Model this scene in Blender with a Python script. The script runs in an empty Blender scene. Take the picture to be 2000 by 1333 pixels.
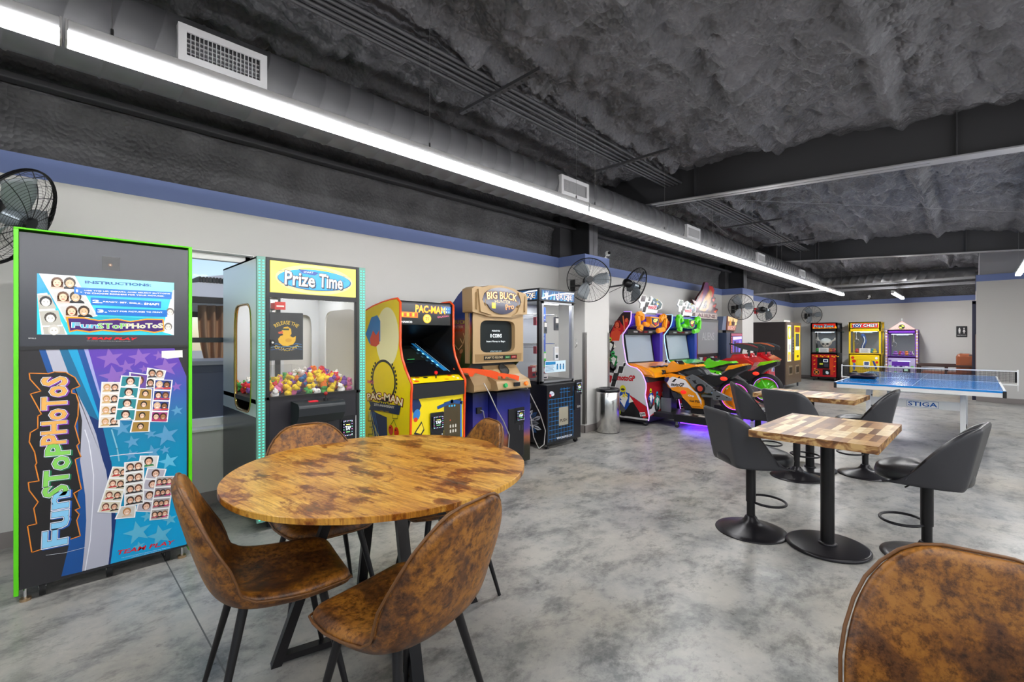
import bpy, bmesh, math, random
from mathutils import Vector, Matrix, noise
R = random.Random(7)
PI = math.pi
S = bpy.context.scene
COL = S.collection
# ------------------------------------------------------------------ camera
cd = bpy.data.cameras.new('camera')
cam = bpy.data.objects.new('camera', cd); COL.objects.link(cam)
cam.location = (0, 0, 1.32)
cam.rotation_euler = (PI/2, 0, math.radians(44.92) - PI/2)
cd.sensor_width = 36.0
cd.lens = 36.0 * 905 / 2000
cd.shift_y = -5.5/2000
cd.clip_start = 0.02; cd.clip_end = 500
S.camera = cam
# ------------------------------------------------------------------ view
S.view_settings.view_transform = 'Standard'
S.view_settings.look = 'None'
S.view_settings.exposure = 0.36
S.view_settings.gamma = 1.0
# ------------------------------------------------------------------ sky
W = bpy.data.worlds.new('sky'); S.world = W; W.use_nodes = True
wn = W.node_tree.nodes; wl = W.node_tree.links
bg = wn['Background']
sky = wn.new('ShaderNodeTexSky'); sky.sky_type = 'NISHITA'
sky.sun_disc = False; sky.sun_elevation = math.radians(52); sky.sun_rotation = math.radians(60)
sky.air_density = 1.0; sky.dust_density = .6; sky.ozone_density = 2.0
wl.new(sky.outputs['Color'], bg.inputs['Color']); bg.inputs['Strength'].default_value = 0.13
sd = bpy.data.lights.new('sun', 'SUN'); sd.energy = 1.5; sd.angle = 0.01; sd.color = (1, .96, .9)
sun = bpy.data.objects.new('sun', sd); COL.objects.link(sun)
sun.rotation_euler = (math.radians(38), math.radians(12), 0)
LIGHT_STRENGTH = 34.0      # glow of the linear pendant diffusers
# ------------------------------------------------------------------ materials
def lin(c):
    if isinstance(c, str):
        c = c.lstrip('#'); c = tuple(int(c[i:i+2], 16)/255 for i in (0, 2, 4))
    return tuple(x/12.92 if x <= .04045 else ((x+.055)/1.055)**2.4 for x in c)
_mc = {}
def mat(c='808080', rough=.5, metal=0., emit=0., spec=.5, alpha=1., coat=0., trans=0., name=None):
    key = (c, rough, metal, emit, spec, alpha, coat, trans)
    if key in _mc: return _mc[key]
    m = bpy.data.materials.new(name or 'paint_%s' % (c if isinstance(c, str) else 'x')); m.use_nodes = True
    b = m.node_tree.nodes['Principled BSDF']; L = lin(c)
    b.inputs['Base Color'].default_value = (*L, 1); b.inputs['Roughness'].default_value = rough
    b.inputs['Metallic'].default_value = metal
    b.inputs['Specular IOR Level'].default_value = spec
    b.inputs['Coat Weight'].default_value = coat; b.inputs['Coat Roughness'].default_value = .08
    b.inputs['Alpha'].default_value = alpha
    b.inputs['Transmission Weight'].default_value = trans
    if emit:
        b.inputs['Emission Color'].default_value = (*L, 1); b.inputs['Emission Strength'].default_value = emit
    _mc[key] = m
    return m
def nmat(name, rough=.5, metal=0., spec=.5):
    m = bpy.data.materials.new(name); m.use_nodes = True
    N = m.node_tree.nodes; L = m.node_tree.links; b = N['Principled BSDF']
    b.inputs['Roughness'].default_value = rough; b.inputs['Metallic'].default_value = metal
    b.inputs['Specular IOR Level'].default_value = spec
    return m, N, L, b
def coords(N, L, scale=(1, 1, 1), rot=(0, 0, 0), obj=True, loc=(0, 0, 0)):
    t = N.new('ShaderNodeTexCoord'); mp = N.new('ShaderNodeMapping')
    mp.inputs['Scale'].default_value = scale; mp.inputs['Rotation'].default_value = rot; mp.inputs['Location'].default_value = loc
    L.new(t.outputs['Object' if obj else 'Generated'], mp.inputs[0]); return mp.outputs[0]
def noi(N, L, vec, scale, detail=5, rough=.55, dist=0.):
    n = N.new('ShaderNodeTexNoise'); n.inputs['Scale'].default_value = scale; n.inputs['Detail'].default_value = detail
    n.inputs['Roughness'].default_value = rough; n.inputs['Distortion'].default_value = dist
    L.new(vec, n.inputs['Vector']); return n.outputs['Fac']
def ramp(N, L, fac, stops):
    r = N.new('ShaderNodeValToRGB'); e = r.color_ramp.elements
    while len(e) < len(stops): e.new(.5)
    for el, (p, c) in zip(e, stops):
        el.position = p; el.color = (*lin(c), 1) if isinstance(c, (str, tuple)) else (c, c, c, 1)
    L.new(fac, r.inputs[0]); return r.outputs[0]
def mix(N, L, fac, a, b, mode='MIX'):
    m = N.new('ShaderNodeMix'); m.data_type = 'RGBA'; m.blend_type = mode
    for sock, v in ((m.inputs[0], fac), (m.inputs[6], a), (m.inputs[7], b)):
        if isinstance(v, (int, float)): sock.default_value = v
        elif isinstance(v, str): sock.default_value = (*lin(v), 1)
        else: L.new(v, sock)
    return m.outputs[2]
def bump(N, L, b, h, strength=.3, dist=.01):
    bp = N.new('ShaderNodeBump'); bp.inputs['Strength'].default_value = strength; bp.inputs['Distance'].default_value = dist
    L.new(h, bp.inputs['Height']); L.new(bp.outputs[0], b.inputs['Normal'])
# ------------------------------------------------------------------ object helpers
def link(o, parent=None):
    COL.objects.link(o)
    if parent is not None: o.parent = parent
    return o
def tag(o, label=None, cat=None, group=None, kind=None):
    if label: o['label'] = label
    if cat: o['category'] = cat
    if group: o['group'] = group
    if kind: o['kind'] = kind
    return o
def thing(name, label, cat, loc=(0, 0, 0), rz=0., group=None):
    o = bpy.data.objects.new(name, None); o.empty_display_size = .1; COL.objects.link(o)
    o.location = loc; o.rotation_euler = (0, 0, rz)
    return tag(o, label, cat, group)
def copy_tree(o, parent=None):
    c = o.copy(); COL.objects.link(c); c.parent = parent
    for ch in list(o.children): copy_tree(ch, c)
    return c
def face_to(fx, fy):            # rotation that turns a thing whose front is -Y towards (fx, fy)
    return math.atan2(fx, -fy)
class MB:
    """collects shapes and links them as one mesh object"""
    def __init__(s): s.v = []; s.f = []; s.m = []; s.sm = []; s.mats = []
    def mi(s, m):
        if m not in s.mats: s.mats.append(m)
        return s.mats.index(m)
    def add(s, vs, fs, m, smooth=False, M=None):
        b = len(s.v); k = s.mi(m)
        s.v += [tuple(M @ Vector(v)) for v in vs] if M is not None else [tuple(v) for v in vs]
        for f in fs: s.f.append([i+b for i in f]); s.m.append(k); s.sm.append(smooth)
        return s
    def box(s, a, b, m, bev=0., M=None, seg=2):
        x0, y0, z0 = (min(a[i], b[i]) for i in range(3)); x1, y1, z1 = (max(a[i], b[i]) for i in range(3))
        if bev <= 0:
            v = [(x0,y0,z0),(x1,y0,z0),(x1,y1,z0),(x0,y1,z0),(x0,y0,z1),(x1,y0,z1),(x1,y1,z1),(x0,y1,z1)]
            return s.add(v, [(0,3,2,1),(4,5,6,7),(0,1,5,4),(1,2,6,5),(2,3,7,6),(3,0,4,7)], m, False, M)
        bm = bmesh.new(); bmesh.ops.create_cube(bm, size=1)
        for v in bm.verts: v.co = Vector(((x0+x1)/2+v.co.x*(x1-x0), (y0+y1)/2+v.co.y*(y1-y0), (z0+z1)/2+v.co.z*(z1-z0)))
        bmesh.ops.bevel(bm, geom=bm.edges[:], offset=bev, segments=seg, affect='EDGES', profile=.5)
        return s.bm(bm, m, False, M)
    def bm(s, bm, m, smooth=False, M=None):
        bm.verts.index_update()
        s.add([v.co.copy() for v in bm.verts], [[v.index for v in f.verts] for f in bm.faces], m, smooth, M); bm.free(); return s
    def frame(s, p, q):
        p, q = Vector(p), Vector(q); d = (q-p); L = d.length; z = d.normalized()
        x = z.orthogonal().normalized(); y = z.cross(x); return p, q, x, y, z, L
    def cyl(s, p, q, r0, m, r1=None, n=16, caps=True, smooth=True):
        r1 = r0 if r1 is None else r1; p, q, x, y, z, L = s.frame(p, q); vs = []; fs = []
        for c, r in ((p, r0), (q, r1)):
            for i in range(n):
                a = 2*PI*i/n; vs.append(c + x*(r*math.cos(a)) + y*(r*math.sin(a)))
        for i in range(n): j = (i+1) % n; fs.append((i, j, n+j, n+i))
        s.add(vs, fs, m, smooth)
        if caps: s.add(vs[:n], [list(range(n))[::-1]], m); s.add(vs[n:], [list(range(n))], m)
        return s
    def tube(s, pts, r, m, n=8, closed=False, caps=True):
        P = [Vector(p) for p in pts]; N = len(P); vs = []; fs = []
        rr = r if isinstance(r, (list, tuple)) else [r]*N
        up = None
        for i in range(N):
            if closed: d = P[(i+1) % N] - P[i-1]
            else: d = P[min(i+1, N-1)] - P[max(i-1, 0)]
            d.normalize()
            if up is None: up = d.orthogonal().normalized()
            up = (up - d*up.dot(d)); up.normalize(); w = d.cross(up)
            for k in range(n):
                a = 2*PI*k/n; vs.append(P[i] + up*(rr[i]*math.cos(a)) + w*(rr[i]*math.sin(a)))
        for i in range(N if closed else N-1):
            j = (i+1) % N
            for k in range(n): l = (k+1) % n; fs.append((i*n+k, i*n+l, j*n+l, j*n+k))
        s.add(vs, fs, m, True)
        if caps and not closed: s.add(vs[:n], [list(range(n))[::-1]], m); s.add(vs[-n:], [list(range(n))], m)
        return s
    def lathe(s, prof, m, c=(0, 0, 0), n=32, smooth=True, M=None, sx=1, sy=1):
        vs = []; fs = []
        for r, z in prof:
            for i in range(n): a = 2*PI*i/n; vs.append((c[0]+sx*r*math.cos(a), c[1]+sy*r*math.sin(a), c[2]+z))
        for k in range(len(prof)-1):
            for i in range(n): j = (i+1) % n; fs.append((k*n+i, k*n+j, (k+1)*n+j, (k+1)*n+i))
        return s.add(vs, fs, m, smooth, M)
    def prism(s, pts, axis, a, b, m, M=None, caps=True, smooth=False):
        """pts in the plane across axis ('x': (y,z), 'y': (x,z), 'z': (x,y)), extruded a..b"""
        def w(p, t): return (t, p[0], p[1]) if axis == 'x' else (p[0], t, p[1]) if axis == 'y' else (p[0], p[1], t)
        ar = sum(pts[i][0]*pts[(i+1) % len(pts)][1]-pts[(i+1) % len(pts)][0]*pts[i][1] for i in range(len(pts)))
        if ar < 0: pts = pts[::-1]
        if axis == 'y': a, b = b, a
        if a > b and axis != 'y': a, b = b, a
        if axis == 'y' and a < b: a, b = b, a
        n = len(pts); vs = [w(p, a) for p in pts]+[w(p, b) for p in pts]
        s.add(vs, [(i, (i+1) % n, n+(i+1) % n, n+i) for i in range(n)], m, smooth, M)
        if caps: s.add(vs[:n], [list(range(n))[::-1]], m, False, M); s.add(vs[n:], [list(range(n))], m, False, M)
        return s
    def sphere(s, c, r, m, n=16, k=10, sc=(1, 1, 1), M=None):
        vs = [(c[0], c[1], c[2]+r*sc[2])]; fs = []
        for j in range(1, k):
            t = PI*j/k
            for i in range(n): a = 2*PI*i/n; vs.append((c[0]+r*sc[0]*math.sin(t)*math.cos(a), c[1]+r*sc[1]*math.sin(t)*math.sin(a), c[2]+r*sc[2]*math.cos(t)))
        vs.append((c[0], c[1], c[2]-r*sc[2]))
        for i in range(n): fs.append((0, 1+i, 1+(i+1) % n))
        for j in range(k-2):
            for i in range(n): l = (i+1) % n; fs.append((1+j*n+i, 1+(j+1)*n+i, 1+(j+1)*n+l, 1+j*n+l))
        e = len(vs)-1; q = 1+(k-2)*n
        for i in range(n): fs.append((e, q+(i+1) % n, q+i))
        return s.add(vs, fs, m, True, M)
    def grid(s, rows, m, smooth=True, closed=False):
        h = len(rows); w = len(rows[0]); vs = [p for r in rows for p in r]; fs = []
        for j in range(h-1):
            for i in range(w if closed else w-1): k = (i+1) % w; fs.append((j*w+i, j*w+k, (j+1)*w+k, (j+1)*w+i))
        return s.add(vs, fs, m, smooth)
    def build(s, name, parent=None, loc=None, bev=0., edge=False):
        me = bpy.data.meshes.new(name); me.from_pydata(s.v, [], s.f)
        for m in s.mats: me.materials.append(m)
        me.polygons.foreach_set('material_index', s.m); me.polygons.foreach_set('use_smooth', s.sm); me.update()
        o = bpy.data.objects.new(name, me); link(o, parent)
        if loc: o.location = loc
        if bev: md = o.modifiers.new('bevel', 'BEVEL'); md.width = bev; md.segments = 2; md.limit_method = 'ANGLE'; md.angle_limit = .7
        return o
def struct(name, mb, loc=None):
    o = mb.build(name, None, loc); o['kind'] = 'structure'; return o
# ------------------------------------------------------------------ lettering
_tc = {}
def glyphs(t, off=0., shear=0.):
    k = (t, off, shear)
    if k not in _tc:
        cu = bpy.data.curves.new('t', 'FONT'); cu.body = t; cu.size = 1; cu.resolution_u = 2
        cu.offset = off; cu.shear = shear; cu.align_x = 'CENTER'
        o = bpy.data.objects.new('t', cu); COL.objects.link(o); bpy.context.view_layer.update()
        me = bpy.data.meshes.new_from_object(o.evaluated_get(bpy.context.evaluated_depsgraph_get()))
        _tc[k] = ([(v.co.x, v.co.y) for v in me.vertices], [list(p.vertices) for p in me.polygons])
        bpy.data.objects.remove(o); bpy.data.curves.remove(cu); bpy.data.meshes.remove(me)
    return _tc[k]
class Art:
    """flat printed artwork on a panel: origin O, axes U and V, printed in thin layers along N"""
    def __init__(s, mb, O, U, V, step=.0009, rough=.25, emit=0.):
        s.b = mb; s.O = Vector(O); s.U = Vector(U).normalized(); s.V = Vector(V).normalized(); s.N = s.U.cross(s.V); s.step = step; s.rough = rough; s.emit = emit
        s.kw = {}
    def P(s, u, v, l): return s.O + s.U*u + s.V*v + s.N*(s.step*l)
    def M(s, c, emit=None):
        if not isinstance(c, str): return c
        return mat(c, s.rough, emit=s.emit if emit is None else emit)
    def poly(s, pts, c, l=1, emit=None):
        ar = sum(pts[i][0]*pts[(i+1) % len(pts)][1]-pts[(i+1) % len(pts)][0]*pts[i][1] for i in range(len(pts)))
        if ar < 0: pts = pts[::-1]
        s.b.add([s.P(u, v, l) for u, v in pts], [list(range(len(pts)))], s.M(c, emit)); return s
    def rect(s, u0, v0, u1, v1, c, l=1, rot=0, emit=None):
        p = [(u0, v0), (u1, v0), (u1, v1), (u0, v1)]
        if rot:
            cu, cv = (u0+u1)/2, (v0+v1)/2; a, b = math.cos(rot), math.sin(rot)
            p = [(cu+(x-cu)*a-(y-cv)*b, cv+(x-cu)*b+(y-cv)*a) for x, y in p]
        return s.poly(p, c, l, emit)
    def ell(s, u, v, a, b, c, l=1, n=20, a0=0, a1=2*PI, rot=0, emit=None):
        full = abs(a1-a0-2*PI) < 1e-6; k = n if full else n+1
        p = [(a*math.cos(a0+(a1-a0)*i/n), b*math.sin(a0+(a1-a0)*i/n)) for i in range(k)]
        ca, sa = math.cos(rot), math.sin(rot)
        return s.poly([(u+x*ca-y*sa, v+x*sa+y*ca) for x, y in p], c, l, emit)
    def star(s, u, v, r, c, l=1, rot=0, inner=.4):
        return s.poly([(u+(r if i % 2 == 0 else r*inner)*math.sin(rot+PI*i/5), v+(r if i % 2 == 0 else r*inner)*math.cos(rot+PI*i/5)) for i in range(10)], c, l)
    def line(s, pts, w, c, l=1, closed=False, emit=None):
        n = len(pts)
        for i in range(n if closed else n-1):
            (x0, y0), (x1, y1) = pts[i], pts[(i+1) % n]; d = math.hypot(x1-x0, y1-y0) or 1; nx, ny = -(y1-y0)/d*w/2, (x1-x0)/d*w/2; ex, ey = (x1-x0)/d*w/2, (y1-y0)/d*w/2
            s.poly([(x0+nx-ex, y0+ny-ey), (x0-nx-ex, y0-ny-ey), (x1-nx+ex, y1-ny+ey), (x1+nx+ex, y1+ny+ey)], c, l, emit)
        return s
    def text(s, t, u, v, w, h, c, l=2, rot=0, off=0., shear=0., arc=0., emit=None):
        """centre u,v; the un-thickened lettering fills w x h; arc bends it (radians over its width)"""
        base, _ = glyphs(t, 0., shear); vs, fs = glyphs(t, off, shear)
        x0 = min(p[0] for p in base); x1 = max(p[0] for p in base); y0 = min(p[1] for p in base); y1 = max(p[1] for p in base)
        kx = w/(x1-x0); ky = h/(y1-y0); ca, sa = math.cos(rot), math.sin(rot); out = []
        for x, y in vs:
            x = (x-(x0+x1)/2)*kx; y = (y-(y0+y1)/2)*ky
            if arc:
                r = w/abs(arc); th = x/r
                if arc > 0: x, y = (r+y)*math.sin(th), (r+y)*math.cos(th)-r
                else: x, y = (r-y)*math.sin(th), r-(r-y)*math.cos(th)
            out.append(s.P(u+x*ca-y*sa, v+x*sa+y*ca, l))
        s.b.add(out, fs, s.M(c, emit)); return s
    def face(s, u, v, r, hair='3a2418', skin='e8b894', l=3, shirt=None, bun=0, scream=0):
        if shirt: s.ell(u, v-r*1.25, r*1.1, r*.6, shirt, l, 12, 0, PI)
        s.ell(u, v+r*.12, r*.88, r*1.05, hair, l+.3, 12)
        if bun: s.rect(u-r*.88, v-r*.9, u+r*.88, v+r*.2, hair, l+.3)
        s.ell(u, v-r*.1, r*.62, r*.8, skin, l+.6, 12)
        s.ell(u-r*.25, v+r*.02, r*.1, r*.07, '2a1c16', l+.9, 6); s.ell(u+r*.25, v+r*.02, r*.1, r*.07, '2a1c16', l+.9, 6)
        if scream: s.ell(u, v-r*.45, r*.2, r*.25, '701818', l+.9, 8)
        else: s.ell(u, v-r*.38, r*.27, r*.17, 'ffffff' if not bun else 'c03838', l+.9, 8, PI, 2*PI)
        return s
# ================================================================== SETTING
WY = 4.31; FX = 17.77; Z0 = 2.357; Z1 = 2.498
def zc(y): return 3.27 + .058*y
# floor
m, N, L, b = nmat('polished_concrete', .2, 0, .5)
v = coords(N, L, (1, 1, 1))
n1 = noi(N, L, v, .9, 8, .62, .1); n2 = noi(N, L, v, 3.4, 9, .72, .15); n3 = noi(N, L, v, 22, 6, .7)
base = ramp(N, L, n1, [(.32, '6f7273'), (.45, '9a9a97'), (.56, 'b2aea6'), (.70, 'bdb8ae')])
st = ramp(N, L, n2, [(.38, '5c6062'), (.48, 'a09f9c'), (.60, 'b8b5ae')])
c1 = mix(N, L, .55, base, st)
sp = ramp(N, L, n3, [(.33, '6a6a68'), (.42, 'ffffff')]); c2 = mix(N, L, .35, c1, sp, 'MULTIPLY')
v2 = coords(N, L, (1.3, 2.2, 1), (0, 0, .8)); n4 = noi(N, L, v2, 2.1, 11, .78, .1)
dk = ramp(N, L, n4, [(.50, 'ffffff'), (.62, '8a8d90'), (.72, '6c6f72')]); c3 = mix(N, L, .7, c2, dk, 'MULTIPLY')
tn = ramp(N, L, noi(N, L, v, .6, 4, .5), [(.5, 'ffffff'), (.68, 'e6dac4')]); c4 = mix(N, L, .6, c3, tn, 'MULTIPLY')
L.new(c4, b.inputs['Base Color'])
rr = N.new('ShaderNodeMapRange'); rr.inputs[3].default_value = .2; rr.inputs[4].default_value = .42
L.new(n2, rr.inputs[0]); L.new(rr.outputs[0], b.inputs['Roughness'])
bump(N, L, b, n3, .04, .002)
CONC = m
joint = mat('5d5f60', .8)
f = MB(); f.box((-3.6, -8.2, -.15), (FX+.3, WY+.3, 0), CONC)
for a, c in (((.492, -8, .0004), (.498, WY, .0008)),):
    f.box(a, c, joint)
struct('floor', f)
WALL = mat('d2d0cd', .7); BLUE = mat('8595c0', .5); BASEB = mat('8a8280', .5); SOFF = mat('9a9aa0', .7)
def paint(name, c, r):
    m, N, L, b = nmat(name, r); v = coords(N, L); L.new(ramp(N, L, noi(N, L, v, 1.2, 3), [(.3, c), (.7, c)]), b.inputs[0]); bump(N, L, b, noi(N, L, v, 140, 3), .06, .002); return m
WALL = paint('wall_paint', 'cfcdca', .6); BLUE = paint('blue_paint', '6f80b4', .5)
# foam insulation
def foam_mat(name, c0, c1, c2):
    m, N, L, b = nmat(name, .62, 0, .5)
    v = coords(N, L); vo = N.new('ShaderNodeTexVoronoi'); vo.inputs['Scale'].default_value = 34; L.new(v, vo.inputs['Vector'])
    n = noi(N, L, v, 3, 4, .6, 0); n2 = noi(N, L, v, 70, 2, .5)
    L.new(ramp(N, L, n, [(.3, c0), (.55, c1), (.8, c2)]), b.inputs[0])
    mm = N.new('ShaderNodeMath'); mm.operation = 'MULTIPLY_ADD'; mm.inputs[1].default_value = -1.; L.new(vo.outputs['Distance'], mm.inputs[0]); mm.inputs[2].default_value = 1.
    bump(N, L, b, mm.outputs[0], .7, .02); return m
FOAM = foam_mat('sprayed_ceiling_foam', '414145', '59595e', '6d6d73')
FOAMW = foam_mat('sprayed_wall_foam', '424245', '57575a', '6b6b6e')
DARK = mat('39393d', .7); DARKM = mat('2f2f32', .55)
def fbm(x, y, z, o=4):
    a = 1; t = 0; f = 1
    for _ in range(o): t += a*noise.noise((x*f, y*f, z*f)); a *= .55; f *= 2.1
    return t
def foam_sheet(fn, us, vs, m):
    mb = MB(); mb.grid([[fn(u, v) for u in us] for v in vs], m); return mb
def frange(a, b, s):
    n = max(1, int(round((b-a)/s))); return [a+(b-a)*i/n for i in range(n+1)]
def ceil_pt(x, y):
    d = 0
    for k in range(-8, 5):
        yp = .47 + 1.02*k
        t = (y-yp - .05*noise.noise((x*.7, k, 0)))/.05
        if abs(t) < 5: d += -.07*math.exp(-t*t) + .025*(math.exp(-(t-2.2)**2)+math.exp(-(t+2.2)**2))
    ph = ((y-.47) % 1.02)/1.02
    d += .03*math.sin(PI*ph)
    d += .085*fbm(x*.9, y*1.2, 3, 3) + .075*fbm(x*3.2, y*2.0, 5, 3)
    d -= .09*abs(noise.noise((x*4, y*6, 1)))
    if y > -3.2 and x < 13:
        f1 = noise.voronoi((x*11+noise.noise((x*5, y*5, 7)), y*11, 0))[0][0]; d -= .040*(1-min(1, f1*1.5)**2)
        f1 = noise.voronoi((x*21, y*21, 3))[0][0]; d -= .016*(1-min(1, f1*1.5)**2)
    for xr in (5.6, 11.9):
        t = abs(x-xr)
        if t < .35: d = d*.5 + .02
    return (x, y, zc(y)+d)
xs = frange(-.9, 5.5, .02)+frange(5.53, 9, .035)+frange(9.1, FX+.1, .1)
mb = foam_sheet(ceil_pt, xs, frange(-8.2, -2.2, .16)+frange(-2.12, -.6, .04)+frange(-.57, WY+.05, .022), FOAM)
for f_ in mb.f: f_.reverse()
struct('ceiling', mb)
rb = MB(); rb.add([(-3.6,-8.2,2.95),(FX+.3,-8.2,2.95),(FX+.3,WY+.5,3.75),(-3.6,WY+.5,3.75)], [(0,1,2,3)], DARK)
rb.add([(-3.6,-8.2,2.9),(-1.35,-8.2,2.9),(-1.35,WY+.2,3.5),(-3.6,WY+.2,3.5)], [(0,3,2,1)], FOAM)
struct('trim_1', rb)     # roof deck above the foam
# left wall with the window opening
WX0, WX1, WZ0, WZ1 = .345, 1.237, .60, 2.02
w = MB()
w.box((-3.6, WY, 0), (WX0, WY+.14, Z1), WALL); w.box((WX1, WY, 0), (FX, WY+.14, Z1), WALL)
w.box((WX0, WY, 0), (WX1, WY+.14, WZ0), WALL); w.box((WX0, WY, WZ1), (WX1, WY+.14, Z1), WALL)
for a, c in ((5.29, 5.895), (11.49, 12.25)): w.box((a, WY-.468, 0), (c, WY, Z1-.0), WALL)
struct('wall_left', w)
s_ = MB(); e = .004
def band(mb, z0, z1, m, e):
    pts = [(-3.6, WY), (5.29, WY), (5.29, WY-.468), (5.895, WY-.468), (5.895, WY), (11.49, WY), (11.49, WY-.468), (12.25, WY-.468), (12.25, WY), (FX, WY)]
    for i in range(len(pts)-1):
        (x0, y0), (x1, y1) = pts[i], pts[i+1]
        if x0 == x1: mb.box((x0-(e if y1 < y0 else 0), min(y0, y1)-e, z0), (x0+(e if y1 > y0 else 0), max(y0, y1), z1), m)
        else: mb.box((x0-(e if i in (2, 6) else 0), y0-e, z0), (x1+(e if i in (2, 6) else 0), y0, z1), m)
band(s_, Z0, Z1+.002, BLUE, .004)
s_.box((FX-.004, -.03, Z0), (FX, WY, Z1+.002), BLUE)
struct('trim_2', s_)
bb = MB(); band(bb, 0, .1, BASEB, .008); bb.box((FX-.008, -.03, 0), (FX, WY, .1), BASEB); bb.box((13.742, -5, 0), (13.75, -.03, .1), BASEB)
struct('baseboard_left', bb)
# foam clad upper wall
def up_pt(x, z):
    d = .03*fbm(x*2, z*1.5, 9, 3)+.035*abs(noise.noise((x*6, z*2.5, 4)))
    g = abs((x % .62)-.31)
    if z < 2.86: d += .015*math.exp(-(g/.02)**2)
    t = (z-2.93)/.05; d -= .06*math.exp(-t*t)
    if z > 3.0: d -= (z-3.0)*.25
    return (x, WY+.1+d, z)
struct('wall_upper', foam_sheet(up_pt, frange(-1.5, 6, .05)+frange(6.1, FX, .12), frange(2.45, 3.62, .045), FOAMW))
g = MB()
for y, z, h in ((4.22, 2.93, .05), (4.0, 3.18, .05)): g.box((-3, y, z), (FX, y+.09, z+h), DARK, .01)
struct('trim_3', g)      # girts along the eave
# steel rafters on their columns
def zb(y): return 2.881 + .059*y
for i, X in enumerate((5.6, 11.9)):
    r = MB()
    r.prism([(WY+.1, zb(WY)), (-8, zb(-8)), (-8, zc(-8)+.12), (WY+.1, zc(WY)+.12)], 'x', X-.005, X+.005, DARKM)
    fl = [(WY-.2, zb(WY)), (-8, zb(-8)), (-8, zb(-8)-.012), (WY-.2, zb(WY)-.012)]
    r.prism(fl, 'x', X-.08, X+.08, mat('8a8a8e', .4))
    r.prism([(y, z+.45) for y, z in fl], 'x', X-.08, X+.08, DARKM)
    for y in (2.4, .1, -2.5): r.box((X-.06, y, zb(y)), (X+.06, y+.01, zb(y)+.45), DARKM)
    # column above the boxed-in wall
    r.box((X-.1, WY-.40, Z1), (X+.1, WY-.385, 3.3), mat('6a6a6e', .5)); r.box((X-.1, WY-.02, Z1), (X+.1, WY, 3.4), DARKM); r.box((X-.006, WY-.4, Z1), (X+.006, WY, 3.3), DARKM)
    r.box((X-.34, WY-.05, Z1), (X-.1, WY+.1, 3.1), DARK)
    o = r.build('steel_rafter'); tag(o, ('dark steel roof rafter on the nearer boxed column, crossing above the round duct', 'dark steel roof rafter farther away, on the second boxed column')[i], 'beam', 'steel roof rafters')
# far wall, partition and the rest of the room
w = MB(); w.box((FX, -.17, 0), (FX+.15, WY+.14, Z1), WALL); struct('wall_far', w)
w = MB()
def far_pt(y, z): return (FX+.05-.05*abs(fbm(y*2, z*2, 2, 3)), y, z)
w.grid([[far_pt(y, z) for y in frange(-.2, WY+.2, .1)] for z in frange(2.45, 3.7, .1)], FOAMW)
w.box((FX+.12, -.2, 2.4), (FX+.2, WY+.2, 3.8), DARK)
struct('wall_far_upper', w)
w = MB(); w.box((13.75, -8.2, 0), (13.9, -.03, 2.64), WALL); w.box((13.9, -.17, 0), (FX, -.03, 2.64), WALL)
w.box((13.8, -8.2, 2.64), (FX, -.08, 3.4), mat('8e8e94', .7))
struct('wall_right', w)
w = MB(); w.box((13.744, -8, 2.505), (13.75, -.024, 2.642), BLUE); w.box((13.744, -.03, 2.32), (14.0, -.024, 2.642), BLUE); struct('trim_4', w)
bw = MB()      # unseen walls behind the camera; openings added so sky light fills the room
bw.box((-3.75, -8.2, 0), (-3.6, WY+.14, .75), WALL); bw.box((-3.75, -8.2, 2.45), (-3.6, WY+.14, 3.5), WALL)
for y in (-8.2, -5.2, -2.2, .8, 3.7): bw.box((-3.75, y, .75), (-3.6, y+.5, 2.45), WALL)
struct('wall_back', bw)
bw = MB(); bw.box((-3.75, -8.35, 0), (13.9, -8.2, .5), WALL); bw.box((-3.75, -8.35, 2.5), (13.9, -8.2, 3.4), WALL)
for x in (-3.75, -.5, 2.5, 5.5, 8.5, 11.5, 13.4): bw.box((x, -8.35, .5), (x+.5, -8.2, 2.5), WALL)
struct('wall_front', bw)
# window: white frame, two sashes, glass
WF = mat('eeeeec', .4); DKF = mat('3a3d40', .4)
wf = MB(); y0, y1 = WY+.09, WY+.15
for a, c in (((WX0, y0, WZ0), (WX0+.05, y1, WZ1)), ((WX1-.05, y0, WZ0), (WX1, y1, WZ1)), ((WX0, y0, WZ1-.06), (WX1, y1, WZ1)), ((WX0, y0, WZ0), (WX1, y1, WZ0+.07))): wf.box(a, c, WF, .005)
wf.box((WX0, WY-.03, WZ0-.015), (WX1+.02, WY+.1, WZ0+.008), WF, .004)
wf.box((WX0+.05, y0+.01, 1.285), (WX1-.05, y1, 1.325), DKF); 
wf.box((WX0+.001, WY+.001, WZ0), (WX0+.008, y0, WZ1), WF); wf.box((WX1-.008, WY+.001, WZ0), (WX1-.001, y0, WZ1), WF); wf.box((WX0, WY+.001, WZ1-.008), (WX1, y0, WZ1-.001), WF)
struct('window_1', wf)
GLASS = mat('909494', .02, 0, 0, .5, .07, name='clear_glass')
gl = MB(); gl.box((WX0+.05, WY+.12, WZ0+.07), (WX1-.05, WY+.124, WZ1-.06), GLASS); o = gl.build('window_glass', bpy.data.objects['window_1'])
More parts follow.
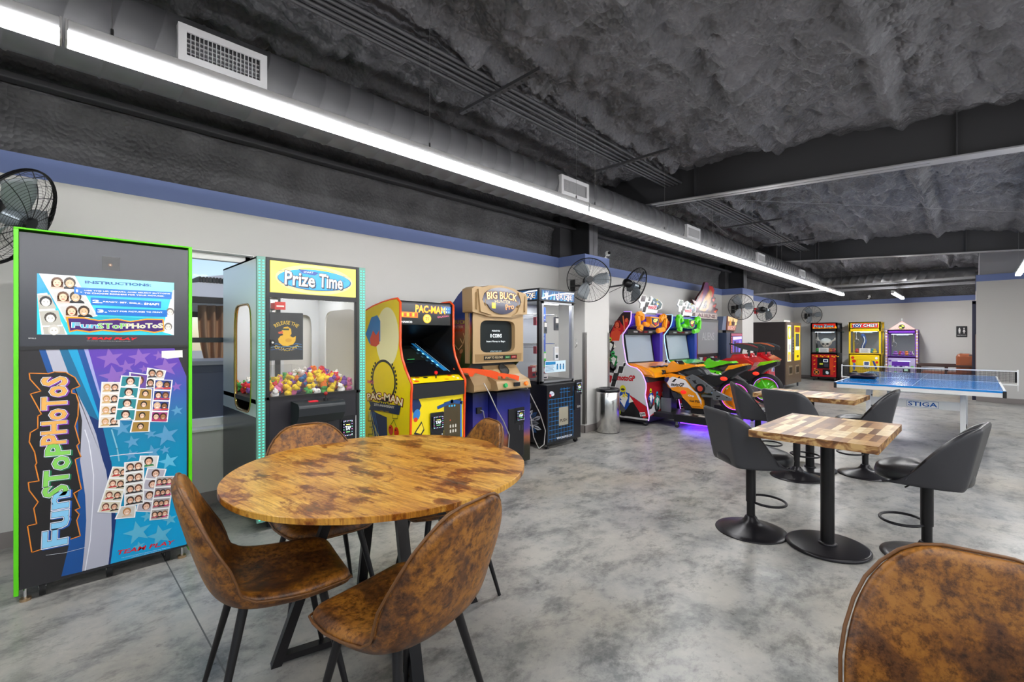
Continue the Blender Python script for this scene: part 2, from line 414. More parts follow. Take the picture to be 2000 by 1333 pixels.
# corner guards on the first boxed column
for i, x in enumerate((5.29, 5.895)):
    c = MB(); STL = mat('a3a19e', .3, .9)
    sx = -1 if i == 0 else 1
    c.box((x+sx*.003, WY-.472, .12), (x+sx*.006, WY-.43, 1.4), STL); c.box((x+sx*.006, WY-.475, .12), (x-sx*.04, WY-.472, 1.4), STL)
    for z in (.15, .75, 1.37): c.cyl((x-sx*.02, WY-.475, z), (x-sx*.02, WY-.478, z), .006, mat('777777', .3, .9), n=8)
    o = c.build('corner_guard'); tag(o, ('steel corner guard on the left edge of the column beside the trash can', 'steel corner guard on the right edge of the same column, beside the orange motorcycle game')[i], 'corner guard', 'corner guards on the boxed column')
# navy door on the partition and restroom sign
dm = MB(); NAVY = mat('2c2f4a', .4)
dm.box((13.95, -.03, 0), (14.02, .03, 2.1), NAVY); dm.box((14.9, -.03, 0), (14.97, .03, 2.1), NAVY); dm.box((13.95, -.03, 2.05), (14.97, .03, 2.12), NAVY); dm.box((14.02, -.03, 0), (14.9, .01, 2.05), NAVY)
dm.box((13.76, -.028, .1), (13.95, -.02, 1.4), mat('a58d84', .4, .6))
o = struct('door_1', dm); h = MB(); h.cyl((14.1, .01, .95), (14.1, .07, .95), .012, mat('888888', .3, 1)); h.cyl((14.1, .07, .95), (14.2, .07, .95), .01, mat('888888', .3, 1)); h.build('door_handle', o)
# ---- outside the window: gazebo with curtains and an outdoor bar
gr = MB(); gr.box((-40, WY+.3, -.2), (60, 60, -.05), mat('b9b4aa', .9)); struct('ground_outside', gr)
gz = thing('gazebo', 'patio gazebo with a pale canopy roof and tan curtains outside the window', 'gazebo', (2.2, 8.9, -.05))
CAN = mat('c9c8c6', .8); IRON = mat('3a3532', .5); CUR = mat('b08968', .85)
q = MB(); hw = 1.9
for (za, ra, zb_, rb_) in ((1.88, hw, 2.24, .50), (2.30, .56, 2.44, .05)):
    A = [(-ra, -ra, za), (ra, -ra, za), (ra, ra, za), (-ra, ra, za)]; B = [(-rb_, -rb_, zb_), (rb_, -rb_, zb_), (rb_, rb_, zb_), (-rb_, rb_, zb_)]
    q.add(A+B, [(0, 1, 5, 4), (1, 2, 6, 5), (2, 3, 7, 6), (3, 0, 4, 7), (4, 5, 6, 7)], CAN)
q.build('canopy', gz)
q = MB(); 
for k in range(26):
    x = -.56+1.12*k/25; q.box((x-.014, -.58, 2.22), (x+.014, -.56, 2.31), IRON); q.box((-.58, x-.014, 2.22), (-.56, x+.014, 2.31), IRON)
q.box((-hw, -hw-.03, 1.82), (hw, -hw+.03, 1.90), IRON); q.box((-hw-.03, -hw, 1.78), (-hw+.03, hw, 1.93), IRON); q.box((-hw, hw-.03, 1.78), (hw, hw+.03, 1.93), IRON)
q.build('frame', gz)
for sx, sy in ((-1, -1), (1, -1), (1, 1), (-1, 1)):
    q = MB(); q.box((sx*hw-.06, sy*hw-.06, 0), (sx*hw+.06, sy*hw+.06, 1.8), IRON); q.build('post', gz)
for cx, cw in ((-1.55, .5), (-.62, .35), (.35, .35), (1.45, .55)):
    q = MB(); rows = []
    for z in frange(.02, 1.8, .15):
        t = 1-.45*math.exp(-((z-.9)/.35)**2)
        rows.append([(cx+(u-.5)*cw*2*t*.6, -hw+.1+.05*math.sin(u*26), z) for u in frange(0, 1, .03)])
    q.grid(rows, CUR); q.build('curtain', gz)
bar = thing('outdoor_bar', 'grey outdoor bar cabinet with a pale stone worktop outside the window', 'cabinet', (1.6, 5.85, -.05))
q = MB(); q.box((-2.5, 0, 0), (2.2, .6, 1.08), mat('6d6f7c', .6)); q.build('body', bar)
q = MB(); q.box((-2.55, -.05, 1.08), (2.25, .66, 1.13), mat('d8d2c8', .4), .01); q.build('worktop', bar)
for k in range(7):
    q = MB(); q.box((-2.4+k*.62, -.02, .12), (-1.84+k*.62, 0, 1.0), mat('777986', .6), .006); d_ = q.build('door', bar)
    q = MB(); q.cyl((-1.9+k*.62, -.04, .5), (-1.9+k*.62, -.04, .62), .008, mat('cccccc', .3, .9), n=8); q.build('handle', d_)
# ================================================================== SERVICES
DUCT = mat('6c6c70', .42, .25)
m, N, L, b = nmat('painted_duct', .45, .15)
b.inputs['Base Color'].default_value = (*lin('4b4b4e'), 1)
DUCT = m
def duct(name, p, q, r, label, seam=.16):
    p, q = Vector(p), Vector(q); L = (q-p).length; d = (q-p)/L; mb = MB(); n = 28
    zz = Vector((0, 0, 1)); y = d.cross(zz).normalized(); rows = []
    def ring(t, rr, sl):
        return [tuple(p+d*(t+sl*math.sin(a)) + y*rr*math.cos(a)+zz*rr*math.sin(a)) for a in (2*PI*i/n for i in range(n))]
    t = 0
    while t < L-.02:
        k = t+seam
        rows += [ring(t, r, .05), ring(t+.006, r+.006, .05), ring(t+.012, r+.006, .05), ring(t+.018, r, .05)]; t = k
    rows += [ring(L, r, 0)]
    mb.grid(rows, DUCT, True, True); mb.add(ring(L, r*.99, 0), [list(range(n))], DUCT); mb.add(ring(0, r*.99, 0), [list(range(n))[::-1]], DUCT)
    return mb.build(name)
DY, DZ, DR = 3.01, 2.81, .205
du = duct('duct', (-2.5, DY, DZ), (14.4, DY, DZ), DR, '')
tag(du, 'long dark grey round spiral duct running along the left wall', 'duct')
d2 = duct('duct', (14.35, DY, 2.79), (14.35, -.02, 2.79), .108, '')
tag(d2, 'thin dark round duct crossing the room in front of the far wall', 'duct')
REG = mat('b9b9bb', .4, .3); BLK = mat('101012', .6)
def register(x, w, h, label):
    t = thing('air_register', label, 'vent', (x, DY-DR-.02, 2.79), 0, 'air registers along the round duct')
    M = Matrix.Identity(4)
    f = MB(); fr = .035
    f.box((0, -.012, -h/2), (w, .0, -h/2+fr), REG, 0, M); f.box((0, -.012, h/2-fr), (w, 0, h/2), REG, 0, M); f.box((0, -.012, -h/2+fr), (fr, 0, h/2-fr), REG, 0, M); f.box((w-fr, -.012, -h/2+fr), (w, 0, h/2-fr), REG, 0, M)
    f.box((0, 0, -h/2), (w, .09, -h/2+.004), REG, 0, M); f.box((0, 0, h/2-.004), (w, .07, h/2), REG, 0, M); f.box((0, 0, -h/2+.004), (.004, .09, h/2-.004), REG, 0, M); f.box((w-.004, 0, -h/2+.004), (w, .09, h/2-.004), REG, 0, M)
    f.build('frame', t)
    f = MB(); f.box((.005, .03, -h/2+.01), (w-.005, .04, h/2-.01), BLK, 0, M); f.build('backing', t)
    f = MB(); k = int((w-2*fr)/.018)
    for i in range(1, k): x_ = fr+(w-2*fr)*i/k; f.box((x_-.0012, -.006, -h/2+fr), (x_+.0012, .006, h/2-fr), REG, 0, M)
    k = int((h-2*fr)/.02)
    for i in range(1, k): z_ = -h/2+fr+(h-2*fr)*i/k; f.box((fr, .006, z_-.0015), (w-fr, .018, z_+.0015), REG, 0, M)
    f.build('grille', t)
for x, w_, lb in ((.455, .405, 'nearest and largest white grille on the round duct, above the photo booth'), (3.45, .44, 'second white grille along the round duct'), (6.17, .43, 'third white grille along the round duct, past the first rafter'), (9.08, .42, 'fourth white grille along the round duct'), (12.0, .42, 'small far white grille near the end of the round duct')):
    register(x, w_, .185, lb)
# linear pendants
LENS = mat('ffffff', .5, 0, LIGHT_STRENGTH, name='pendant_diffuser'); LBODY = mat('b8b8ba', .4)
def pendant(x0, x1, y, z, label, group='linear pendant lights', lens=None):
    t = thing('pendant_light', label, 'ceiling light', (x0, y, z), 0, group); Lx = x1-x0
    q = MB(); q.box((0, -.028, .032), (Lx, .028, .075), LBODY, .003); q.box((-.006, -.032, 0), (0, .032, .075), LBODY); q.box((Lx, -.032, 0), (Lx+.006, .032, .075), LBODY); q.build('housing', t)
    q = MB(); q.box((0, -.031, 0), (Lx, .031, .034), lens or LENS); q.build('diffuser', t)
    q = MB()
    for k in (.12, Lx/2, Lx-.12):
        q.cyl((k, 0, .07), (k, 0, zc(y)-z-.05), .0012, mat('9a9a9a', .4, .8), n=5, caps=False); q.cyl((k, 0, .07), (k, 0, .11), .005, mat('333333', .4), n=6)
    q.build('suspension_wire', t)
    return t
X = -3.0
names = ['first and nearest', 'second', 'third', 'fourth', 'fifth', 'sixth', 'seventh']
segs = [(-3.05, .03), (.05, 3.13), (3.15, 5.88), (5.9, 8.5), (8.52, 11.1), (11.12, 13.7)]
for i, (a, c) in enumerate(segs): pendant(a, c, 2.27, 2.36, '%s length of the long bright light row beside the round duct' % (['nearest', 'second', 'third', 'fourth', 'fifth', 'far end'][i]))
k = 0
for y in (-.53, -3.35, -6.2):
    for a in frange(-3.0, 8.7, 2.93)[:-1]+[8.75]:
        k += 1; pendant(a, a+2.9, y, 2.38, 'pendant light in the %s row, %s from the back wall' % ({-.53: 'second', -3.35: 'third', -6.2: 'fourth'}[y], names[[-3.0, -.075, 2.85, 5.775, 8.75].index(min([-3.0, -.075, 2.85, 5.775, 8.75], key=lambda q_: abs(q_-a)))]), 'pendant lights in the rows to the right')
pendant(14.2, 16.4, 1.37, 2.38, 'short bright pendant light near the far wall', None, mat('ffffff', .5, 0, LIGHT_STRENGTH*3.2))
# conduits and strut under the foam
CON = mat('4a4a4e', .5, .3)
for i in range(5):
    c = MB(); y = 2.58+.055*i; c.tube([(x, y+.01*math.sin(x*1.3+i), 3.27+.01*math.sin(x*.9)) for x in frange(-1, 13.5, .5)], .014, CON, 8)
    o = c.build('conduit'); tag(o, 'dark painted electrical conduit in the bundle running above the round duct', 'conduit', 'conduits above the duct')
for i, x in enumerate((2.45, 4.4, 8.2, 10.3)):
    c = MB(); c.box((x-.02, 2.15, 3.20), (x+.02, 3.05, 3.225), CON)
    for k in range(12): c.cyl((x, 2.2+.07*k, 3.199), (x, 2.2+.07*k, 3.197), .009, BLK, n=8)
    o = c.build('strut_channel'); tag(o, ['perforated strut channel under the conduits, above the first duct grille', 'strut channel under the conduits just before the first rafter', 'strut channel under the conduits past the first rafter', 'strut channel under the conduits before the second rafter'][i], 'strut', 'conduit supports')
c = MB(); c.tube([(x, 1.35+.05*math.sin(x), 3.24+.02*math.sin(2*x)) for x in frange(1.2, 2.3, .2)], .03, FOAM, 8)
c.tube([(2.0, 1.4, 3.22), (2.3, .2, 3.16), (2.35, -.8, 3.1)], .03, FOAM, 8)
o = c.build('pipe'); tag(o, 'foam covered pipe crossing the ceiling', 'pipe')
# braces: thin cables between the rafters
for i, (p, q_) in enumerate((((5.7, 2.6, 3.1), (11.8, -2.4, 3.02)), ((6.0, 2.75, 3.2), (7.6, 2.75, 2.95)))):
    c = MB(); c.cyl(p, q_, .0022, mat('808084', .5, .3), n=6); o = c.build('brace_cable'); tag(o, ('long diagonal brace cable between the two rafters', 'short thin cable hanging beside the duct')[i], 'cable')
# overhead clutter near the far wall
for i, (y, z) in enumerate(((3.4, 2.72), (2.6, 2.62), (1.8, 2.78))):
    c = MB(); c.box((15.2+.4*i, -.02, z), (15.28+.4*i, 3.9, z+.06), mat(('8a8a8c', '77777b', '6a6a6e')[i], .5)); o = c.build('ceiling_pipe'); tag(o, 'grey pipe under the ceiling by the far wall, %s of three' % ('nearest', 'middle', 'farthest')[i], 'pipe', 'pipes near the far wall')
for i in range(4):
    c = MB(); c.box((12.9+.25*i, 2.5, 2.44+.02*i), (12.98+.25*i, 4.1, 2.47+.02*i), mat('c8c8ca', .5)); o = c.build('ceiling_rail'); tag(o, 'pale rail in the stack of rails hanging above the vending machine', 'rail', 'pale rails above the vending machine')
# ================================================================== FURNITURE
def leather():
    m, N, L, b = nmat('worn_brown_leather', .38, 0, .5)
    v = coords(N, L); n = noi(N, L, v, 5.5, 9, .72, .5); n2 = noi(N, L, v, 45, 6, .75); n3 = noi(N, L, v, 300, 3)
    a = ramp(N, L, n, [(.36, '3f2716'), (.47, '6b411b'), (.56, '97611f'), (.70, 'a8712c')])
    c = ramp(N, L, n2, [(.38, '5a3a22'), (.55, 'ffffff')])
    L.new(mix(N, L, .8, a, c, 'MULTIPLY'), b.inputs[0])
    r = N.new('ShaderNodeMapRange'); r.inputs[3].default_value = .28; r.inputs[4].default_value = .55; L.new(n2, r.inputs[0]); L.new(r.outputs[0], b.inputs['Roughness'])
    bump(N, L, b, n3, .12, .002); return m
LEA = leather(); PIPE = mat('6a4420', .45); MBLK = mat('1c1a1c', .38, .3, spec=.5); MBLK2 = mat('242226', .3, .4)
PROF = [(.232,.438,.120),(.226,.450,.165),(.200,.459,.200),(.150,.462,.219),(.08,.458,.229),(.0,.454,.233),(-.09,.457,.234),(-.145,.470,.234),(-.180,.497,.234),(-.203,.538,.235),(-.222,.59,.236),(-.240,.65,.229),(-.256,.71,.214),(-.269,.76,.193),(-.279,.80,.165),(-.286,.832,.132),(-.290,.850,.100),(-.292,.860,.055)]
def shell_rows():
    A = []; B = []; E = []; n = len(PROF)
    for i, (f_, z, hw) in enumerate(PROF):
        a = PROF[max(i-1, 0)]; c = PROF[min(i+1, n-1)]; tx, tz = c[0]-a[0], c[1]-a[1]; l = math.hypot(tx, tz); nx, nz = tz/l, -tx/l
        if i < 3: nx, nz = 0., 1.
        k_ = min(1, max(0, (z-.46)/.1)); T = (.029*(1-k_)+.021*k_)*(0, .8, .96, 1)[min(3, i, n-1-i)]
        cup = .010+.040*min(1, max(0, (.10-f_)/.28))+(.02*math.exp(-((z-.56)/.1)**2) if i > 6 else 0)
        ra, rb, re = [], [], []
        for k in range(17):
            u = -1+2*k/16; u = math.copysign(abs(u)**.8, u); x = u*hw; lift = cup*abs(x/.235)**2.6; h = T*max(0, 1-abs(u)**12)**.5
            ra.append((x, -(f_+nx*(lift+h)), z+nz*(lift+h))); rb.append((x, -(f_+nx*(lift-h)), z+nz*(lift-h))); re.append((x, -(f_+nx*lift), z+nz*lift))
        A.append(ra); B.append(rb); E.append(re)
    return A, B, E
def make_chair(label, group):
    t = thing('dining_chair', label, 'chair', (0, 0, 0), 0, group)
    mb = MB(); A, B, rows = shell_rows(); mb.grid(A, LEA); mb.grid([r[::-1] for r in B], LEA)
    o = mb.build('seat_shell', t); wd = o.modifiers.new('weld', 'WELD'); wd.merge_threshold = .0008
    ss = o.modifiers.new('soft', 'SUBSURF'); ss.levels = 1; ss.render_levels = 2
    # piping round the edge
    edge = [r[-1] for r in rows]+[rows[-1][k] for k in range(11, 0, -1)]+[r[0] for r in rows[::-1]]+[rows[0][k] for k in range(1, 12)]
    mb = MB(); mb.tube([(x*.992, y, z+.001) for x, y, z in edge], .0042, PIPE, 6, True); mb.build('piping', t)
    mb = MB(); mb.box((-.10, -.13, .424), (.10, .11, .434), MBLK)
    mb.build('underframe', t)
    for sx, sy in ((-1, -1), (1, -1), (1, 1), (-1, 1)):
        mb = MB(); top = (sx*.125, sy*.12-.01, .442); bot = (sx*.215, sy*.215+.0, .0)
        mb.cyl(bot, top, .0085, MBLK, .0155, 14); mb.build('leg', t)
    return t
chair = None
def place_chair(x, y, fx, fy, label, group='brown leather chairs at the round table'):
    global chair
    if chair is None: c = chair = make_chair(label, group)
    else: c = copy_tree(chair); tag(c, label, 'chair', group)
    c.location = (x, y, 0); c.rotation_euler = (0, 0, face_to(fx, fy)); return c
place_chair(.585, 1.80, .985, -.17, 'brown leather chair left of the round table, backrest toward the photo booth')
place_chair(.80, 1.285, -.19, .98, 'brown leather chair in front of the round table, seen from behind')
place_chair(.945, 2.245, -.12, -.99, 'brown leather chair behind the round table, in front of the duck claw machine')
place_chair(1.49, 1.99, -.93, .26, 'brown leather chair at the far right of the round table, only the backrest top showing')
place_chair(1.12, -.04, -1, -.12, 'brown leather chair at the frame\'s lower right corner, facing the camera', None)
def rustic():
    m, N, L, b = nmat('rustic_wood', .28, 0, .5)
    v = coords(N, L, (1, 1, 1)); vs = coords(N, L, (6, 1.4, 1)); vg = coords(N, L, (26, 2.4, 1))
    n = noi(N, L, vs, 1.6, 7, .65, .8); g = noi(N, L, vg, 2.2, 6, .7, 1.2); s = noi(N, L, coords(N, L, (1.9, 1, 1)), 5.6, 9, .68, .25)
    a = ramp(N, L, n, [(.3, 'b5762c'), (.5, 'd29a3c'), (.68, 'e2b458')])
    k = ramp(N, L, s, [(.50, 'ffffff'), (.57, 'a87848'), (.66, '4c3020')])
    gg = ramp(N, L, g, [(.42, '9a6a40'), (.55, 'ffffff')])
    L.new(mix(N, L, .55, mix(N, L, .9, a, k, 'MULTIPLY'), gg, 'MULTIPLY'), b.inputs[0]); bump(N, L, b, g, .05, .002); return m
RUST = rustic()
def round_table(x, y, rz, label, rx=.645, ry=.625):
    t = thing('dining_table', label, 'table', (x, y, 0), rz, None)
    mb = MB(); 
    for seg in ([(.0, .75), (.997, .75)], [(.997, .75), (1, .748)], [(1, .748), (1, .729)], [(1, .729), (0, .727)]): mb.lathe(seg, RUST, n=96, sx=rx, sy=ry)
    mb.box((-.0012, -ry+.004, .7495), (.0012, ry-.004, .7503), mat('8a7a60', .7)); mb.build('tabletop', t)
    mb = MB(); mb.box((-.22, -.04, .70), (.22, .04, .727), MBLK); mb.box((-.04, -.22, .70), (.04, .22, .727), MBLK); mb.build('top_bracket', t)
    for k in range(4):
        a = PI/2*k+math.radians(-22); M = Matrix.Rotation(a, 4, 'Z')
        mb = MB(); mb.prism([(.46, 0), (.422, 0), (.17, .702), (.208, .702)], 'y', -.022, .022, MBLK, M); mb.build('leg', t)
    for k in range(2):
        a = PI/2*k+math.radians(-22); M = Matrix.Rotation(a, 4, 'Z')
        mb = MB(); mb.box((-.44, -.02, .012+.001*k), (.44, .02, .037+.001*k), MBLK, 0, M)
        for s in (-1, 1): mb.cyl(M @ Vector((s*.43, 0, 0)), M @ Vector((s*.43, 0, .014)), .016, MBLK, n=10)
        mb.build('floor_bar', t)
    return t
round_table(1.08, 1.89, math.radians(8), 'round rustic wooden table on crossed black steel legs, four brown chairs around it')
round_table(.63, -.46, .7, 'edge of a second rustic wooden table cut off at the lower right corner')
# ---- butcher block pub tables and bar stools
def butcher():
    m, N, L, b = nmat('butcher_block', .35, 0, .5)
    v = coords(N, L, (1, 1, 1), (0, 0, 0)); br = N.new('ShaderNodeTexBrick'); br.offset = .37; br.offset_frequency = 1
    br.inputs['Color1'].default_value = (0, 0, 0, 1); br.inputs['Color2'].default_value = (1, 1, 1, 1); br.inputs['Mortar Size'].default_value = .0
    br.inputs['Scale'].default_value = 1; br.inputs['Brick Width'].default_value = .23; br.inputs['Row Height'].default_value = .036
    L.new(v, br.inputs[0])
    c = ramp(N, L, br.outputs[0], [(.0, '6f4a2e'), (.25, '94683f'), (.5, 'b98d5a'), (.72, 'd9bb86'), (1, 'f2e2bc')])
    g = noi(N, L, coords(N, L, (26, 3, 10)), 2.5, 6, .7, 1.5)
    L.new(mix(N, L, .6, c, ramp(N, L, g, [(.38, '96704c'), (.56, 'ffffff')]), 'MULTIPLY'), b.inputs[0]); return m
BUT = butcher()
def end_grain():
    m, N, L, b = nmat('block_edge', .45); g = noi(N, L, coords(N, L, (5, 5, 9)), 2.2, 4, .55, 1.2)
    L.new(ramp(N, L, g, [(.35, '5b3a20'), (.48, '8a5c33'), (.6, 'c9a46c')]), b.inputs[0]); return m
EDG = end_grain()
def pub_table(x, y, sx, sy, rz, label):
    t = thing('pub_table', label, 'table', (x, y, 0), rz, 'square butcher block tables')
    mb = MB(); mb.add([(-sx/2, -sy/2, .76), (sx/2, -sy/2, .76), (sx/2, sy/2, .76), (-sx/2, sy/2, .76)], [(0, 1, 2, 3)], BUT)
    a, c, z0, z1 = sx/2, sy/2, .718, .76
    mb.add([(-a, -c, z0), (a, -c, z0), (a, c, z0), (-a, c, z0), (-a, -c, z1), (a, -c, z1), (a, c, z1), (-a, c, z1)], [(0, 3, 2, 1), (0, 1, 5, 4), (1, 2, 6, 5), (2, 3, 7, 6), (3, 0, 4, 7)], EDG)
    mb.build('tabletop', t)
    mb = MB(); mb.box((-.2, -.03, .708), (.2, .03, .718), MBLK); mb.box((-.03, -.2, .708), (.03, .2, .718), MBLK); mb.build('top_bracket', t)
    mb = MB(); mb.cyl((0, 0, .02), (0, 0, .71), .038, MBLK, n=28); mb.lathe([(.05, .022), (.052, .03), (.046, .036), (.038, .038)], MBLK2, n=28); mb.build('column', t)
    mb = MB(); mb.lathe([(0, 0), (.222, 0), (.228, .004), (.229, .012), (.224, .02), (.21, .023), (0, .024)], MBLK2, n=56); mb.build('base', t)
    mb = MB(); mb.box((.02, -.045, .68), (.055, -.04, .712), mat('e8e4dc', .7)); mb.build('paper_tag', t)
    return t
pub_table(3.475, .655, .9, .63, math.radians(-1), 'nearer butcher block table on a black round pedestal, between two black stools')
pub_table(5.42, 1.17, .62, .86, math.radians(-3), 'farther butcher block table behind the high-backed black stools')
VIN = mat('3b3b40', .45); VIN2 = mat('2c2c30', .32)
def make_stool(label, group):
    t = thing('bar_stool', label, 'stool', (0, 0, 0), 0, group)
    zs = .475
    # seat cushion: front -Y
    mb = MB(); rows = []
    out = []
    for k in range(40):
        a = 2*PI*k/40; ca, sa = math.cos(a), math.sin(a); e = 2.6
        out.append((.215*math.copysign(abs(ca)**(2/e), ca), -.02-.225*math.copysign(abs(sa)**(2/e), sa)))
    for z, s_, dz in ((0, .55, 0), (0, .9, .002), (.012, .985, .008), (.04, 1, .03), (.068, .97, .0), (.082, .88, 0), (.088, .6, 0), (.088, .05, 0)):
        rows.append([(x*s_, -.02+(y+.02)*s_, zs+z-.02*max(0, (-(y)-.12))*6*(1 if z > .03 else .8)*.5) for x, y in out])
    mb.grid(rows, VIN2, True, True); mb.build('seat', t)
    # wrap-around winged back
    def back(ins):
        rows = []
        for j in range(9):
            v = j/8; row = []
            for k in range(25):
                u = -1+2*k/24; au = abs(u)
                wing = max(0, (au-.42)/.58)
                top = .355*(1-wing**1.5*.93)
                z = zs-.012+.0*wing + (top+.012)*v
                flare = 1+.10*v
                x = math.copysign(1, u)*min(au/.42, 1)*.165*flare if au <= .42 else math.copysign(1, u)*(.165*flare+.055*math.sin(min(1, wing*2)*PI/2))
                y = .185+.075*v-(.33*wing**1.1)*(1-.12*v) - .02*(1-(1-wing)**2)
                sgn = ins
                x -= math.copysign(sgn*(.5+.5*wing), u) if au > .2 else 0; y -= sgn*(1-wing*.7)
                row.append((x, y, z+(ins*.3 if j == 0 else 0)))
            rows.append(row)
        return rows
    o = back(0.); i = back(.034)
    mb = MB(); mb.grid([r[::-1] for r in o], VIN); mb.grid(i, VIN2)
    mb.grid([o[-1][::-1], [tuple((Vector(a)+Vector(c))/2+Vector((0, 0, .012))) for a, c in zip(o[-1], i[-1])][::-1], i[-1][::-1]], VIN2)
    mb.grid([o[0], i[0]], VIN)
    mb.grid([[r[0] for r in o], [r[0] for r in i]], VIN); mb.grid([[r[-1] for r in i], [r[-1] for r in o]], VIN)
    ob = mb.build('backrest', t); wd = ob.modifiers.new('weld', 'WELD'); wd.merge_threshold = .0015; ss = ob.modifiers.new('soft', 'SUBSURF'); ss.levels = ss.render_levels = 1
    mb = MB(); mb.cyl((0, 0, .2), (0, 0, zs), .031, MBLK, n=24); mb.cyl((0, 0, .05), (0, 0, .21), .026, MBLK, n=24); mb.build('column', t)
    mb = MB(); mb.box((-.09, -.09, zs-.018), (.09, .09, zs-.004), MBLK); mb.tube([(.02, -.03, zs-.02), (.1, -.06, zs-.03), (.15, -.07, zs-.035)], .005, MBLK, 6); mb.build('seat_plate', t)
    mb = MB(); mb.lathe([(0, 0), (.222, 0), (.225, .003), (.222, .008), (.19, .018), (.14, .03), (.09, .046), (.06, .062), (.043, .082), (.035, .1), (.028, .104), (0, .104)], MBLK2, n=56); mb.build('base', t)
    mb = MB(); pts = []
    for k in range(29):
        a = PI*2*k/28; pts.append((.125*math.sin(a), -.03-.125*(1-math.cos(a))*.86+.02, .2+.0*a))
    mb.tube(pts, .0085, MBLK2, 8, True); mb.build('footrest', t)
    return t
stool = None
def place_stool(x, y, fx, fy, label, dz=0):
    global stool
    if stool is None: c = stool = make_stool(label, 'black bar stools')
    else: c = copy_tree(stool); tag(c, label, 'stool', 'black bar stools')
    c.location = (x, y, 0); c.rotation_euler = (0, 0, face_to(fx, fy)); return c
place_stool(3.41, 1.085, .74, -.67, 'black bar stool left of the nearer butcher block table, its rear toward the camera')
place_stool(3.72, .2, .12, .99, 'black bar stool on the right side of the nearer butcher block table')
place_stool(5.034, 1.195, .93, -.37, 'black bar stool behind the nearer table, broad back square to the camera')
place_stool(5.375, 1.64, .45, -.9, 'black bar stool farthest left, in front of the motorcycle game\'s wheel')
place_stool(5.577, .744, -.05, .99, 'black bar stool behind the nearer table\'s right end, before the ping pong table')
# ---- trash can
t = thing('trash_can', 'stainless steel round trash can with a black rim beside the white column', 'trash can', (5.58, 3.655, 0))
m, N, L, b = nmat('brushed_steel', .22, 1); b.inputs['Base Color'].default_value = (.62, .61, .6, 1); STEEL = m
q = MB(); q.lathe([(.155, .004), (.163, .012), (.163, .565), (.16, .57)], STEEL, n=48); q.lathe([(0, .004), (.155, .004)], STEEL, n=48); q.build('body', t)
q = MB(); q.lathe([(.161, .566), (.167, .575), (.168, .60), (.158, .615), (.13, .622), (.125, .618), (.12, .6), (.11, .52), (0, .5)], mat('15151a', .15), n=48); q.build('lid', t)
q = MB(); q.lathe([(0, 0), (.158, 0), (.158, .006)], BLK, n=48); q.build('base_ring', t)
# ---- wall fans
FB = mat('17171a', .4, .3); FBL = mat('868c92', .4, .2)
def make_fan(label):
    """cage faces -Y, hub at the origin of the head, bracket behind"""
    t = thing('wall_fan', label, 'fan', (0, 0, 0), 0, 'black wall fans')
    r = .29
    def dome(y0, y1, rin, nm, nr, spir):
        mb = MB()
        def yy(q): return y0+(y1-y0)*((q-rin)/(r-rin))**3
        for k in range(nr):
            a = 2*PI*k/nr; mb.tube([(q*math.cos(a), yy(q), q*math.sin(a)) for q in [rin+(r-rin)*i/6 for i in range(7)]], .0022 if k % 2 == 0 else .0012, FB, 4, caps=False)
        for i in range(spir):
            q = rin+(r-rin)*(i+1)/(spir+1); mb.tube([(q*math.cos(2*PI*k/36), yy(q), q*math.sin(2*PI*k/36)) for k in range(36)], .0009, FB, 3, True)
        mb.tube([(r*math.cos(2*PI*k/48), y1, r*math.sin(2*PI*k/48)) for k in range(48)], .006, FB, 6, True)
        return mb.build(nm, t)
    dome(-.075, 0, .035, 'front_cage', 20, 16); dome(.095, .01, .07, 'rear_cage', 18, 12)
    mb = MB(); mb.cyl((0, -.085, 0), (0, -.07, 0), .042, FB, n=24); mb.build('hub_cap', t)
    mb = MB(); mb.cyl((0, -.05, 0), (0, .03, 0), .045, mat('8f98a0', .3, .6), .055, 24); mb.build('rotor_hub', t)
    for k in range(3):
        mb = MB(); a0 = 2*PI*k/3; rows = []
        for i in range(7):
            q = .045+.215*i/6; row = []
            for j in range(7):
                s = j/6-.5; w_ = (.55+.45*math.sin(PI*min(1, .25+i/7)))*.95; a = a0+s*w_*1.15+.12*i/6
                row.append((q*math.cos(a), .035*s*2*.8-.01, q*math.sin(a)))
            rows.append(row)
        mb.grid(rows, FBL); ob = mb.build('blade', t); sd_ = ob.modifiers.new('thick', 'SOLIDIFY'); sd_.thickness = .003
    mb = MB(); mb.lathe([(0, .0), (.05, .005), (.065, .03), (.065, .09), (.05, .125), (0, .135)], FB, n=24, M=Matrix.Translation((0, .07, 0)) @ Matrix.Rotation(-PI/2, 4, 'X')); mb.build('motor', t)
    return t
fan = None
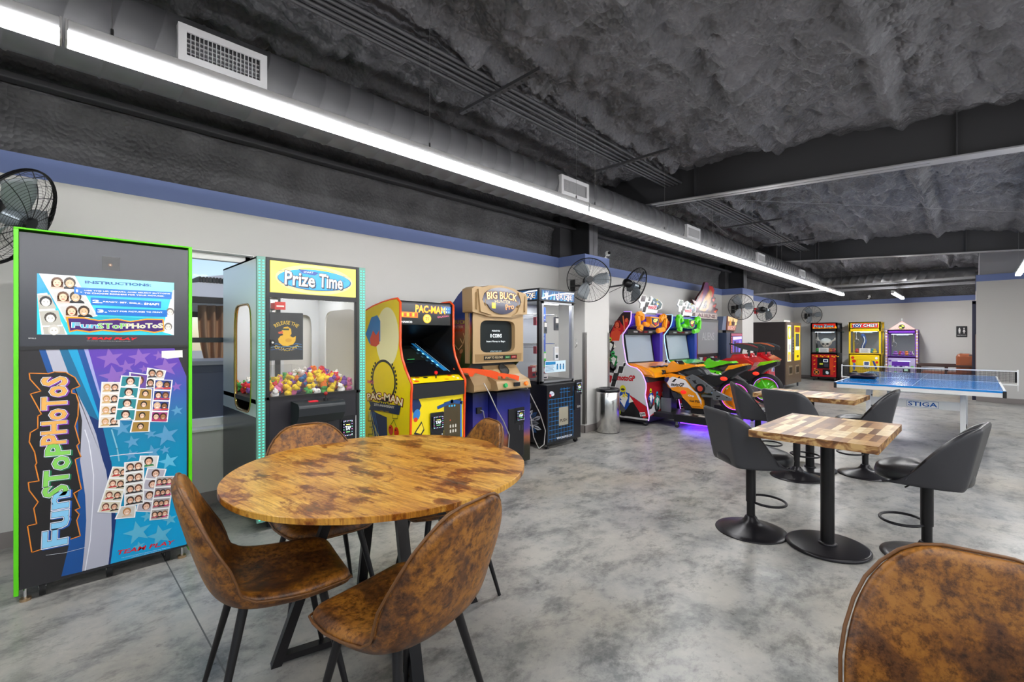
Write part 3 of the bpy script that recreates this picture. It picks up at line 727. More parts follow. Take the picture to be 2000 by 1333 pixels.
def place_fan(x, y, z, fx, fy, tilt, wall, label):
    """wall: point where the arm meets the wall"""
    global fan
    if fan is None: c = fan = make_fan(label)
    else: c = copy_tree(fan); tag(c, label, 'fan', 'black wall fans')
    for ch in [h for h in c.children if h.name.startswith('bracket')]: bpy.data.objects.remove(ch)
    c.location = (x, y, z); c.rotation_euler = (tilt, 0, face_to(fx, fy))
    M = (Matrix.Translation(c.location) @ c.rotation_euler.to_matrix().to_4x4()).inverted()
    wp = Vector(wall[0]); nrm = Vector(wall[1]); mb = MB(); l = M @ wp; 
    w2 = M @ (wp+nrm*.05+Vector((0, 0, 0)))
    mb.tube([l, w2, (0, .2, -.05), (0, .15, -.02)], .013, FB, 8); mb.tube([M @ (wp+Vector((0, 0, -.03))), M @ (wp+nrm*.1+Vector((0, 0, -.1))), (0, .2, -.07)], .004, FB, 6)
    k = nrm.cross(Vector((0, 0, 1))); A = [wp+k*s*.04+Vector((0, 0, h))+nrm*d_ for d_ in (0, .012) for s, h in ((-1, -.09), (1, -.09), (1, .09), (-1, .09))]
    mb.add([M @ p for p in A], [(0, 1, 2, 3), (7, 6, 5, 4), (0, 4, 5, 1), (1, 5, 6, 2), (2, 6, 7, 3), (3, 7, 4, 0)], FB)
    mb.build('bracket', c); return c
fans = [(-.13, 3.78, 1.99, .86, -.40, .45, ((-.69, 4.05, 1.95), (1, 0, 0)), 'black wall fan at the left frame edge above the photo booth'),
 (5.05, 3.60, 2.09, -.72, -.7, .0, ((5.29, 4.05, 2.06), (-1, 0, 0)), 'black wall fan on the near side of the first boxed column'),
 (6.42, 3.72, 2.13, .87, -.42, .28, ((5.895, 4.0, 2.08), (1, 0, 0)), 'black wall fan on the far side of the first boxed column, seen from behind'),
 (11.05, 3.72, 2.03, -.72, -.7, .0, ((11.49, 4.05, 2.0), (-1, 0, 0)), 'black wall fan on the near side of the second boxed column'),
 (12.85, 3.72, 2.03, .9, -.38, .15, ((12.25, 4.0, 2.0), (1, 0, 0)), 'black wall fan on the far side of the second column, beside the red alarm'),
 (17.2, 3.66, 2.06, -.85, -.5, .05, ((17.77, 3.95, 2.05), (-1, 0, 0)), 'black wall fan on the far wall above the skull claw machine')]
pc = MB(); pc.box((-1.3, WY-.468, 0), (-.69, WY, Z1), WALL); struct('wall_left_column', pc)
for a in fans: place_fan(*a)
# ---- small wall things
t = thing('fire_alarm', 'small red fire alarm strobe high on the left wall past the second column', 'alarm', (13.9, WY, 2.07))
q = MB(); q.box((-.09, -.05, -.07), (.09, 0, .09), mat('c0121c', .4), .01); q.build('housing', t); q = MB(); q.box((-.05, -.08, -.04), (.05, -.05, .05), mat('3a2028', .2), .01); q.build('strobe', t)
def dome_cam(loc, label):
    t = thing('security_camera', label, 'camera', loc, 0, 'white dome security cameras'); q = MB(); q.cyl((0, 0, 0), (0, 0, .012), .03, mat('e6e6e6', .4), n=16); q.tube([(0, 0, .01), (.0, -.01, .04), (.02, -.02, .06)], .01, mat('e6e6e6', .4), 8); q.build('mount', t)
    q = MB(); q.sphere((.03, -.02, .075), .04, mat('e6e6e6', .35)); q.build('housing', t); q = MB(); q.cyl((.01, -.055, .078), (.008, -.064, .079), .022, mat('202024', .1), n=14); q.build('lens', t)
dome_cam((5.84, WY-.44, Z1+.002), 'small white security camera on top of the first boxed column')
dome_cam((17.6, 2.27, Z1+.02), 'small white security camera on top of the far wall')
t = thing('wall_sign', 'small black restroom sign beside the navy door', 'sign', (FX, .24, 1.5)); q = MB(); q.box((-.012, -.11, -.15), (0, .11, .15), mat('18181c', .4), .004)
a = Art(q, (-.0125, 0, 0), (0, -1, 0), (0, 0, 1))
for u in (-.045, .045): a.ell(u, .09, .016, .016, 'ffffff'); 
a.rect(-.065, 0, -.025, .07, 'ffffff'); a.rect(-.06, -.05, -.048, 0, 'ffffff'); a.rect(-.042, -.05, -.03, 0, 'ffffff')
a.poly([(.045, .075), (.015, .0), (.075, .0)], 'ffffff'); a.rect(.034, -.05, .043, .01, 'ffffff'); a.rect(.048, -.05, .057, .01, 'ffffff'); a.text('RESTROOM', 0, -.1, .17, .025, 'ffffff'); q.build('plate', t)
t = thing('thermostat', 'white thermostat on the far wall left of the yellow claw machine', 'thermostat', (FX, 2.95, 1.5)); q = MB(); q.box((-.03, -.07, -.06), (0, .07, .06), mat('e4e4e2', .5), .008); q.build('body', t); q = MB(); q.box((-.032, -.05, -.02), (-.03, .05, .04), mat('9aa3a0', .2)); q.build('screen', t)
# ---- brown sofa by the door
t = thing('armchair', 'brown leather armchair with a dark wooden frame against the far wall', 'armchair', (15.9, .08, 0))
SL = mat('8a4a2c', .4); FW = mat('3a2420', .5)
q = MB(); q.box((.05, .2, .28), (.72, .9, .46), SL, .04); q.build('seat', t)
q = MB(); q.box((.05, -.06, .40), (.72, .24, .93), SL, .07); q.build('cushion', t)
for x in (0, .74):
    q = MB(); q.box((x, -.08, .60), (x+.04, .98, .65), FW, .004); q.box((x, -.08, .22), (x+.04, .98, .27), FW); q.build('arm_frame', t)
    for y in (-.08, .4, .93): q = MB(); q.box((x, y, 0), (x+.04, y+.045, .62), FW); q.build('leg', t)
# ================================================================== PING PONG TABLE
t = thing('ping_pong_table', 'blue ping pong table with white frame and net', 'ping pong table', (7.12, -.24, 0))
LX, LY = 2.74, 1.51
TW = mat('e6e6e6', .35); TB = mat('1c86dc', .14, spec=.6)
q = MB(); q.box((0, 0, .738), (LX, LY, .76), TB)
for a, c in (((0, 0, .7601), (LX, .02, .7606)), ((0, LY-.02, .7601), (LX, LY, .7606)), ((0, 0, .7601), (.02, LY, .7606)), ((LX-.02, 0, .7601), (LX, LY, .7606)), ((0, LY/2-.0015, .7601), (LX, LY/2+.0015, .7606)), ((LX/2-.002, 0, .7607), (LX/2+.002, LY, .7608))): q.box(a, c, mat('f4f4f4', .3))
q.build('tabletop', t)
q = MB()
for a, c in (((.002, .003, .69), (LX-.002, .02, .739)), ((.002, LY-.02, .69), (LX-.002, LY-.003, .739)), ((.002, .003, .69), (.02, LY-.003, .739)), ((LX-.02, .003, .69), (LX-.002, LY-.003, .739))): q.box(a, c, TW, .002)
q.build('apron', t)
for x in (-.004, LX-.026):
    for y in (-.004, LY-.026):
        q = MB(); q.box((x, y, .686), (x+.03, y+.03, .757), mat('1a1a1c', .5), .004); q.build('corner_guard', t)
for gx in (.33, 2.36):
    for y in (.33, 1.2):
        q = MB(); q.box((gx-.02, y-.025, .04), (gx+.02, y+.025, .69), TW, .004); q.build('leg', t)
        q = MB(); q.box((gx+.16, y-.02, .1), (gx+.19, y+.02, .69), TW, .003); 
        for k in range(7): q.cyl((gx+.15, y-.021, .16+k*.07), (gx+.15, y+.021, .16+k*.07), .007, BLK, n=8)
        q.build('inner_strut', t)
        q = MB(); q.cyl((gx, y-.015, .035), (gx, y+.015, .035), .035, BLK, n=18); q.build('wheel', t)
    q = MB(); q.box((gx-.012, .33, .475), (gx+.0, 1.2, .575), TW, .002)
    if gx < 1:
        a = Art(q, (gx-.013, 1.2, .475), (0, -1, 0), (0, 0, 1)); a.rect(.375, .012, .665, .088, '2a5a9a', .5); a.rect(.378, .015, .662, .085, 'f0f2f4', 1); a.text('STIGA', .52, .05, .26, .05, '1c5aa8', 2, off=.02)
    q.build('cross_panel', t)
nt = thing('table_tennis_net', 'black mesh net with white top band clamped across the ping pong table', 'net', (7.12+LX/2, -.24, .76))
m, N, L, b = nmat('net_mesh', .8); br = N.new('ShaderNodeTexBrick'); br.offset = 0; br.inputs['Scale'].default_value = 1; br.inputs['Brick Width'].default_value = .012; br.inputs['Row Height'].default_value = .012; br.inputs['Mortar Size'].default_value = .0016
tc = N.new('ShaderNodeTexCoord'); sx_ = N.new('ShaderNodeSeparateXYZ'); cb = N.new('ShaderNodeCombineXYZ'); L.new(tc.outputs['Object'], sx_.inputs[0]); L.new(sx_.outputs[1], cb.inputs[0]); L.new(sx_.outputs[2], cb.inputs[1]); L.new(cb.outputs[0], br.inputs[0])
L.new(br.outputs['Fac'], b.inputs['Alpha']); b.inputs['Base Color'].default_value = (.01, .01, .012, 1)
q = MB(); q.box((-.0015, -.13, .003), (.0015, LY+.13, .15), m); q.build('net_mesh', nt)
q = MB(); q.box((-.003, -.145, .14), (.003, LY+.145, .154), TW); q.build('top_band', nt)
for y, s in ((-.145, -1), (LY+.145, 1)):
    q = MB(); q.box((-.008, y-.008, -.03), (.008, y+.008, .165), TW, .003); q.box((-.02, y, -.03), (.02, y-s*.16, -.018), TW); q.box((-.004, y-s*.028, .005), (.004, y-s*.008, .14), BLK); q.cyl((0, y, -.1), (0, y, -.03), .004, TW, n=8); q.build('post', nt)
b_ = MB(); bmx = bmesh.new(); bmesh.ops.create_cube(bmx, size=1)
for v_ in bmx.verts: v_.co = (v_.co.x*.16, v_.co.y*.34, v_.co.z*.075)
bmesh.ops.bevel(bmx, geom=bmx.edges[:], offset=.03, segments=3, affect='EDGES'); b_.bm(bmx, mat('1e1a26', .35), True)
o = b_.build('paddle_case', None, (7.98, 1.09, .8)); tag(o, 'black padded paddle case lying on the blue ping pong table', 'case'); o.rotation_euler = (0, 0, -.12)
q = MB(); q.tube([(-.081, y, .005+.006*math.sin(y*30)) for y in frange(-.14, .14, .02)], .003, mat('60304a', .4), 5); q.build('zipper', o)
# ================================================================== ARCADE MACHINES
def tx(a, s, p, c, l=2, off=0., shear=0., arc=0., emit=None, f=1.):
    (x0, y0), (x1, y1), (x2, y2) = p; w = math.hypot(x1-x0, y1-y0); h = math.hypot(x2-x0, y2-y0)
    return a.text(s, (x0+x1)/2, (y0+y1)/2, w*f, h, c, l, math.atan2(y1-y0, x1-x0), off, shear, arc, emit)
def bil(q, s, t):
    (a, b, c, d) = q
    return tuple((a[i]*(1-s)+b[i]*s)*(1-t)+(d[i]*(1-s)+c[i]*s)*t for i in (0, 1))
def sub(q, s0, t0, s1, t1): return [bil(q, s0, t0), bil(q, s1, t0), bil(q, s1, t1), bil(q, s0, t1)]
def strip(a, q, n, bg, faces, l=3., border='f2f2f2'):
    a.poly(q, border, l); w = math.dist(q[0], q[1])
    for k in range(n):
        t0 = (k+.08)/n if n > 1 else .06; t1 = (k+.94)/n if n > 1 else .94
        a.poly(sub(q, .07, t0, .93, t1), bg[k % len(bg)], l+.3)
        fc = faces[k % len(faces)]; m_ = len(fc)
        for j, (hair, skin, shirt) in enumerate(fc):
            s_ = .5 if m_ == 1 else .1+.8*(j+.5)/m_
            u, v = bil(q, s_, (t0*.52+t1*.48)); r = min(w*.30/(.62+.38*m_), math.dist(q[0], q[3])/n*.36)
            a.face(u, v, r, hair, skin, l+.6, shirt)
def ring_panel(mb, O, U, V, T, outer, inner, m):
    """flat panel with a rounded opening; outer/inner = (u0,v0,u1,v1), T thickness vector"""
    O, U, V, T = map(Vector, (O, U, V, T)); n = 40; A = []; B = []
    cu, cv = (inner[0]+inner[2])/2, (inner[1]+inner[3])/2; hw, hh = (inner[2]-inner[0])/2, (inner[3]-inner[1])/2; e = 6
    for k in range(n):
        a = 2*PI*(k+.5)/n; ca, sa = math.cos(a), math.sin(a)
        x = math.copysign(abs(ca)**(2/e), ca); y = math.copysign(abs(sa)**(2/e), sa); B.append((cu+hw*x, cv+hh*y))
        s_ = 1/max(abs(x), abs(y)); x, y = x*s_, y*s_
        A.append((cu+(outer[2]-cu if x > 0 else cu-outer[0])*x, cv+(outer[3]-cv if y > 0 else cv-outer[1])*y))
    # snap nearest points to the corners
    for c in ((outer[0], outer[1]), (outer[2], outer[1]), (outer[2], outer[3]), (outer[0], outer[3])):
        i = min(range(n), key=lambda i: math.dist(A[i], c)); A[i] = c
    P = lambda p, t: O+U*p[0]+V*p[1]+T*t
    vs = [P(p, 0) for p in A]+[P(p, 0) for p in B]+[P(p, 1) for p in B]+[P(p, 1) for p in A]
    fs = [(g*n+i, g*n+(i+1) % n, (g+1)*n+(i+1) % n, (g+1)*n+i) for g in (0, 1, 2) for i in range(n)]
    mb.add(vs, fs, m); return B
def casters(t, pts, r=.03):
    for x, y in pts:
        q = MB(); q.cyl((x-.012, y, r), (x+.012, y, r), r, mat('26262a', .5), n=16); q.box((x-.018, y-.02, r), (x+.018, y+.02, r*2.1), mat('8a8a8a', .35, .8)); q.build('caster', t)
K1 = mat('17171b', .35); K2 = mat('222126', .5)
def card_reader(t, x, z, y, w=.07, h=.10, txt='TAP', nrm=-1):
    q = MB(); q.box((x-w*.7, y-.004, z-h*.8), (x+w*.7, y, z+h*.8), K1, .002); q.box((x-w/2, y-.02, z-h/2), (x+w/2, y-.004, z+h/2), mat('1a1b20', .3), .004); 
    a = Art(q, (x, y-.0206, z), (1, 0, 0), (0, 0, 1))
    k = 0; cols = ['ff8ad8', '9fd8ff', 'ffffff', 'b48cff', '7ff0c8']
    for s in range(6):
        for pu, pv in ((-w/2+.005, -h/2+h*(s+.5)/6), (w/2-.005, -h/2+h*(s+.5)/6), (-w/2+w*(s+.5)/6, h/2-.005), (-w/2+w*(s+.5)/6, -h/2+.005)):
            k += 1; a.ell(pu, pv, .003, .003, cols[k % 5], 1, 8, emit=1.6)
    a.rect(-w/2+.011, -h/2+.011, w/2-.011, h/2-.011, '10131c', 1); a.text(txt, 0, 0, w*.55, h*.24, 'dff4ff', 2, off=.02, emit=1.); a.rect(-w*.2, h*.2, w*.2, h*.24, 'e8e060', 2, emit=1.); a.rect(-w*.2, -h*.26, w*.2, -h*.22, '7fe07f', 2, emit=1.)
    return q.build('card_reader', t)
# ------------------------------------------------------------------ photo booth
pb = thing('photo_booth', 'tall photo booth with green edges and a purple and teal front, left of the window', 'photo booth', (-.118, 3.35, 0))
BW, BH = .735, 1.862
q = MB(); q.box((.012, .012, .13), (BW-.012, .36, BH-.01), mat('1b1b1f', .5)); q.build('body', pb)
GRN = mat('5fd80e', .35)
for x in (0, BW-.018): q = MB(); q.box((x, -.012, .045), (x+.018, .37, BH), GRN, .003); q.build('side_trim', pb)
q = MB(); q.box((0, -.012, BH-.001), (BW, .37, BH+.008), GRN, .003); q.build('top_trim', pb)
q = MB(); q.box((.02, -.002, .07), (BW-.02, .36, .135), mat('232226', .5)); q.build('base', pb)
for x in (.1, .36, .62): q = MB(); q.cyl((x-.012, .05, .042), (x+.012, .05, .042), .042, BLK, n=20); q.cyl((x-.014, .05, .042), (x+.014, .05, .042), .012, STEEL, n=12); q.build('caster', pb)
for x in (.04, .69): q = MB(); q.cyl((x, .03, .012), (x, .03, .07), .008, STEEL, n=10); q.cyl((x, .03, 0), (x, .03, .014), .022, mat('b59a78', .35, .8), n=16); q.build('levelling_foot', pb)
# upper screen
q = MB(); q.box((.02, -.006, 1.27), (BW-.02, .012, BH-.015), mat('3d3f47', .2, spec=.45)); q.box((.02, -.010, 1.262), (BW-.02, 0, 1.28), mat('1a1a1e', .4))
a = Art(q, (0, -.0065, 0), (1, 0, 0), (0, 0, 1), .0006, .15, .35)
a.poly([(0.327,1.764),(0.402,1.765),(0.401,1.693),(0.327,1.691)], '15161b', 1, 0); u, v = (0.361,1.72); a.ell(u, v, .009, .009, '6a4a3a', 2, emit=0); a.ell(u, v, .004, .004, 'c8b090', 3, emit=0)
D_ = [(0.081,1.647),(0.646,1.647),(0.644,1.338),(0.081,1.339)]
a.poly(D_, '2fb4c4', 1)
a.poly([(0.081,1.647),(0.144,1.646),(0.199,1.451),(0.081,1.544)], '1890b8', 1.3); a.poly([(0.22,1.646),(0.646,1.647),(0.644,1.577),(0.248,1.58)], '7adbe0', 1.3); a.poly([(0.274,1.439),(0.596,1.434),(0.587,1.412),(0.292,1.405)], '1f9bb0', 1.3)
# black and white strip on the left
Lq = [(0.082,1.544),(0.141,1.553),(0.185,1.402),(0.094,1.339)]
a.poly([(0.082,1.544),(0.117,1.551),(0.192,1.339),(0.097,1.339)], 'e8ecf0', 1.6)
for c_, hh in (([(0.084,1.537),(0.127,1.543),(0.151,1.473),(0.088,1.465)], '2a2a2c'), ([(0.089,1.456),(0.158,1.464),(0.171,1.388),(0.099,1.384)], '4a4440'), ([(0.101,1.377),(0.176,1.383),(0.185,1.34),(0.106,1.34)], 'b8b4ac')):
    a.poly(c_, 'a8a59c', 2); cu = sum(p[0] for p in c_)/4; cv = sum(p[1] for p in c_)/4; a.face(cu, cv, .026, hh, 'd8d4c8', 2.3)
Rq = [(0.088,1.647),(0.22,1.647),(0.309,1.44),(0.188,1.402)]
a.poly(Rq, 'dfe3ea', 3)
for q4, two in (([(0.109,1.626),(0.22,1.646),(0.245,1.589),(0.129,1.562)], 0), ([(0.136,1.556),(0.22,1.573),(0.277,1.516),(0.158,1.491)], 1), ([(0.163,1.483),(0.27,1.508),(0.301,1.442),(0.185,1.41)], 2), ([(0.099,1.646),(0.151,1.645),(0.158,1.64),(0.107,1.631)], 9)):
    a.poly(q4, 'b9b7b4', 3.4)
    if two == 9: continue
    cu = sum(p[0] for p in q4)/4; cv = sum(p[1] for p in q4)/4
    a.ell(cu-.022, cv-.03, .026, .02, 'd8b0a0', 3.6, 12, 0, PI); a.ell(cu+.03, cv-.03, .03, .02, '1c1c20', 3.6, 12, 0, PI)
    a.face(cu-.022, cv, .025, '5a3a26', 'e2b496', 4, None, 1); a.face(cu+.025, cv+.002, .026, '33241a', 'd6a482', 5)
for q4 in ([(0.642,1.604),(0.646,1.604),(0.645,1.338),(0.587,1.358)],): a.poly(q4, 'e6e8ea', 2)
for c_ in ((0.631,1.473), (0.622,1.386)): a.face(c_[0]-.004, c_[1], .022, '6a6560', 'c8c2b8', 2.3)
for b4 in ([(0.217,1.588),(0.636,1.592),(0.634,1.55),(0.217,1.548)], [(0.281,1.538),(0.585,1.533),(0.583,1.494),(0.283,1.499)], [(0.301,1.483),(0.613,1.484),(0.613,1.444),(0.301,1.446)]): a.poly(b4, '0c62b4', 5.5)
tx(a, 'INSTRUCTIONS:', [(0.26,1.618),(0.537,1.624),(0.261,1.632)], '14508c', 5.5, off=.05)
tx(a, '1.', [(0.226,1.569),(0.247,1.569),(0.226,1.582)], 'ffffff', 7, off=.03); tx(a, '2.', [(0.29,1.518),(0.327,1.518),(0.29,1.533)], 'ffffff', 7, off=.03); tx(a, '3.', [(0.31,1.467),(0.346,1.467),(0.31,1.482)], 'ffffff', 7, off=.03)
tx(a, 'USE THE UP, DOWN, AND SELECT BUTTONS', [(0.257,1.573),(0.626,1.58),(0.257,1.579)], 'ffffff', 7, off=.015); tx(a, 'TO CHOOSE BORDERS FOR YOUR PICTURES.', [(0.257,1.56),(0.598,1.565),(0.257,1.566)], 'ffffff', 7, off=.015)
tx(a, 'READY. SET. SMILE...', [(0.332,1.519),(0.5,1.516),(0.332,1.526)], 'ffffff', 7, off=.015); tx(a, 'SNAP!', [(0.507,1.516),(0.574,1.516),(0.507,1.527)], 'ffffff', 7, off=.03)
tx(a, 'WAIT FOR PICTURES TO PRINT.', [(0.352,1.468),(0.593,1.47),(0.352,1.475)], 'ffffff', 7, off=.015)
a.poly([(0.185,1.431),(0.252,1.431),(0.314,1.418),(0.39,1.428),(0.445,1.416),(0.519,1.432),(0.596,1.431),(0.6,1.361),(0.553,1.35),(0.486,1.363),(0.398,1.351),(0.329,1.361),(0.277,1.35),(0.227,1.36),(0.199,1.35)], 'f08a1c', 8)
a.poly([(0.194,1.424),(0.252,1.424),(0.314,1.412),(0.39,1.421),(0.445,1.41),(0.519,1.425),(0.59,1.426),(0.593,1.367),(0.553,1.357),(0.486,1.369),(0.398,1.358),(0.329,1.367),(0.277,1.357),(0.227,1.366),(0.202,1.358)], '3a1a5e', 8.6)
for s_, p, c_ in (('Fun', [(0.21,1.389),(0.31,1.386),(0.21,1.415)], '54b8ea'), ('Stop', [(0.31,1.386),(0.428,1.388),(0.31,1.413)], '78c850'), ('Photos', [(0.428,1.388),(0.591,1.393),(0.428,1.414)], 'e8d8a0')):
    s2 = {'Stop': 'SToP', 'Photos': 'PHoToS'}.get(s_, s_)
    tx(a, s2, p, 'ffffff', 9.4, off=.045); tx(a, s2, p, '1c1430', 10, off=.02); tx(a, s2, p, c_, 10.6, off=-.0)
tx(a, 'TEAM PLAY', [(0.266,1.32),(0.474,1.316),(0.266,1.332)], 'e8141c', 2, off=.03, shear=.25); tx(a, 'WWW.TEAMPLAYINC.COM', [(0.266,1.306),(0.445,1.302),(0.266,1.308)], 'd0d0d0', 2)
tx(a, 'SMILE', [(0.051,1.32),(0.078,1.319),(0.051,1.325)], 'c8c8c8', 2)
q.build('screen_panel', pb)
# printed lower front
gm, N, L, b = nmat('printed_gradient', .3); tcn = N.new('ShaderNodeTexCoord'); sxz = N.new('ShaderNodeSeparateXYZ'); L.new(tcn.outputs['Object'], sxz.inputs[0])
mr = N.new('ShaderNodeMapRange'); mr.inputs[1].default_value = .15; mr.inputs[2].default_value = 1.26; L.new(sxz.outputs[2], mr.inputs[0])
L.new(ramp(N, L, mr.outputs[0], [(0, '00a4dc'), (.35, '0094be'), (.6, '1a7fa8'), (.78, '3a5cae'), (.92, '5f3cae')]), b.inputs[0])
q = MB(); q.box((.02, -.004, .135), (BW-.02, .012, 1.262), mat('232126', .45))
a = Art(q, (0, -.0045, 0), (1, 0, 0), (0, 0, 1), .0005, .35)
a.poly([*[(0.084,1.278),(0.116,1.149),(0.171,1.055),(0.22,0.886)], *[(0.217,0.731),(0.24,0.568),(0.217,0.363),(0.202,0.263),(0.169,0.086),(0.249,0.083),(0.259,0.219),(0.264,0.35),(0.26,0.484),(0.24,0.674)], *[(0.225,1.046),(0.139,1.15),(0.108,1.278)]], '0a4f96', 1)
a.poly([*[(0.108,1.278),(0.139,1.15),(0.185,1.092),(0.225,1.046),(0.248,0.883)], *[(0.24,0.674),(0.26,0.484),(0.264,0.35),(0.258,0.219),(0.248,0.085),(0.354,0.084),(0.367,0.24),(0.365,0.399),(0.344,0.6)], *[(0.329,0.662),(0.303,0.806),(0.274,0.909),(0.222,1.051),(0.192,1.15),(0.158,1.277)]], 'b4b5c4', 1.5)
a.poly([(0.158,1.277),(0.189,1.277),(0.305,0.905),(0.314,0.869),(0.274,0.909),(0.222,1.051),(0.192,1.15)], '0c6a94', 2); a.poly([(0.189,1.277),(0.226,1.277),(0.314,0.909),(0.316,0.869),(0.305,0.905)], '0aa0d2', 2.2); a.poly([(0.226,1.277),(0.252,1.276),(0.323,0.973),(0.333,0.822),(0.314,0.872),(0.314,0.909)], '0a4f96', 2.4); a.poly([(0.252,1.276),(0.269,1.276),(0.32,1.023),(0.323,0.973)], 'a4a6dc', 2.6)
a.poly([*[(0.274,0.909),(0.314,0.874),(0.333,0.822),(0.363,0.649)], *[(0.365,0.651),(0.38,0.428),(0.385,0.317),(0.375,0.21),(0.362,0.085),(0.353,0.084),(0.367,0.24),(0.365,0.399),(0.344,0.6)], *[(0.329,0.662),(0.303,0.806)]], '10306c', 2.7)
a.poly([*[(0.269,1.276),(0.644,1.271),(0.707,1.091)], *[(0.708,0.647),(0.708,0.083),(0.362,0.085),(0.375,0.21),(0.385,0.317),(0.38,0.428),(0.365,0.651)], *[(0.363,0.649),(0.333,0.822),(0.323,0.973),(0.32,1.023)]], gm, 3)
a.line([(0.259,0.832),(0.274,0.766),(0.285,0.671)], .004, 'e8e8f0', 2); a.line([(0.28,0.72),(0.293,0.584),(0.291,0.45),(0.28,0.239),(0.26,0.086)], .004, 'e8e8f0', 2.1); a.line([(0.367,0.817),(0.39,0.712),(0.398,0.643)], .006, '7fb8cc', 3.4)
for x, y, r in ((1085,225,120),(1405,215,110),(1258,312,80),(1690,325,125),(1120,420,130),(1610,195,60),(1450,340,50),(1800,530,62),(1808,790,66),(1210,985,90),(1690,1060,130),(1520,1045,60),(1320,1130,76),(1540,1240,90),(1678,1215,55),(1310,1270,70)):
    u, v = (-0.011,1.323) if 0 else (0, 0)
    STARS = 0
for (u, v), r in zip([(0.361,1.209),(0.488,1.211),(0.429,1.162),(0.609,1.148),(0.375,1.11),(0.574,1.219),(0.507,1.144),(0.657,1.033),(0.661,0.891),(0.41,0.819),(0.609,0.751),(0.536,0.77),(0.454,0.738),(0.544,0.665),(0.603,0.668),(0.449,0.666)], (120,110,80,125,130,60,50,62,66,90,130,60,76,90,55,70)):
    a.star(u, v, r*.00049, '8a62b8' if v > .98 else '5c9cc4', 3.6, -.15)
for (u, v), r in zip([(0.62,0.597),(0.478,0.223),(0.58,0.175),(0.627,0.255),(0.521,0.302),(0.485,0.142)], (95,125,120,70,60,55)): a.star(u, v, r*.00053, '5fb8d8', 3.6, -.15)
br_, bl_, bk_ = '4a2c1c', 'c89858', '1c1614'
strip(a, [(0.521,1.152),(0.609,1.131),(0.587,1.031),(0.507,1.037)], 2, ['d8d4ce'], [[(bk_, 'c8987a', '3a3a48'), ('6a4430', 'e2b090', 'd8d0c8')]], 4)
strip(a, [(0.441,1.131),(0.527,1.112),(0.519,1.028),(0.445,1.039)], 1, ['6a4a9c'], [[('5a3020', 'd8a080', None)]], 4.5)
strip(a, [(0.325,1.084),(0.404,1.078),(0.401,0.83),(0.312,0.836)], 4, ['e8dcd0'], [[(bl_, 'ecc0a0', 'd8b070'), (br_, 'e2b090', '2a2a2a')]], 5)
strip(a, [(0.553,1.083),(0.64,1.074),(0.615,0.828),(0.534,0.84)], 4, ['2a3c8c', '3a50a0', '2a3c8c', 'b03c88'], [[('d8b890', 'f0c8b0', 'f08080'), (bk_, '9a6440', 'e04848')], [(bk_, 'e8bca0', 'c04060'), (br_, 'b07850', 'c04060')]], 5)
strip(a, [(0.488,1.038),(0.544,1.03),(0.531,0.784),(0.443,0.792)], 4, ['a8823c'], [[(bk_, 'e8c0a4', None)]], 6)
strip(a, [(0.406,1.114),(0.493,1.103),(0.466,0.858),(0.377,0.869)], 4, ['2a8a94'], [[('2e1c16', 'ecc4aa', 'f4f0ea')]], 7.5)
strip(a, [(0.488,0.655),(0.576,0.639),(0.565,0.57),(0.48,0.592)], 1, ['d8d8d4'], [[(bk_, 'e4b090', '3a8a50')]], 5)
strip(a, [(0.405,0.389),(0.472,0.378),(0.467,0.31),(0.379,0.325)], 1, ['d0ccc4'], [[('b88050', 'ecc4a8', 'd0b8a0')]], 5)
strip(a, [(0.521,0.579),(0.611,0.555),(0.55,0.317),(0.469,0.344)], 4, ['b8b4c0'], [[(br_, 'e8bca0', None)]], 6)
strip(a, [(0.37,0.617),(0.445,0.599),(0.398,0.355),(0.307,0.382)], 4, ['d8d0b8'], [[('6a3a28', 'ecc0a4', 'c83030'), (br_, 'e0ac8c', '1c1c1c')]], 7)
strip(a, [(0.559,0.521),(0.647,0.508),(0.618,0.263),(0.53,0.276)], 4, ['b0a8a4', '8c848c', 'a09898', 'b0a8a4'], [[(br_, 'e8b898', 'c03858'), (bk_, 'd8a080', '1c1c1c'), ('8a5030', 'ecc0a4', 'd02070')]], 7.5)
strip(a, [(0.419,0.63),(0.507,0.625),(0.507,0.38),(0.419,0.382)], 4, ['d8d4cc'], [[('3a2418', 'e2b090', '1c1c20'), ('6a3a24', 'ecc0a0', '2a2a30')]], 9)
LOGO = [*[(0.054,1.145),(0.121,1.139),(0.144,1.147),(0.185,1.143),(0.22,1.114),(0.24,1.067),(0.208,1.052),(0.208,1.033),(0.225,1.026),(0.234,0.982),(0.232,0.909),(0.22,0.857),(0.238,0.767),(0.227,0.754),(0.243,0.693)], *[(0.237,0.69),(0.221,0.683),(0.237,0.569),(0.245,0.522),(0.216,0.506),(0.24,0.423),(0.221,0.417),(0.237,0.39),(0.227,0.361),(0.241,0.275),(0.063,0.245),(0.048,0.383),(0.08,0.384),(0.07,0.465),(0.085,0.493),(0.054,0.559),(0.051,0.599),(0.088,0.599),(0.075,0.68),(0.08,0.691)], *[(0.073,0.747),(0.054,0.801),(0.058,0.847),(0.084,0.866),(0.084,0.927),(0.097,0.935),(0.058,1.041),(0.095,1.052),(0.057,1.115)]]
a.poly(LOGO, '1c1a1c', 3); a.line(LOGO, .0045, 'e88a2c', 3.4, True)
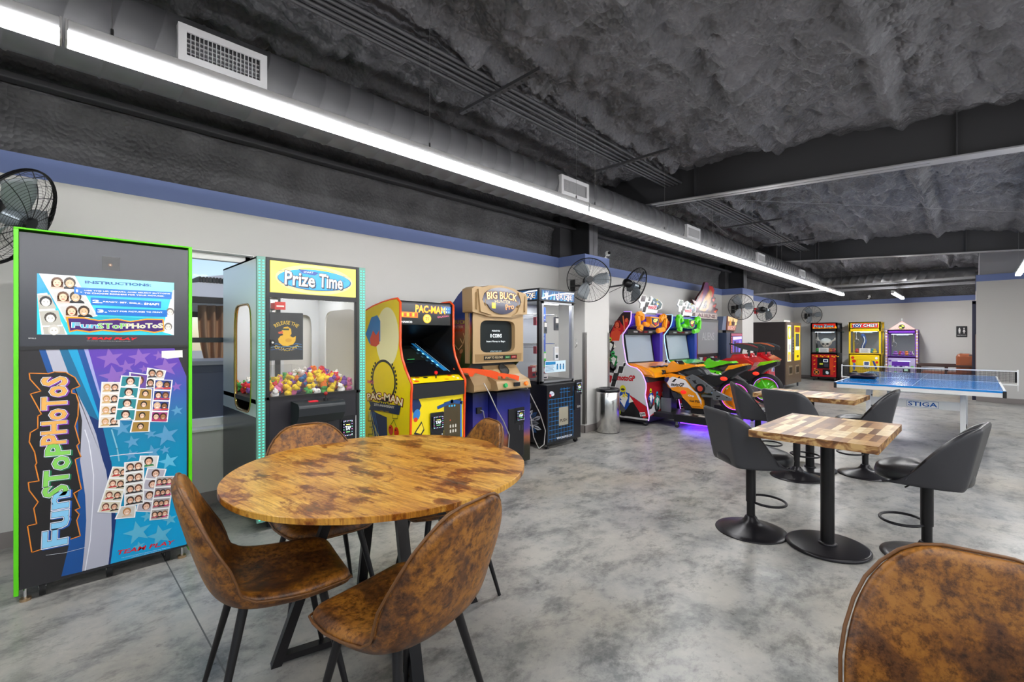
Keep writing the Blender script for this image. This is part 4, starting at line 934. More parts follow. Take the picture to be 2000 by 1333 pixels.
for s_, p, sh, c_ in (('Fun', [(0.146,0.257),(0.154,0.52),(0.063,0.296)], '0a56b0', '8cd0f4'), ('SToP', [*[(0.146,0.509)], *[(0.158,0.775),(0.068,0.787)]], '0a7a4c', '8cd860'), ('PHoToS', [(0.141,0.778),(0.144,1.119),(0.068,0.79)], '7a2a9c', 'f2b45c')):
    (x0, y0), (x1, y1), (x2, y2) = p; cu, cv = (x0+x1)/2, (y0+y1)/2; w_ = math.hypot(x1-x0, y1-y0); h_ = .088; r_ = math.atan2(y1-y0, x1-x0)
    a.text(s_, cu+.006, cv-.004, w_, h_, sh, 5, r_, .06); a.text(s_, cu, cv, w_, h_, 'f4f4ff', 5.6, r_, .055); a.text(s_, cu, cv, w_, h_, '1a2450', 6.2, r_, .035); a.text(s_, cu, cv, w_, h_, c_, 6.8, r_, .025)
tx(a, 'TEAM PLAY', [(0.392,0.136),(0.647,0.117),(0.39,0.158)], 'd81424', 5, off=.02, shear=.2); tx(a, 'THE FUN STOP PHOTOS PHOTO BOOTH IS A REGISTERED TRADEMARK', [(0.407,0.102),(0.627,0.092),(0.407,0.105)], 'ffffff', 5); tx(a, 'TEAM PLAY INC. ELK GROVE VILLAGE, IL', [(0.45,0.092),(0.583,0.085),(0.45,0.095)], 'ffffff', 5)
a.poly([(0.587,1.245),(0.687,1.249),(0.688,1.205),(0.68,1.207),(0.613,1.199),(0.587,1.208)], 'e8e6e2', 5); a.line([(0.361,0.675),(0.426,0.674),(0.544,0.665)], .004, 'dfe4ea', 5); a.line([(0.114,0.215),(0.18,0.205),(0.26,0.208)], .0015, 'dfe4ea', 5)
q.build('printed_front', pb)
# ------------------------------------------------------------------ duck claw machine
cw = thing('claw_machine', 'large claw machine with teal light strips and a duck poster, full of small plush toys', 'claw machine', (1.0, 3.42, 0))
CWW, CWH, CWD = .775, 1.875, .86
MIR = mat('e4eaf0', .3, .6)  # mirror sheet, upper part; its bright reflection is put into the pale colour
q = MB(); 
ring_panel(q, (0, 0, 0), (0, 1, 0), (0, 0, 1), (.012, 0, 0), (.03, .78, CWD, CWH), (.14, .80, .54, 1.56), MIR)
q.box((0, .0, .07), (.012, CWD, .78), mat('3a3d44', .25, .5)); q.build('side_panel', cw)  # lower part of the mirror sheet, dark reflection put into its colour
q = MB(); ring_panel(q, (CWW-.012, 0, 0), (0, 1, 0), (0, 0, 1), (.012, 0, 0), (.03, .86, CWD, CWH), (.10, .92, .72, 1.56), mat('d8dade', .4)); q.box((CWW-.012, 0, .07), (CWW, CWD, .86), K2); q.build('side_panel', cw)
q = MB(); ring_panel(q, (0, CWD-.012, 0), (1, 0, 0), (0, 0, 1), (0, .012, 0), (.01, .86, .40, CWH), (.22, .95, .36, 1.53), mat('cfd2d8', .35)); ring_panel(q, (0, CWD-.012, 0), (1, 0, 0), (0, 0, 1), (0, .012, 0), (.40, .86, CWW-.01, CWH), (.46, .95, .70, 1.53), mat('cfd2d8', .35)); q.box((.385, CWD-.03, .86), (.425, CWD-.01, CWH), K1); q.box((.01, CWD-.012, .07), (CWW-.01, CWD, .86), K2); q.build('back_panel', cw)
q = MB(); q.tube([(.006+.0, y, z) for y, z in [(.34+.2*math.copysign(abs(math.cos(k*PI/20))**.4, math.cos(k*PI/20)), 1.18+.385*math.copysign(abs(math.sin(k*PI/20))**.34, math.sin(k*PI/20))) for k in range(40)]], .012, mat('c9a46a', .15, .9), 6, True); q.build('window_trim', cw)
q = MB(); q.box((0, 0, CWH-.012), (CWW, CWD, CWH), K1); q.build('top_panel', cw)
q = MB(); q.box((.05, -.004, .07), (CWW-.05, .03, .905), mat('1f1d24', .45), .003); q.box((.05, -.006, 1.60), (CWW-.05, .03, 1.635), K1); q.box((.045, -.008, .895), (CWW-.04, .03, .915), K1)
for z in (.35, .62): q.box((.06, -.0055, z), (CWW-.06, -.003, z+.004), BLK)
q.box((CWW-.085, -.014, .52), (CWW-.075, -.004, .72), STEEL)
for x in (.05, CWW-.075): q.box((x, -.008, .07), (x+.025, .03, CWH), K1, .003)
q.box((.05, -.006, CWH-.02), (CWW-.05, .03, CWH), K1)
q.build('front_frame', cw)
for x0, x1 in ((-.004, .048), (CWW-.048, CWW+.004)):
    q = MB(); q.box((x0, -.006, .07), (x1, .02, CWH), mat('6f9c92', .3)); 
    for k in range(88):
        z = .09+k*.0202; 
        for xx in ((x0+.014, x1-.014) if 1 else ()): q.box((xx-.005, -.009, z-.004), (xx+.005, -.006, z+.004), mat('4ce8bc', .3, emit=.9))
    q.build('light_strip', cw)
q = MB(); q.box((.078, -.008, 1.637), (CWW-.078, .02, CWH-.02), mat('f4e05a', .2, emit=.25))
a = Art(q, (0, -.0085, 0), (1, 0, 0), (0, 0, 1), .0006, .2, .25)
for k, c_ in enumerate(('f7ea8a', 'f0dc4c', 'faf2b4')): a.ell(.39, 1.745, .28-.06*k, .105-.02*k, c_, .5+k*.3, 32)
for k in range(5): a.rect(.13+.01*(k % 2), 1.79-.022*k, .66-.012*k, 1.7925-.022*k, '2a3a60', 2)
a.ell(.39, 1.742, .268, .076, '123a78', 2.4, 40); a.ell(.388, 1.745, .262, .073, '1c9ad8', 3, 40)
a.poly([(.26, 1.815), (.41, 1.80), (.38, 1.778), (.29, 1.785)], '1c4a9c', 3.4); a.text('SMART', .335, 1.797, .07, .012, 'd0e8ff', 4)
for t_, c_, w_ in (('Prize', .275, .205), ('Time', .50, .175)):
    for dx, col, of, l_ in ((.006, '0c2c50', .05, 4), (0, '2c2c34', .05, 4.6), (0, 'f4e8dc', .02, 5.4)): a.text(t_, c_+dx, 1.742-dx, w_, .095, col, l_, -.03, of)
a.text('TM', .60, 1.755, .02, .01, '0c2c50', 5)
q.build('header_sign', cw)
q = MB(); q.box((.075, .002, .912), (CWW-.075, .007, 1.602), GLASS); q.build('glass_door', cw)
q = MB(); q.box((.0, .02, .87), (CWW, CWD-.012, .9), K2); q.box((.09, .3, .9), (.33, .31, 1.12), GLASS); q.box((.33, .02, .9), (.335, .31, 1.12), GLASS); q.build('prize_deck', cw)
q = MB(); q.box((.08, .015, 1.165), (.305, .02, 1.50), mat('232428', .4))
a = Art(q, (0, .0145, 0), (1, 0, 0), (0, 0, 1), .0005, .4)
a.text('RELEASE THE', .192, 1.43, .17, .026, 'e8c02c', 2, 0, .01, 0, 1.3); a.text("QUACKIN'!", .192, 1.238, .17, .026, 'e8c02c', 2, 0, .01, 0, -1.3)
a.poly([(.135, 1.315), (.14, 1.29), (.165, 1.268), (.20, 1.265), (.235, 1.275), (.252, 1.30), (.255, 1.335), (.235, 1.325), (.215, 1.335), (.225, 1.352), (.222, 1.385), (.20, 1.402), (.175, 1.398), (.16, 1.38), (.160, 1.355), (.17, 1.342), (.15, 1.335)], 'ecb820', 2); a.poly([(.165, 1.372), (.135, 1.362), (.14, 1.350), (.168, 1.352)], 'd85a28', 2.4); a.rect(.160, 1.376, .208, 1.388, '1c3a24', 3); a.ell(.205, 1.305, .022, .014, 'd8a010', 2.5)
for k in range(3): a.line([(.09+.034*i, 1.275-.018*k+(.006 if i % 2 else 0)) for i in range(7)], .004, ('3a78b8', '7ab0d8', '2a5a94')[k], 3 if k else 1)
q.build('poster', cw)
q = MB(); q.box((.12, .03, 1.52), (.19, .034, 1.575), mat('d02a20', .4)); q.box((.13, .029, 1.54), (.18, .03, 1.55), mat('f0e8e0', .4)); q.build('warning_sticker', cw)
q = MB(); q.box((.03, .28, 1.66), (.74, .31, 1.69), STEEL); q.box((.03, .06, 1.69), (.05, .8, 1.71), STEEL); q.box((.72, .06, 1.69), (.74, .8, 1.71), STEEL); q.build('gantry', cw)
q = MB(); q.box((.10, .08, 1.52), (.16, .14, 1.62), STEEL, .006); q.cyl((.13, .11, 1.40), (.13, .11, 1.52), .022, STEEL, n=16)
for k in range(3):
    A_ = 2*PI*k/3+.4; q.tube([(.13+r*math.cos(A_), .11+r*math.sin(A_), z) for r, z in ((.02, 1.43), (.07, 1.40), (.085, 1.34), (.05, 1.28), (.03, 1.27))], .005, STEEL, 6)
q.build('claw', cw)
q = MB(); q.prism([(.035, .875), (-.13, .865), (-.155, .845), (-.15, .78), (-.10, .72), (.0, .70), (.0, .875)][::-1], 'x', .215, .545, mat('23272b', .35)); ob = q.build('control_console', cw, bev=.012)
q = MB(); q.cyl((.43, -.08, .868), (.43, -.08, .91), .005, K1, n=8); q.cyl((.43, -.08, .868), (.43, -.08, .885), .016, K1, n=14); q.sphere((.43, -.08, .918), .014, mat('a02020', .25)); q.build('joystick', ob)
q = MB(); q.box((.31, -.1, .866), (.37, -.06, .874), mat('c01828', .3, emit=.5), .003); q.build('button', ob)
card_reader(cw, .625, .632, -.006, .075, .12)
q = MB(); q.box((.08, -.01, 1.27), (.105, -.004, 1.31), K1); q.cyl((.092, -.012, 1.29), (.092, -.009, 1.29), .008, STEEL, n=12); q.build('lock', cw)
for x_ in (.1, .67):
    for y_ in (.08, .78): q = MB(); q.cyl((x_, y_, 0), (x_, y_, .08), .02, K1, n=10); q.build('foot', cw)
dl = bpy.data.lights.new('claw_machine_lamp', 'AREA'); dl.shape = 'RECTANGLE'; dl.size = .6; dl.size_y = .5; dl.energy = 5; lo = bpy.data.objects.new('interior_lamp', dl); link(lo, cw); lo.location = (.39, .4, 1.84)
# plush toys
PC = [('yellow', 'f0cc20'), ('red', 'd8303c'), ('orange', 'ee7c1c'), ('white', 'ece8e4'), ('pink', 'e878a8'), ('blue', '2a78b8'), ('purple', '7a4a9c'), ('green', '48a048')]
protos = {}
def toy_mesh(c):
    q = MB(); m_ = mat(c, .8); m2 = mat('2a2428', .5); r_ = .026
    q.sphere((0, 0, r_*.9), r_, m_, 12, 8, (1.1, 1, .9)); q.sphere((0, -r_*.45, r_*2.0), r_*.72, m_, 12, 8); 
    for s in (-1, 1): q.sphere((s*r_*.5, -r_*.35, r_*2.6), r_*.28, m_, 8, 6); q.sphere((s*r_*.25, -r_*1.1, r_*2.1), r_*.09, m2, 6, 4); q.sphere((s*r_*.95, -r_*.3, r_*.9), r_*.35, m_, 8, 6)
    q.sphere((0, -r_*1.12, r_*1.85), r_*.18, mat('f0a020' if c != 'f0a020' else 'c04020', .6), 8, 5); return q
n_t = 0; spots = []
for layer in range(4):
    for _ in range(400):
        x, y = R.uniform(.05, .72), R.uniform(.06, .8)
        if x < .36 and y < .34 and layer > 0 and not (x < .3): continue
        hz = .902+.042*layer
        top = .085+.085*math.exp(-((x-.5)/.18)**2-((y-.35)/.3)**2)
        if .042*layer+.03 > top: continue
        if all((x-a_)**2+(y-b_)**2+((hz-c_)*1.2)**2 > .00265 for a_, b_, c_ in spots): spots.append((x, y, hz))
spots.sort(key=lambda s: s[1]); spots = spots[:210]
for i, (x, y, z) in enumerate(spots):
    nm, c_ = PC[R.choice([0, 0, 0, 0, 1, 1, 2, 2, 3, 3, 4, 4, 5, 6, 7])]
    if nm not in protos: o = toy_mesh(c_).build('plush_toy'); protos[nm] = o
    else: o = protos[nm].copy(); COL.objects.link(o)
    tag(o, 'small %s plush toy in the pile behind the duck claw machine\'s glass' % nm, 'plush toy', 'small %s plush toys in the duck claw machine' % nm)
    o.location = (1.0+x, 3.42+y, z); o.rotation_euler = (R.uniform(-.7, .7), R.uniform(-.7, .7), R.uniform(-2, 2)); s_ = R.uniform(.85, 1.15); o.scale = (s_, s_, s_)
# ------------------------------------------------------------------ yellow upright cabinet
YC = 3.40
pm = thing('arcade_cabinet', 'yellow upright arcade cabinet with orange edges, right of the duck claw machine', 'arcade machine', (2.17, YC, 0))
PW = .60
prof = [(.87, .03), (.87, 1.55), (.757, 1.589), (.622, 1.623), (.446, 1.652), (.32, 1.665), (.199, 1.670), (.151, 1.636), (.151, 1.252), (.122, 1.149), (.065, 1.048), (-.028, .932), (-.03, .90), (-.022, .851), (-.009, .476), (-.005, .03)]
YEL = mat('f2d812', .3)
gy, N, L, b = nmat('printed_yellow_side', .25); tcn = N.new('ShaderNodeTexCoord'); sxz = N.new('ShaderNodeSeparateXYZ'); L.new(tcn.outputs['Object'], sxz.inputs[0])
L.new(ramp(N, L, sxz.outputs[2], [(0, 'f2d812'), (.9, 'f2d81c'), (1, 'f2d81c')]), b.inputs[0])
for x0, x1, nm in ((0, .018, 1), (PW-.018, PW, 0)):
    q = MB(); q.prism(prof, 'x', x0, x1, YEL if nm else mat('1b1b1e', .4))
    if nm:
        a = Art(q, (-.001, 0, 0), (0, -1, 0), (0, 0, 1), .0006, .25)
        # pale rounded blaze, blue and dark strokes, badge and lettering
        a.ell(-.36, 1.33, .20, .27, 'f4efb8', 1, 30); a.poly([(-0.757,1.359),(-0.645,1.517),(-0.533,1.535),(-0.478,1.479),(-0.478,1.292),(-0.6,1.246),(-0.68,1.268)], '2f7fc8', 1.5); a.poly([(-0.673,1.314),(-0.611,1.392),(-0.555,1.347),(-0.5,1.391),(-0.493,1.27),(-0.555,1.241),(-0.657,1.251)], 'd8503c', 2)
        for k in range(9): a.line([(-0.703,1.177),(-0.696,1.086)] if 0 else [(-.66+.018*k, .62-.05*(k % 3)), (-.57+.02*k, .40-.03*(k % 2)), (-.50+.02*k, .15)], .009, ('1a4a8c', '10284c', '2f7fc8')[k % 3], 1.2)
        a.poly([(-0.668,0.656),(-0.555,0.624),(-0.362,0.603),(-0.351,0.4),(-0.468,0.382),(-0.6,0.518)], '16305c', 1.4)
        for k in range(5): a.line([(-0.645,0.636),(-0.382,0.395)] if 0 else [(-.70+.03*k, .62), (-.55+.028*k, .25)], .006, '2f7fc8', 1.8)
        for k in range(28):
            t_ = -2.4+4.8*k/27; a.ell(-.42+.225*math.sin(t_+PI), .93+.21*math.cos(t_+PI), .013, .013, '22252c', 1.6, 8)
        a.ell(-.42, .93, .21, .195, '22252c', 1.8, 40); a.ell(-.42, .93, .188, .172, 'f2d812', 2.1, 40); 
        a.text('NAMCO', -.66, .905, .12, .03, 'e0489c', 3, off=.02)
        tt_ = [(-0.719,0.782),(-0.099,0.789),(-0.719,0.845)]
        for col, of, l_ in (('22252c', .10, 4), ('c83c1c', .06, 4.6), ('f7f0c0', .02, 5.2)): tx(a, 'PAC-MAN', tt_, col, l_, off=of, arc=.35)
        a.poly([(-0.691,0.722),(-0.403,0.722),(-0.122,0.735),(-0.151,0.649),(-0.425,0.65),(-0.687,0.637),(-0.657,0.68)], '22304a', 5.8); tx(a, '\u2605\u2605 25TH ANNIVERSARY \u2605\u2605' if 0 else '25TH ANNIVERSARY', [(-0.588,0.698),(-0.229,0.708),(-0.588,0.719)], 'f2efe0', 6.4, off=.01); tx(a, '1980 - 2005', [(-0.478,0.649),(-0.324,0.655),(-0.478,0.66)], 'c8a018', 6.4, off=.01)
        for cx_, cz_ in [(-0.29,0.5),(-0.196,0.492)]: a.ell(cx_, cz_, .040, .046, 'd83a1c', 4, 24); a.ell(cx_-.01, cz_+.018, .01, .008, '2a1c10', 4.4, 10)
        a.line([(-0.29,0.548),(-0.239,0.596),(-0.196,0.539)], .006, '3a7a2c', 4.2)
        for p_ in ([(-0.703,0.584),(-0.703,0.527),(-0.622,0.538),(-0.622,0.481),(-0.68,0.474)], [(-0.622,0.459),(-0.622,0.414),(-0.703,0.402),(-0.703,0.356)], [(-0.259,0.642),(-0.259,0.605),(-0.18,0.614),(-0.18,0.646)]): a.line(p_, .005, '3a3a20', 3)
    q.build('side_panel', pm)
    q = MB(); q.tube([((x0+x1)/2, y, z) for y, z in prof[2:]], .0115, mat('f0501c', .25), 8); q.build('edge_trim', pm)
q = MB(); i0, i1 = .018, PW-.018
q.prism([(.86, .05), (.86, 1.54), (.2, 1.655), (.17, 1.63), (.17, 1.60), (.86, 1.55)][:3]+[(.19, 1.655), (.84, 1.5)], 'x', i0, i1, K1)
q.box((i0, .84, .03), (i1, .86, 1.55), K1); q.box((i0, .17, 1.63), (i1, .6, 1.645), K1)
q.add([(i0, .175, 1.44), (i1, .175, 1.44), (i1, .7, 1.30), (i0, .7, 1.30)], [(0, 1, 2, 3)], K1); q.add([(i0, .7, 1.33), (i1, .7, 1.33), (i1, .72, .9), (i0, .72, .9)], [(3, 2, 1, 0)], mat('1a1c22', .25))
q.box((i0, 0, .03), (i1, .05, .11), K1); q.build('cabinet_shell', pm)
q = MB(); q.box((i0, .168, 1.442), (i1, .19, 1.632), mat('1f2024', .12, emit=0.02))
a = Art(q, (0, .1675, 0), (1, 0, 0), (0, 0, 1), .0006, .12, .5)
a.text('PAC-MAN', .34, 1.585, .33, .062, 'f06a18', 2, -.02, .05); a.text('PAC-MAN', .34, 1.585, .33, .062, 'f6c424', 2.8, -.02, .015)
a.rect(.02, 1.505, .20, 1.555, 'd8781c', 2); 
for k in range(6): a.rect(.03+.028*k, 1.515, .048+.028*k, 1.545, ('f2c02c', 'c03c20')[k % 2], 2.6)
a.ell(.30, 1.50, .045, .042, 'e8b030', 2.6, 20); a.ell(.30, 1.50, .036, .033, 'f6dc60', 3, 20); a.text('25', .30, 1.50, .036, .026, 'a84a18', 3.5, off=.02); a.text('GALAXIAN', .48, 1.525, .13, .018, 'd86a88', 2, .1)
a.text('NAMCO', .085, 1.465, .11, .016, 'e8e8e8', 2, off=.03); a.rect(.455, 1.555, .572, 1.62, '2a5a9c', 2); 
for k in range(8): a.rect(.46+.014*(k % 4)*2, 1.56+.03*(k//4), .47+.028*(k % 4), 1.575+.03*(k//4), ('8cf0e8', '3ad0f0', 'f0f0a0')[k % 3], 2.6)
q.build('marquee', pm)
q = MB(); q.add([(.05, .10, .985), (.55, .10, .985), (.55, .62, 1.27), (.05, .62, 1.27)], [(0, 1, 2, 3)], mat('0b0c10', .08)); q.add([(i0, .05, .985), (i1, .05, .985), (i1, .70, 1.305), (i0, .70, 1.305)], [(0, 1, 2, 3)], mat('141519', .12))
q.add([(.10, .16, 1.03), (.45, .16, 1.03), (.45, .55, 1.245), (.10, .55, 1.245)], [(0, 1, 2, 3)], mat('202420', .1))
a = Art(q, (.05, .08, .995), (1, 0, 0), (0, .87, .49), .002, .1, .5)
a.poly([(.40, .02), (.45, .02), (.36, .55), (.33, .55)], '1c6aa0', 1); a.line([(.455, .02), (.375, .55)], .004, '9fd8f4', 2)
for k in range(5): a.rect(.355+.0-.012*k+.02, .12+.07*k, .375-.012*k+.02, .15+.07*k, '8cd8f4', 3)
a.rect(.12, .25, .2, .256, '3ac060', 3)
q.build('screen', pm)
q = MB(); q.prism([(.06, .945), (-.028, .925), (-.03, .80), (.02, .79), (.10, .93), (.10, .99)], 'x', i0, i1, K1)
q.add([(i0, -.022, .932), (i1, -.022, .932), (i1, .09, .992), (i0, .09, .992)], [(0, 1, 2, 3)], YEL)
a = Art(q, (0, -.022, .933), (1, 0, 0), (0, .88, .47), .0008, .3)
for u_, v_, c_ in ((.08, .03, 'e85a1c'), (.2, .08, '2a2a2a'), (.47, .09, 'd83a1c'), (.12, .09, 'c87820'), (.40, .03, 'e8a018')): a.ell(u_, v_, .025, .012, c_, 1)
for u_, v_ in ((.50, .06), (.53, .03), (.07, .06)): a.ell(u_, v_, .014, .012, 'f4f0e4', 2)
ob = q.build('control_panel', pm)
q = MB(); q.cyl((.30, .03, .96), (.30, .03, 1.0), .006, K1, n=8); q.sphere((.30, .03, 1.01), .017, mat('e01c24', .2)); q.build('joystick', ob)
q = MB(); q.box((i0, -.008, .10), (i1, .02, .80), YEL)
a = Art(q, (0, -.0085, 0), (1, 0, 0), (0, 0, 1), .0007, .3)
a.poly([(0.024,0.831),(0.072,0.837),(0.12,0.734),(0.06,0.628),(0.03,0.693)], '16305c', 1); a.ell(.07, .66, .035, .05, '2f7fc8', 2, 18, rot=-.3); a.ell(.06, .62, .02, .02, 'd83a1c', 2.6, 14); a.poly([(.04, .50), (.12, .60), (.15, .52), (.11, .47)], '22252c', 2.2); a.poly([(.06, .51), (.12, .58), (.14, .53), (.11, .49)], 'f6dc3c', 2.8)
a.rect(.0+.02, .10, .20, .46, '1c2a3c', 2)
for k, (x0, y0, x1, y1) in enumerate(((.03, .42, .09, .44), (.11, .40, .18, .44), (.03, .36, .06, .40), (.07, .34, .15, .38), (.05, .26, .12, .32), (.14, .24, .18, .32), (.03, .16, .10, .22), (.12, .14, .17, .20))): a.line([(x0, y0), (x1, y0), (x1, y1), (x0, y1)], .004, '3ab0e8', 3, True)
for k in range(40): a.ell(.03+.02*(k % 8), .12+.07*(k//8), .003, .003, 'f2ecb0', 3, 6)
a.ell(.135, .345, .012, .012, 'f4a0b0', 3.6); a.poly([(.36, .74), (.56, .76), (.56, .10), (.36, .10)], '4a3f28', 1.4); a.line([(.30, .70), (.45, .74), (.56, .72)], .03, '1a4a8c', 1.8); a.line([(.555, .72), (.56, .12)], .018, '2f7fc8', 1.8)
for k in range(3): a.ell(.42+.03*k, .70, .010, .010, '3ab0e8', 3, 12)
for k in range(6): a.rect(.425+.03*(k % 3), .50-.045*(k//3), .44+.03*(k % 3), .525-.045*(k//3), 'd8d4c8', 3); a.rect(.43+.03*(k % 3), .525-.045*(k//3), .435+.03*(k % 3), .53-.045*(k//3), 'd8d4c8', 3)
for u_, v_ in ((.43, .57), (.45, .40), (.46, .30), (.44, .36)): a.ell(u_, v_, .007, .007, 'd8603c', 3, 8)
a.poly([(.44, .24), (.455, .21), (.47, .24), (.465, .20), (.48, .18), (.43, .18), (.445, .20)], '7fd0f0', 3)
q.build('front_panel', pm)
q = MB(); q.box((.21, -.022, .10), (.35, -.006, .66), K1, .005)
for x_ in (.24, .29): q.box((x_, -.026, .30), (x_+.036, -.021, .37), mat('2a2a2e', .3), .003); q.box((x_+.008, -.028, .31), (x_+.028, -.025, .36), BLK)
q.cyl((.33, -.024, .46), (.33, -.02, .46), .008, STEEL, n=10); q.box((.22, -.024, .265), (.34, -.021, .27), STEEL); ob = q.build('coin_door', pm)
card_reader(pm, .275, .575, -.022, .105, .105, 'TAP')
# ------------------------------------------------------------------ hunting cabinet
YB = 3.45
hb = thing('arcade_cabinet', 'hunting arcade cabinet with tan screen surround and two orange guns', 'arcade machine', (2.93, YB, 0))
HW = .69
TAN = mat('b0936a', .38); TAN2 = mat('94784f', .4)
gs, N, L, b = nmat('printed_dusk_sky', .3); tcn = N.new('ShaderNodeTexCoord'); sxz = N.new('ShaderNodeSeparateXYZ'); L.new(tcn.outputs['Object'], sxz.inputs[0])
nz = noi(N, L, tcn.outputs['Object'], 9, 5); ad = N.new('ShaderNodeMath'); ad.operation = 'MULTIPLY_ADD'; ad.inputs[1].default_value = .12; L.new(nz, ad.inputs[0]); L.new(sxz.outputs[2], ad.inputs[2])
md_ = N.new('ShaderNodeMath'); md_.operation = 'DIVIDE'; md_.inputs[1].default_value = 2.0; L.new(ad.outputs[0], md_.inputs[0])
L.new(ramp(N, L, md_.outputs[0], [(0, '141a12'), (.12, '2c2a1c'), (.17, '9a5a3c'), (.22, '4a3c8c'), (.34, '1c2474'), (.42, '14141c'), (.60, '3c4a24'), (.68, '7a5a3a'), (.74, 'a8503c'), (.79, '34488c'), (.95, '1c2e78')]), b.inputs[0])
hp = [(.83, .05), (.83, 1.62), (.321, 1.686), (.236, 1.761), (.153, 1.814), (.09, 1.80), (.10, 1.6), (.05, 1.56), (.045, 1.07), (.174, .967), (.16, .95), (.16, .05)]
for x0 in (0, HW-.018):
    q = MB(); q.prism(hp, 'x', x0, x0+.018, gs)
    if x0 == 0:
        a = Art(q, (-.001, 0, 0), (0, -1, 0), (0, 0, 1), .0007)
        tx(a, 'BIG BUCK', [(-0.431,1.489),(-0.116,1.479),(-0.431,1.527)], '2a1c10', 1, off=.08); tx(a, 'BIG BUCK', [(-0.431,1.489),(-0.116,1.479),(-0.431,1.527)], 'c8a868', 1.6, off=.01); tx(a, 'HUNTER', [(-0.376,1.436),(-0.157,1.433),(-0.376,1.458)], 'd8c498', 1.6); tx(a, 'Pro', [(-0.289,1.395),(-0.174,1.404),(-0.289,1.422)], 'c8502c', 1.6, off=.02)
        hd = [(-0.321,1.186),(-0.236,1.207),(-0.184,1.156),(-0.205,1.09),(-0.236,1.023),(-0.278,0.968),(-0.321,1.032)]; a.poly(hd, '7a4a2c', 1); e_ = (-0.19,1.188); a.ell(e_[0], e_[1], .03, .02, 'b07850', 1.5, 14, rot=.6); e_ = (-0.268,1.141); a.ell(e_[0], e_[1], .010, .010, '141010', 2, 10)
        for p_ in ([(-0.232,1.201),(-0.163,1.261),(-0.132,1.326),(-0.153,1.365)], [(-0.163,1.261),(-0.205,1.313)], [(-0.232,1.201),(-0.3,1.259),(-0.321,1.326)], [(-0.132,1.326),(-0.116,1.378)]): a.line(p_, .012, 'c8a070', 1.3)
    q.build('side_panel', hb)
q = MB(); q.box((.018, .1, 1.0), (HW-.018, .82, 1.62), K1); q.box((.018, .16, .05), (HW-.018, .82, 1.0), K1); q.box((.018, .8, .05), (HW-.018, .83, 1.62), K1); q.prism([(.82, 1.6), (.3, 1.68), (.16, 1.80), (.12, 1.6)], 'x', .018, HW-.018, K1); q.build('cabinet_shell', hb)
# screen surround
q = MB(); ring_panel(q, (-.01, .0, 0), (1, 0, 0), (0, 0, 1), (0, .06, 0), (0, 1.07, HW+.02, 1.585), (.095, 1.175, .585, 1.50), TAN); q.box((-.01, .075, 1.07), (HW+.01, .12, 1.585), TAN)
q.prism([(.03, 1.17), (.03, 1.10), (.0, 1.08), (-.004, 1.16)], 'x', .02, HW-.02, TAN2)
a = Art(q, (0, -.0045, 0), (1, 0, 0), (0, 0, 1)); a.rect(.13, 1.10, .60, 1.145, '23201c', 1); a.text('PUMP TO RELOAD', .27, 1.124, .24, .022, 'd8c49a', 2, off=.01); a.rect(.42, 1.108, .50, 1.138, '2c5a30', 2); a.rect(.51, 1.108, .59, 1.138, '8c2420', 2); a.text('START', .55, 1.123, .05, .012, 'f0c0b0', 3); a.text('READY', .46, 1.123, .05, .012, 'b8f0b8', 3)
ob = q.build('screen_surround', hb, bev=.006)
q = MB(); q.box((.07, .050, 1.16), (.61, .07, 1.51), mat('23282a', .08)); a = Art(q, (0, .0495, 0), (1, 0, 0), (0, 0, 1), .0006, .1, .9)
a.text('MONEY IN', .345, 1.395, .11, .017, 'd8e0e4', 1); a.text('0 COINS', .345, 1.345, .16, .038, 'e8f0f4', 1, off=.01); a.text('Insert Money to Begin', .345, 1.285, .26, .022, 'd8e0e4', 1); a.text('ATTRACT MODE 1.02.07', .345, 1.185, .16, .012, '9ab0b8', 1)
q.build('screen', hb)
# marquee housing, tan wings around an oval window
q = MB(); out = []
OV = [(-.04, 1.575), (-.045, 1.80), (.0, 1.825), (.10, 1.822), (.17, 1.845), (.35, 1.86), (.53, 1.84), (.60, 1.815), (.70, 1.80), (.735, 1.77), (.73, 1.58), (.62, 1.56), (.52, 1.535), (.18, 1.535), (.08, 1.555)]
q.prism(OV, 'y', -.03, .12, TAN); ob = q.build('marquee_housing', hb, bev=.015)
for s, x0 in ((1, 0), (-1, HW)):
    q = MB()
    for k in range(3):
        xx = x0+s*(.0+.055*k); q.box((min(xx, xx+s*.014), -.046, 1.60+.02*k), (max(xx, xx+s*.014), -.028, 1.77-.03*k), TAN2, .005)
    q.prism([(x0+s*.02, 1.80), (x0+s*.11, 1.80), (x0+s*.07, 1.70), (x0+s*.13, 1.59), (x0+s*.20, 1.55), (x0+s*.05, 1.58)], 'y', -.05, -.028, TAN)
    q.build('rib', ob)
q = MB(); q.prism([(.345+.265*math.cos(a_)*(1 if math.sin(a_) > -.2 else .8), 1.70+.135*math.sin(a_)) for a_ in [2*PI*k/36 for k in range(36)]], 'y', -.045, -.029, mat('4a4a5c', .1, emit=.05))
a = Art(q, (0, -.0455, 0), (1, 0, 0), (0, 0, 1), .0007, .12, 1.0)
a.text('BIG BUCK', .345, 1.755, .42, .07, '5a2c10', 1, 0, .09, 0, .3, .1); a.text('BIG BUCK', .345, 1.755, .42, .07, 'f4c878', 1.8, 0, .01, 0, .3); a.text('HUNTER', .35, 1.695, .22, .03, 'c8b088', 1.8, 0, 0, 0, .2, .6); a.text('Pro', .45, 1.645, .12, .055, 'f0884c', 2.4, .15, .01); a.rect(.20, 1.62, .25, 1.675, 'e8c820', 2)
q.build('marquee_window', ob)
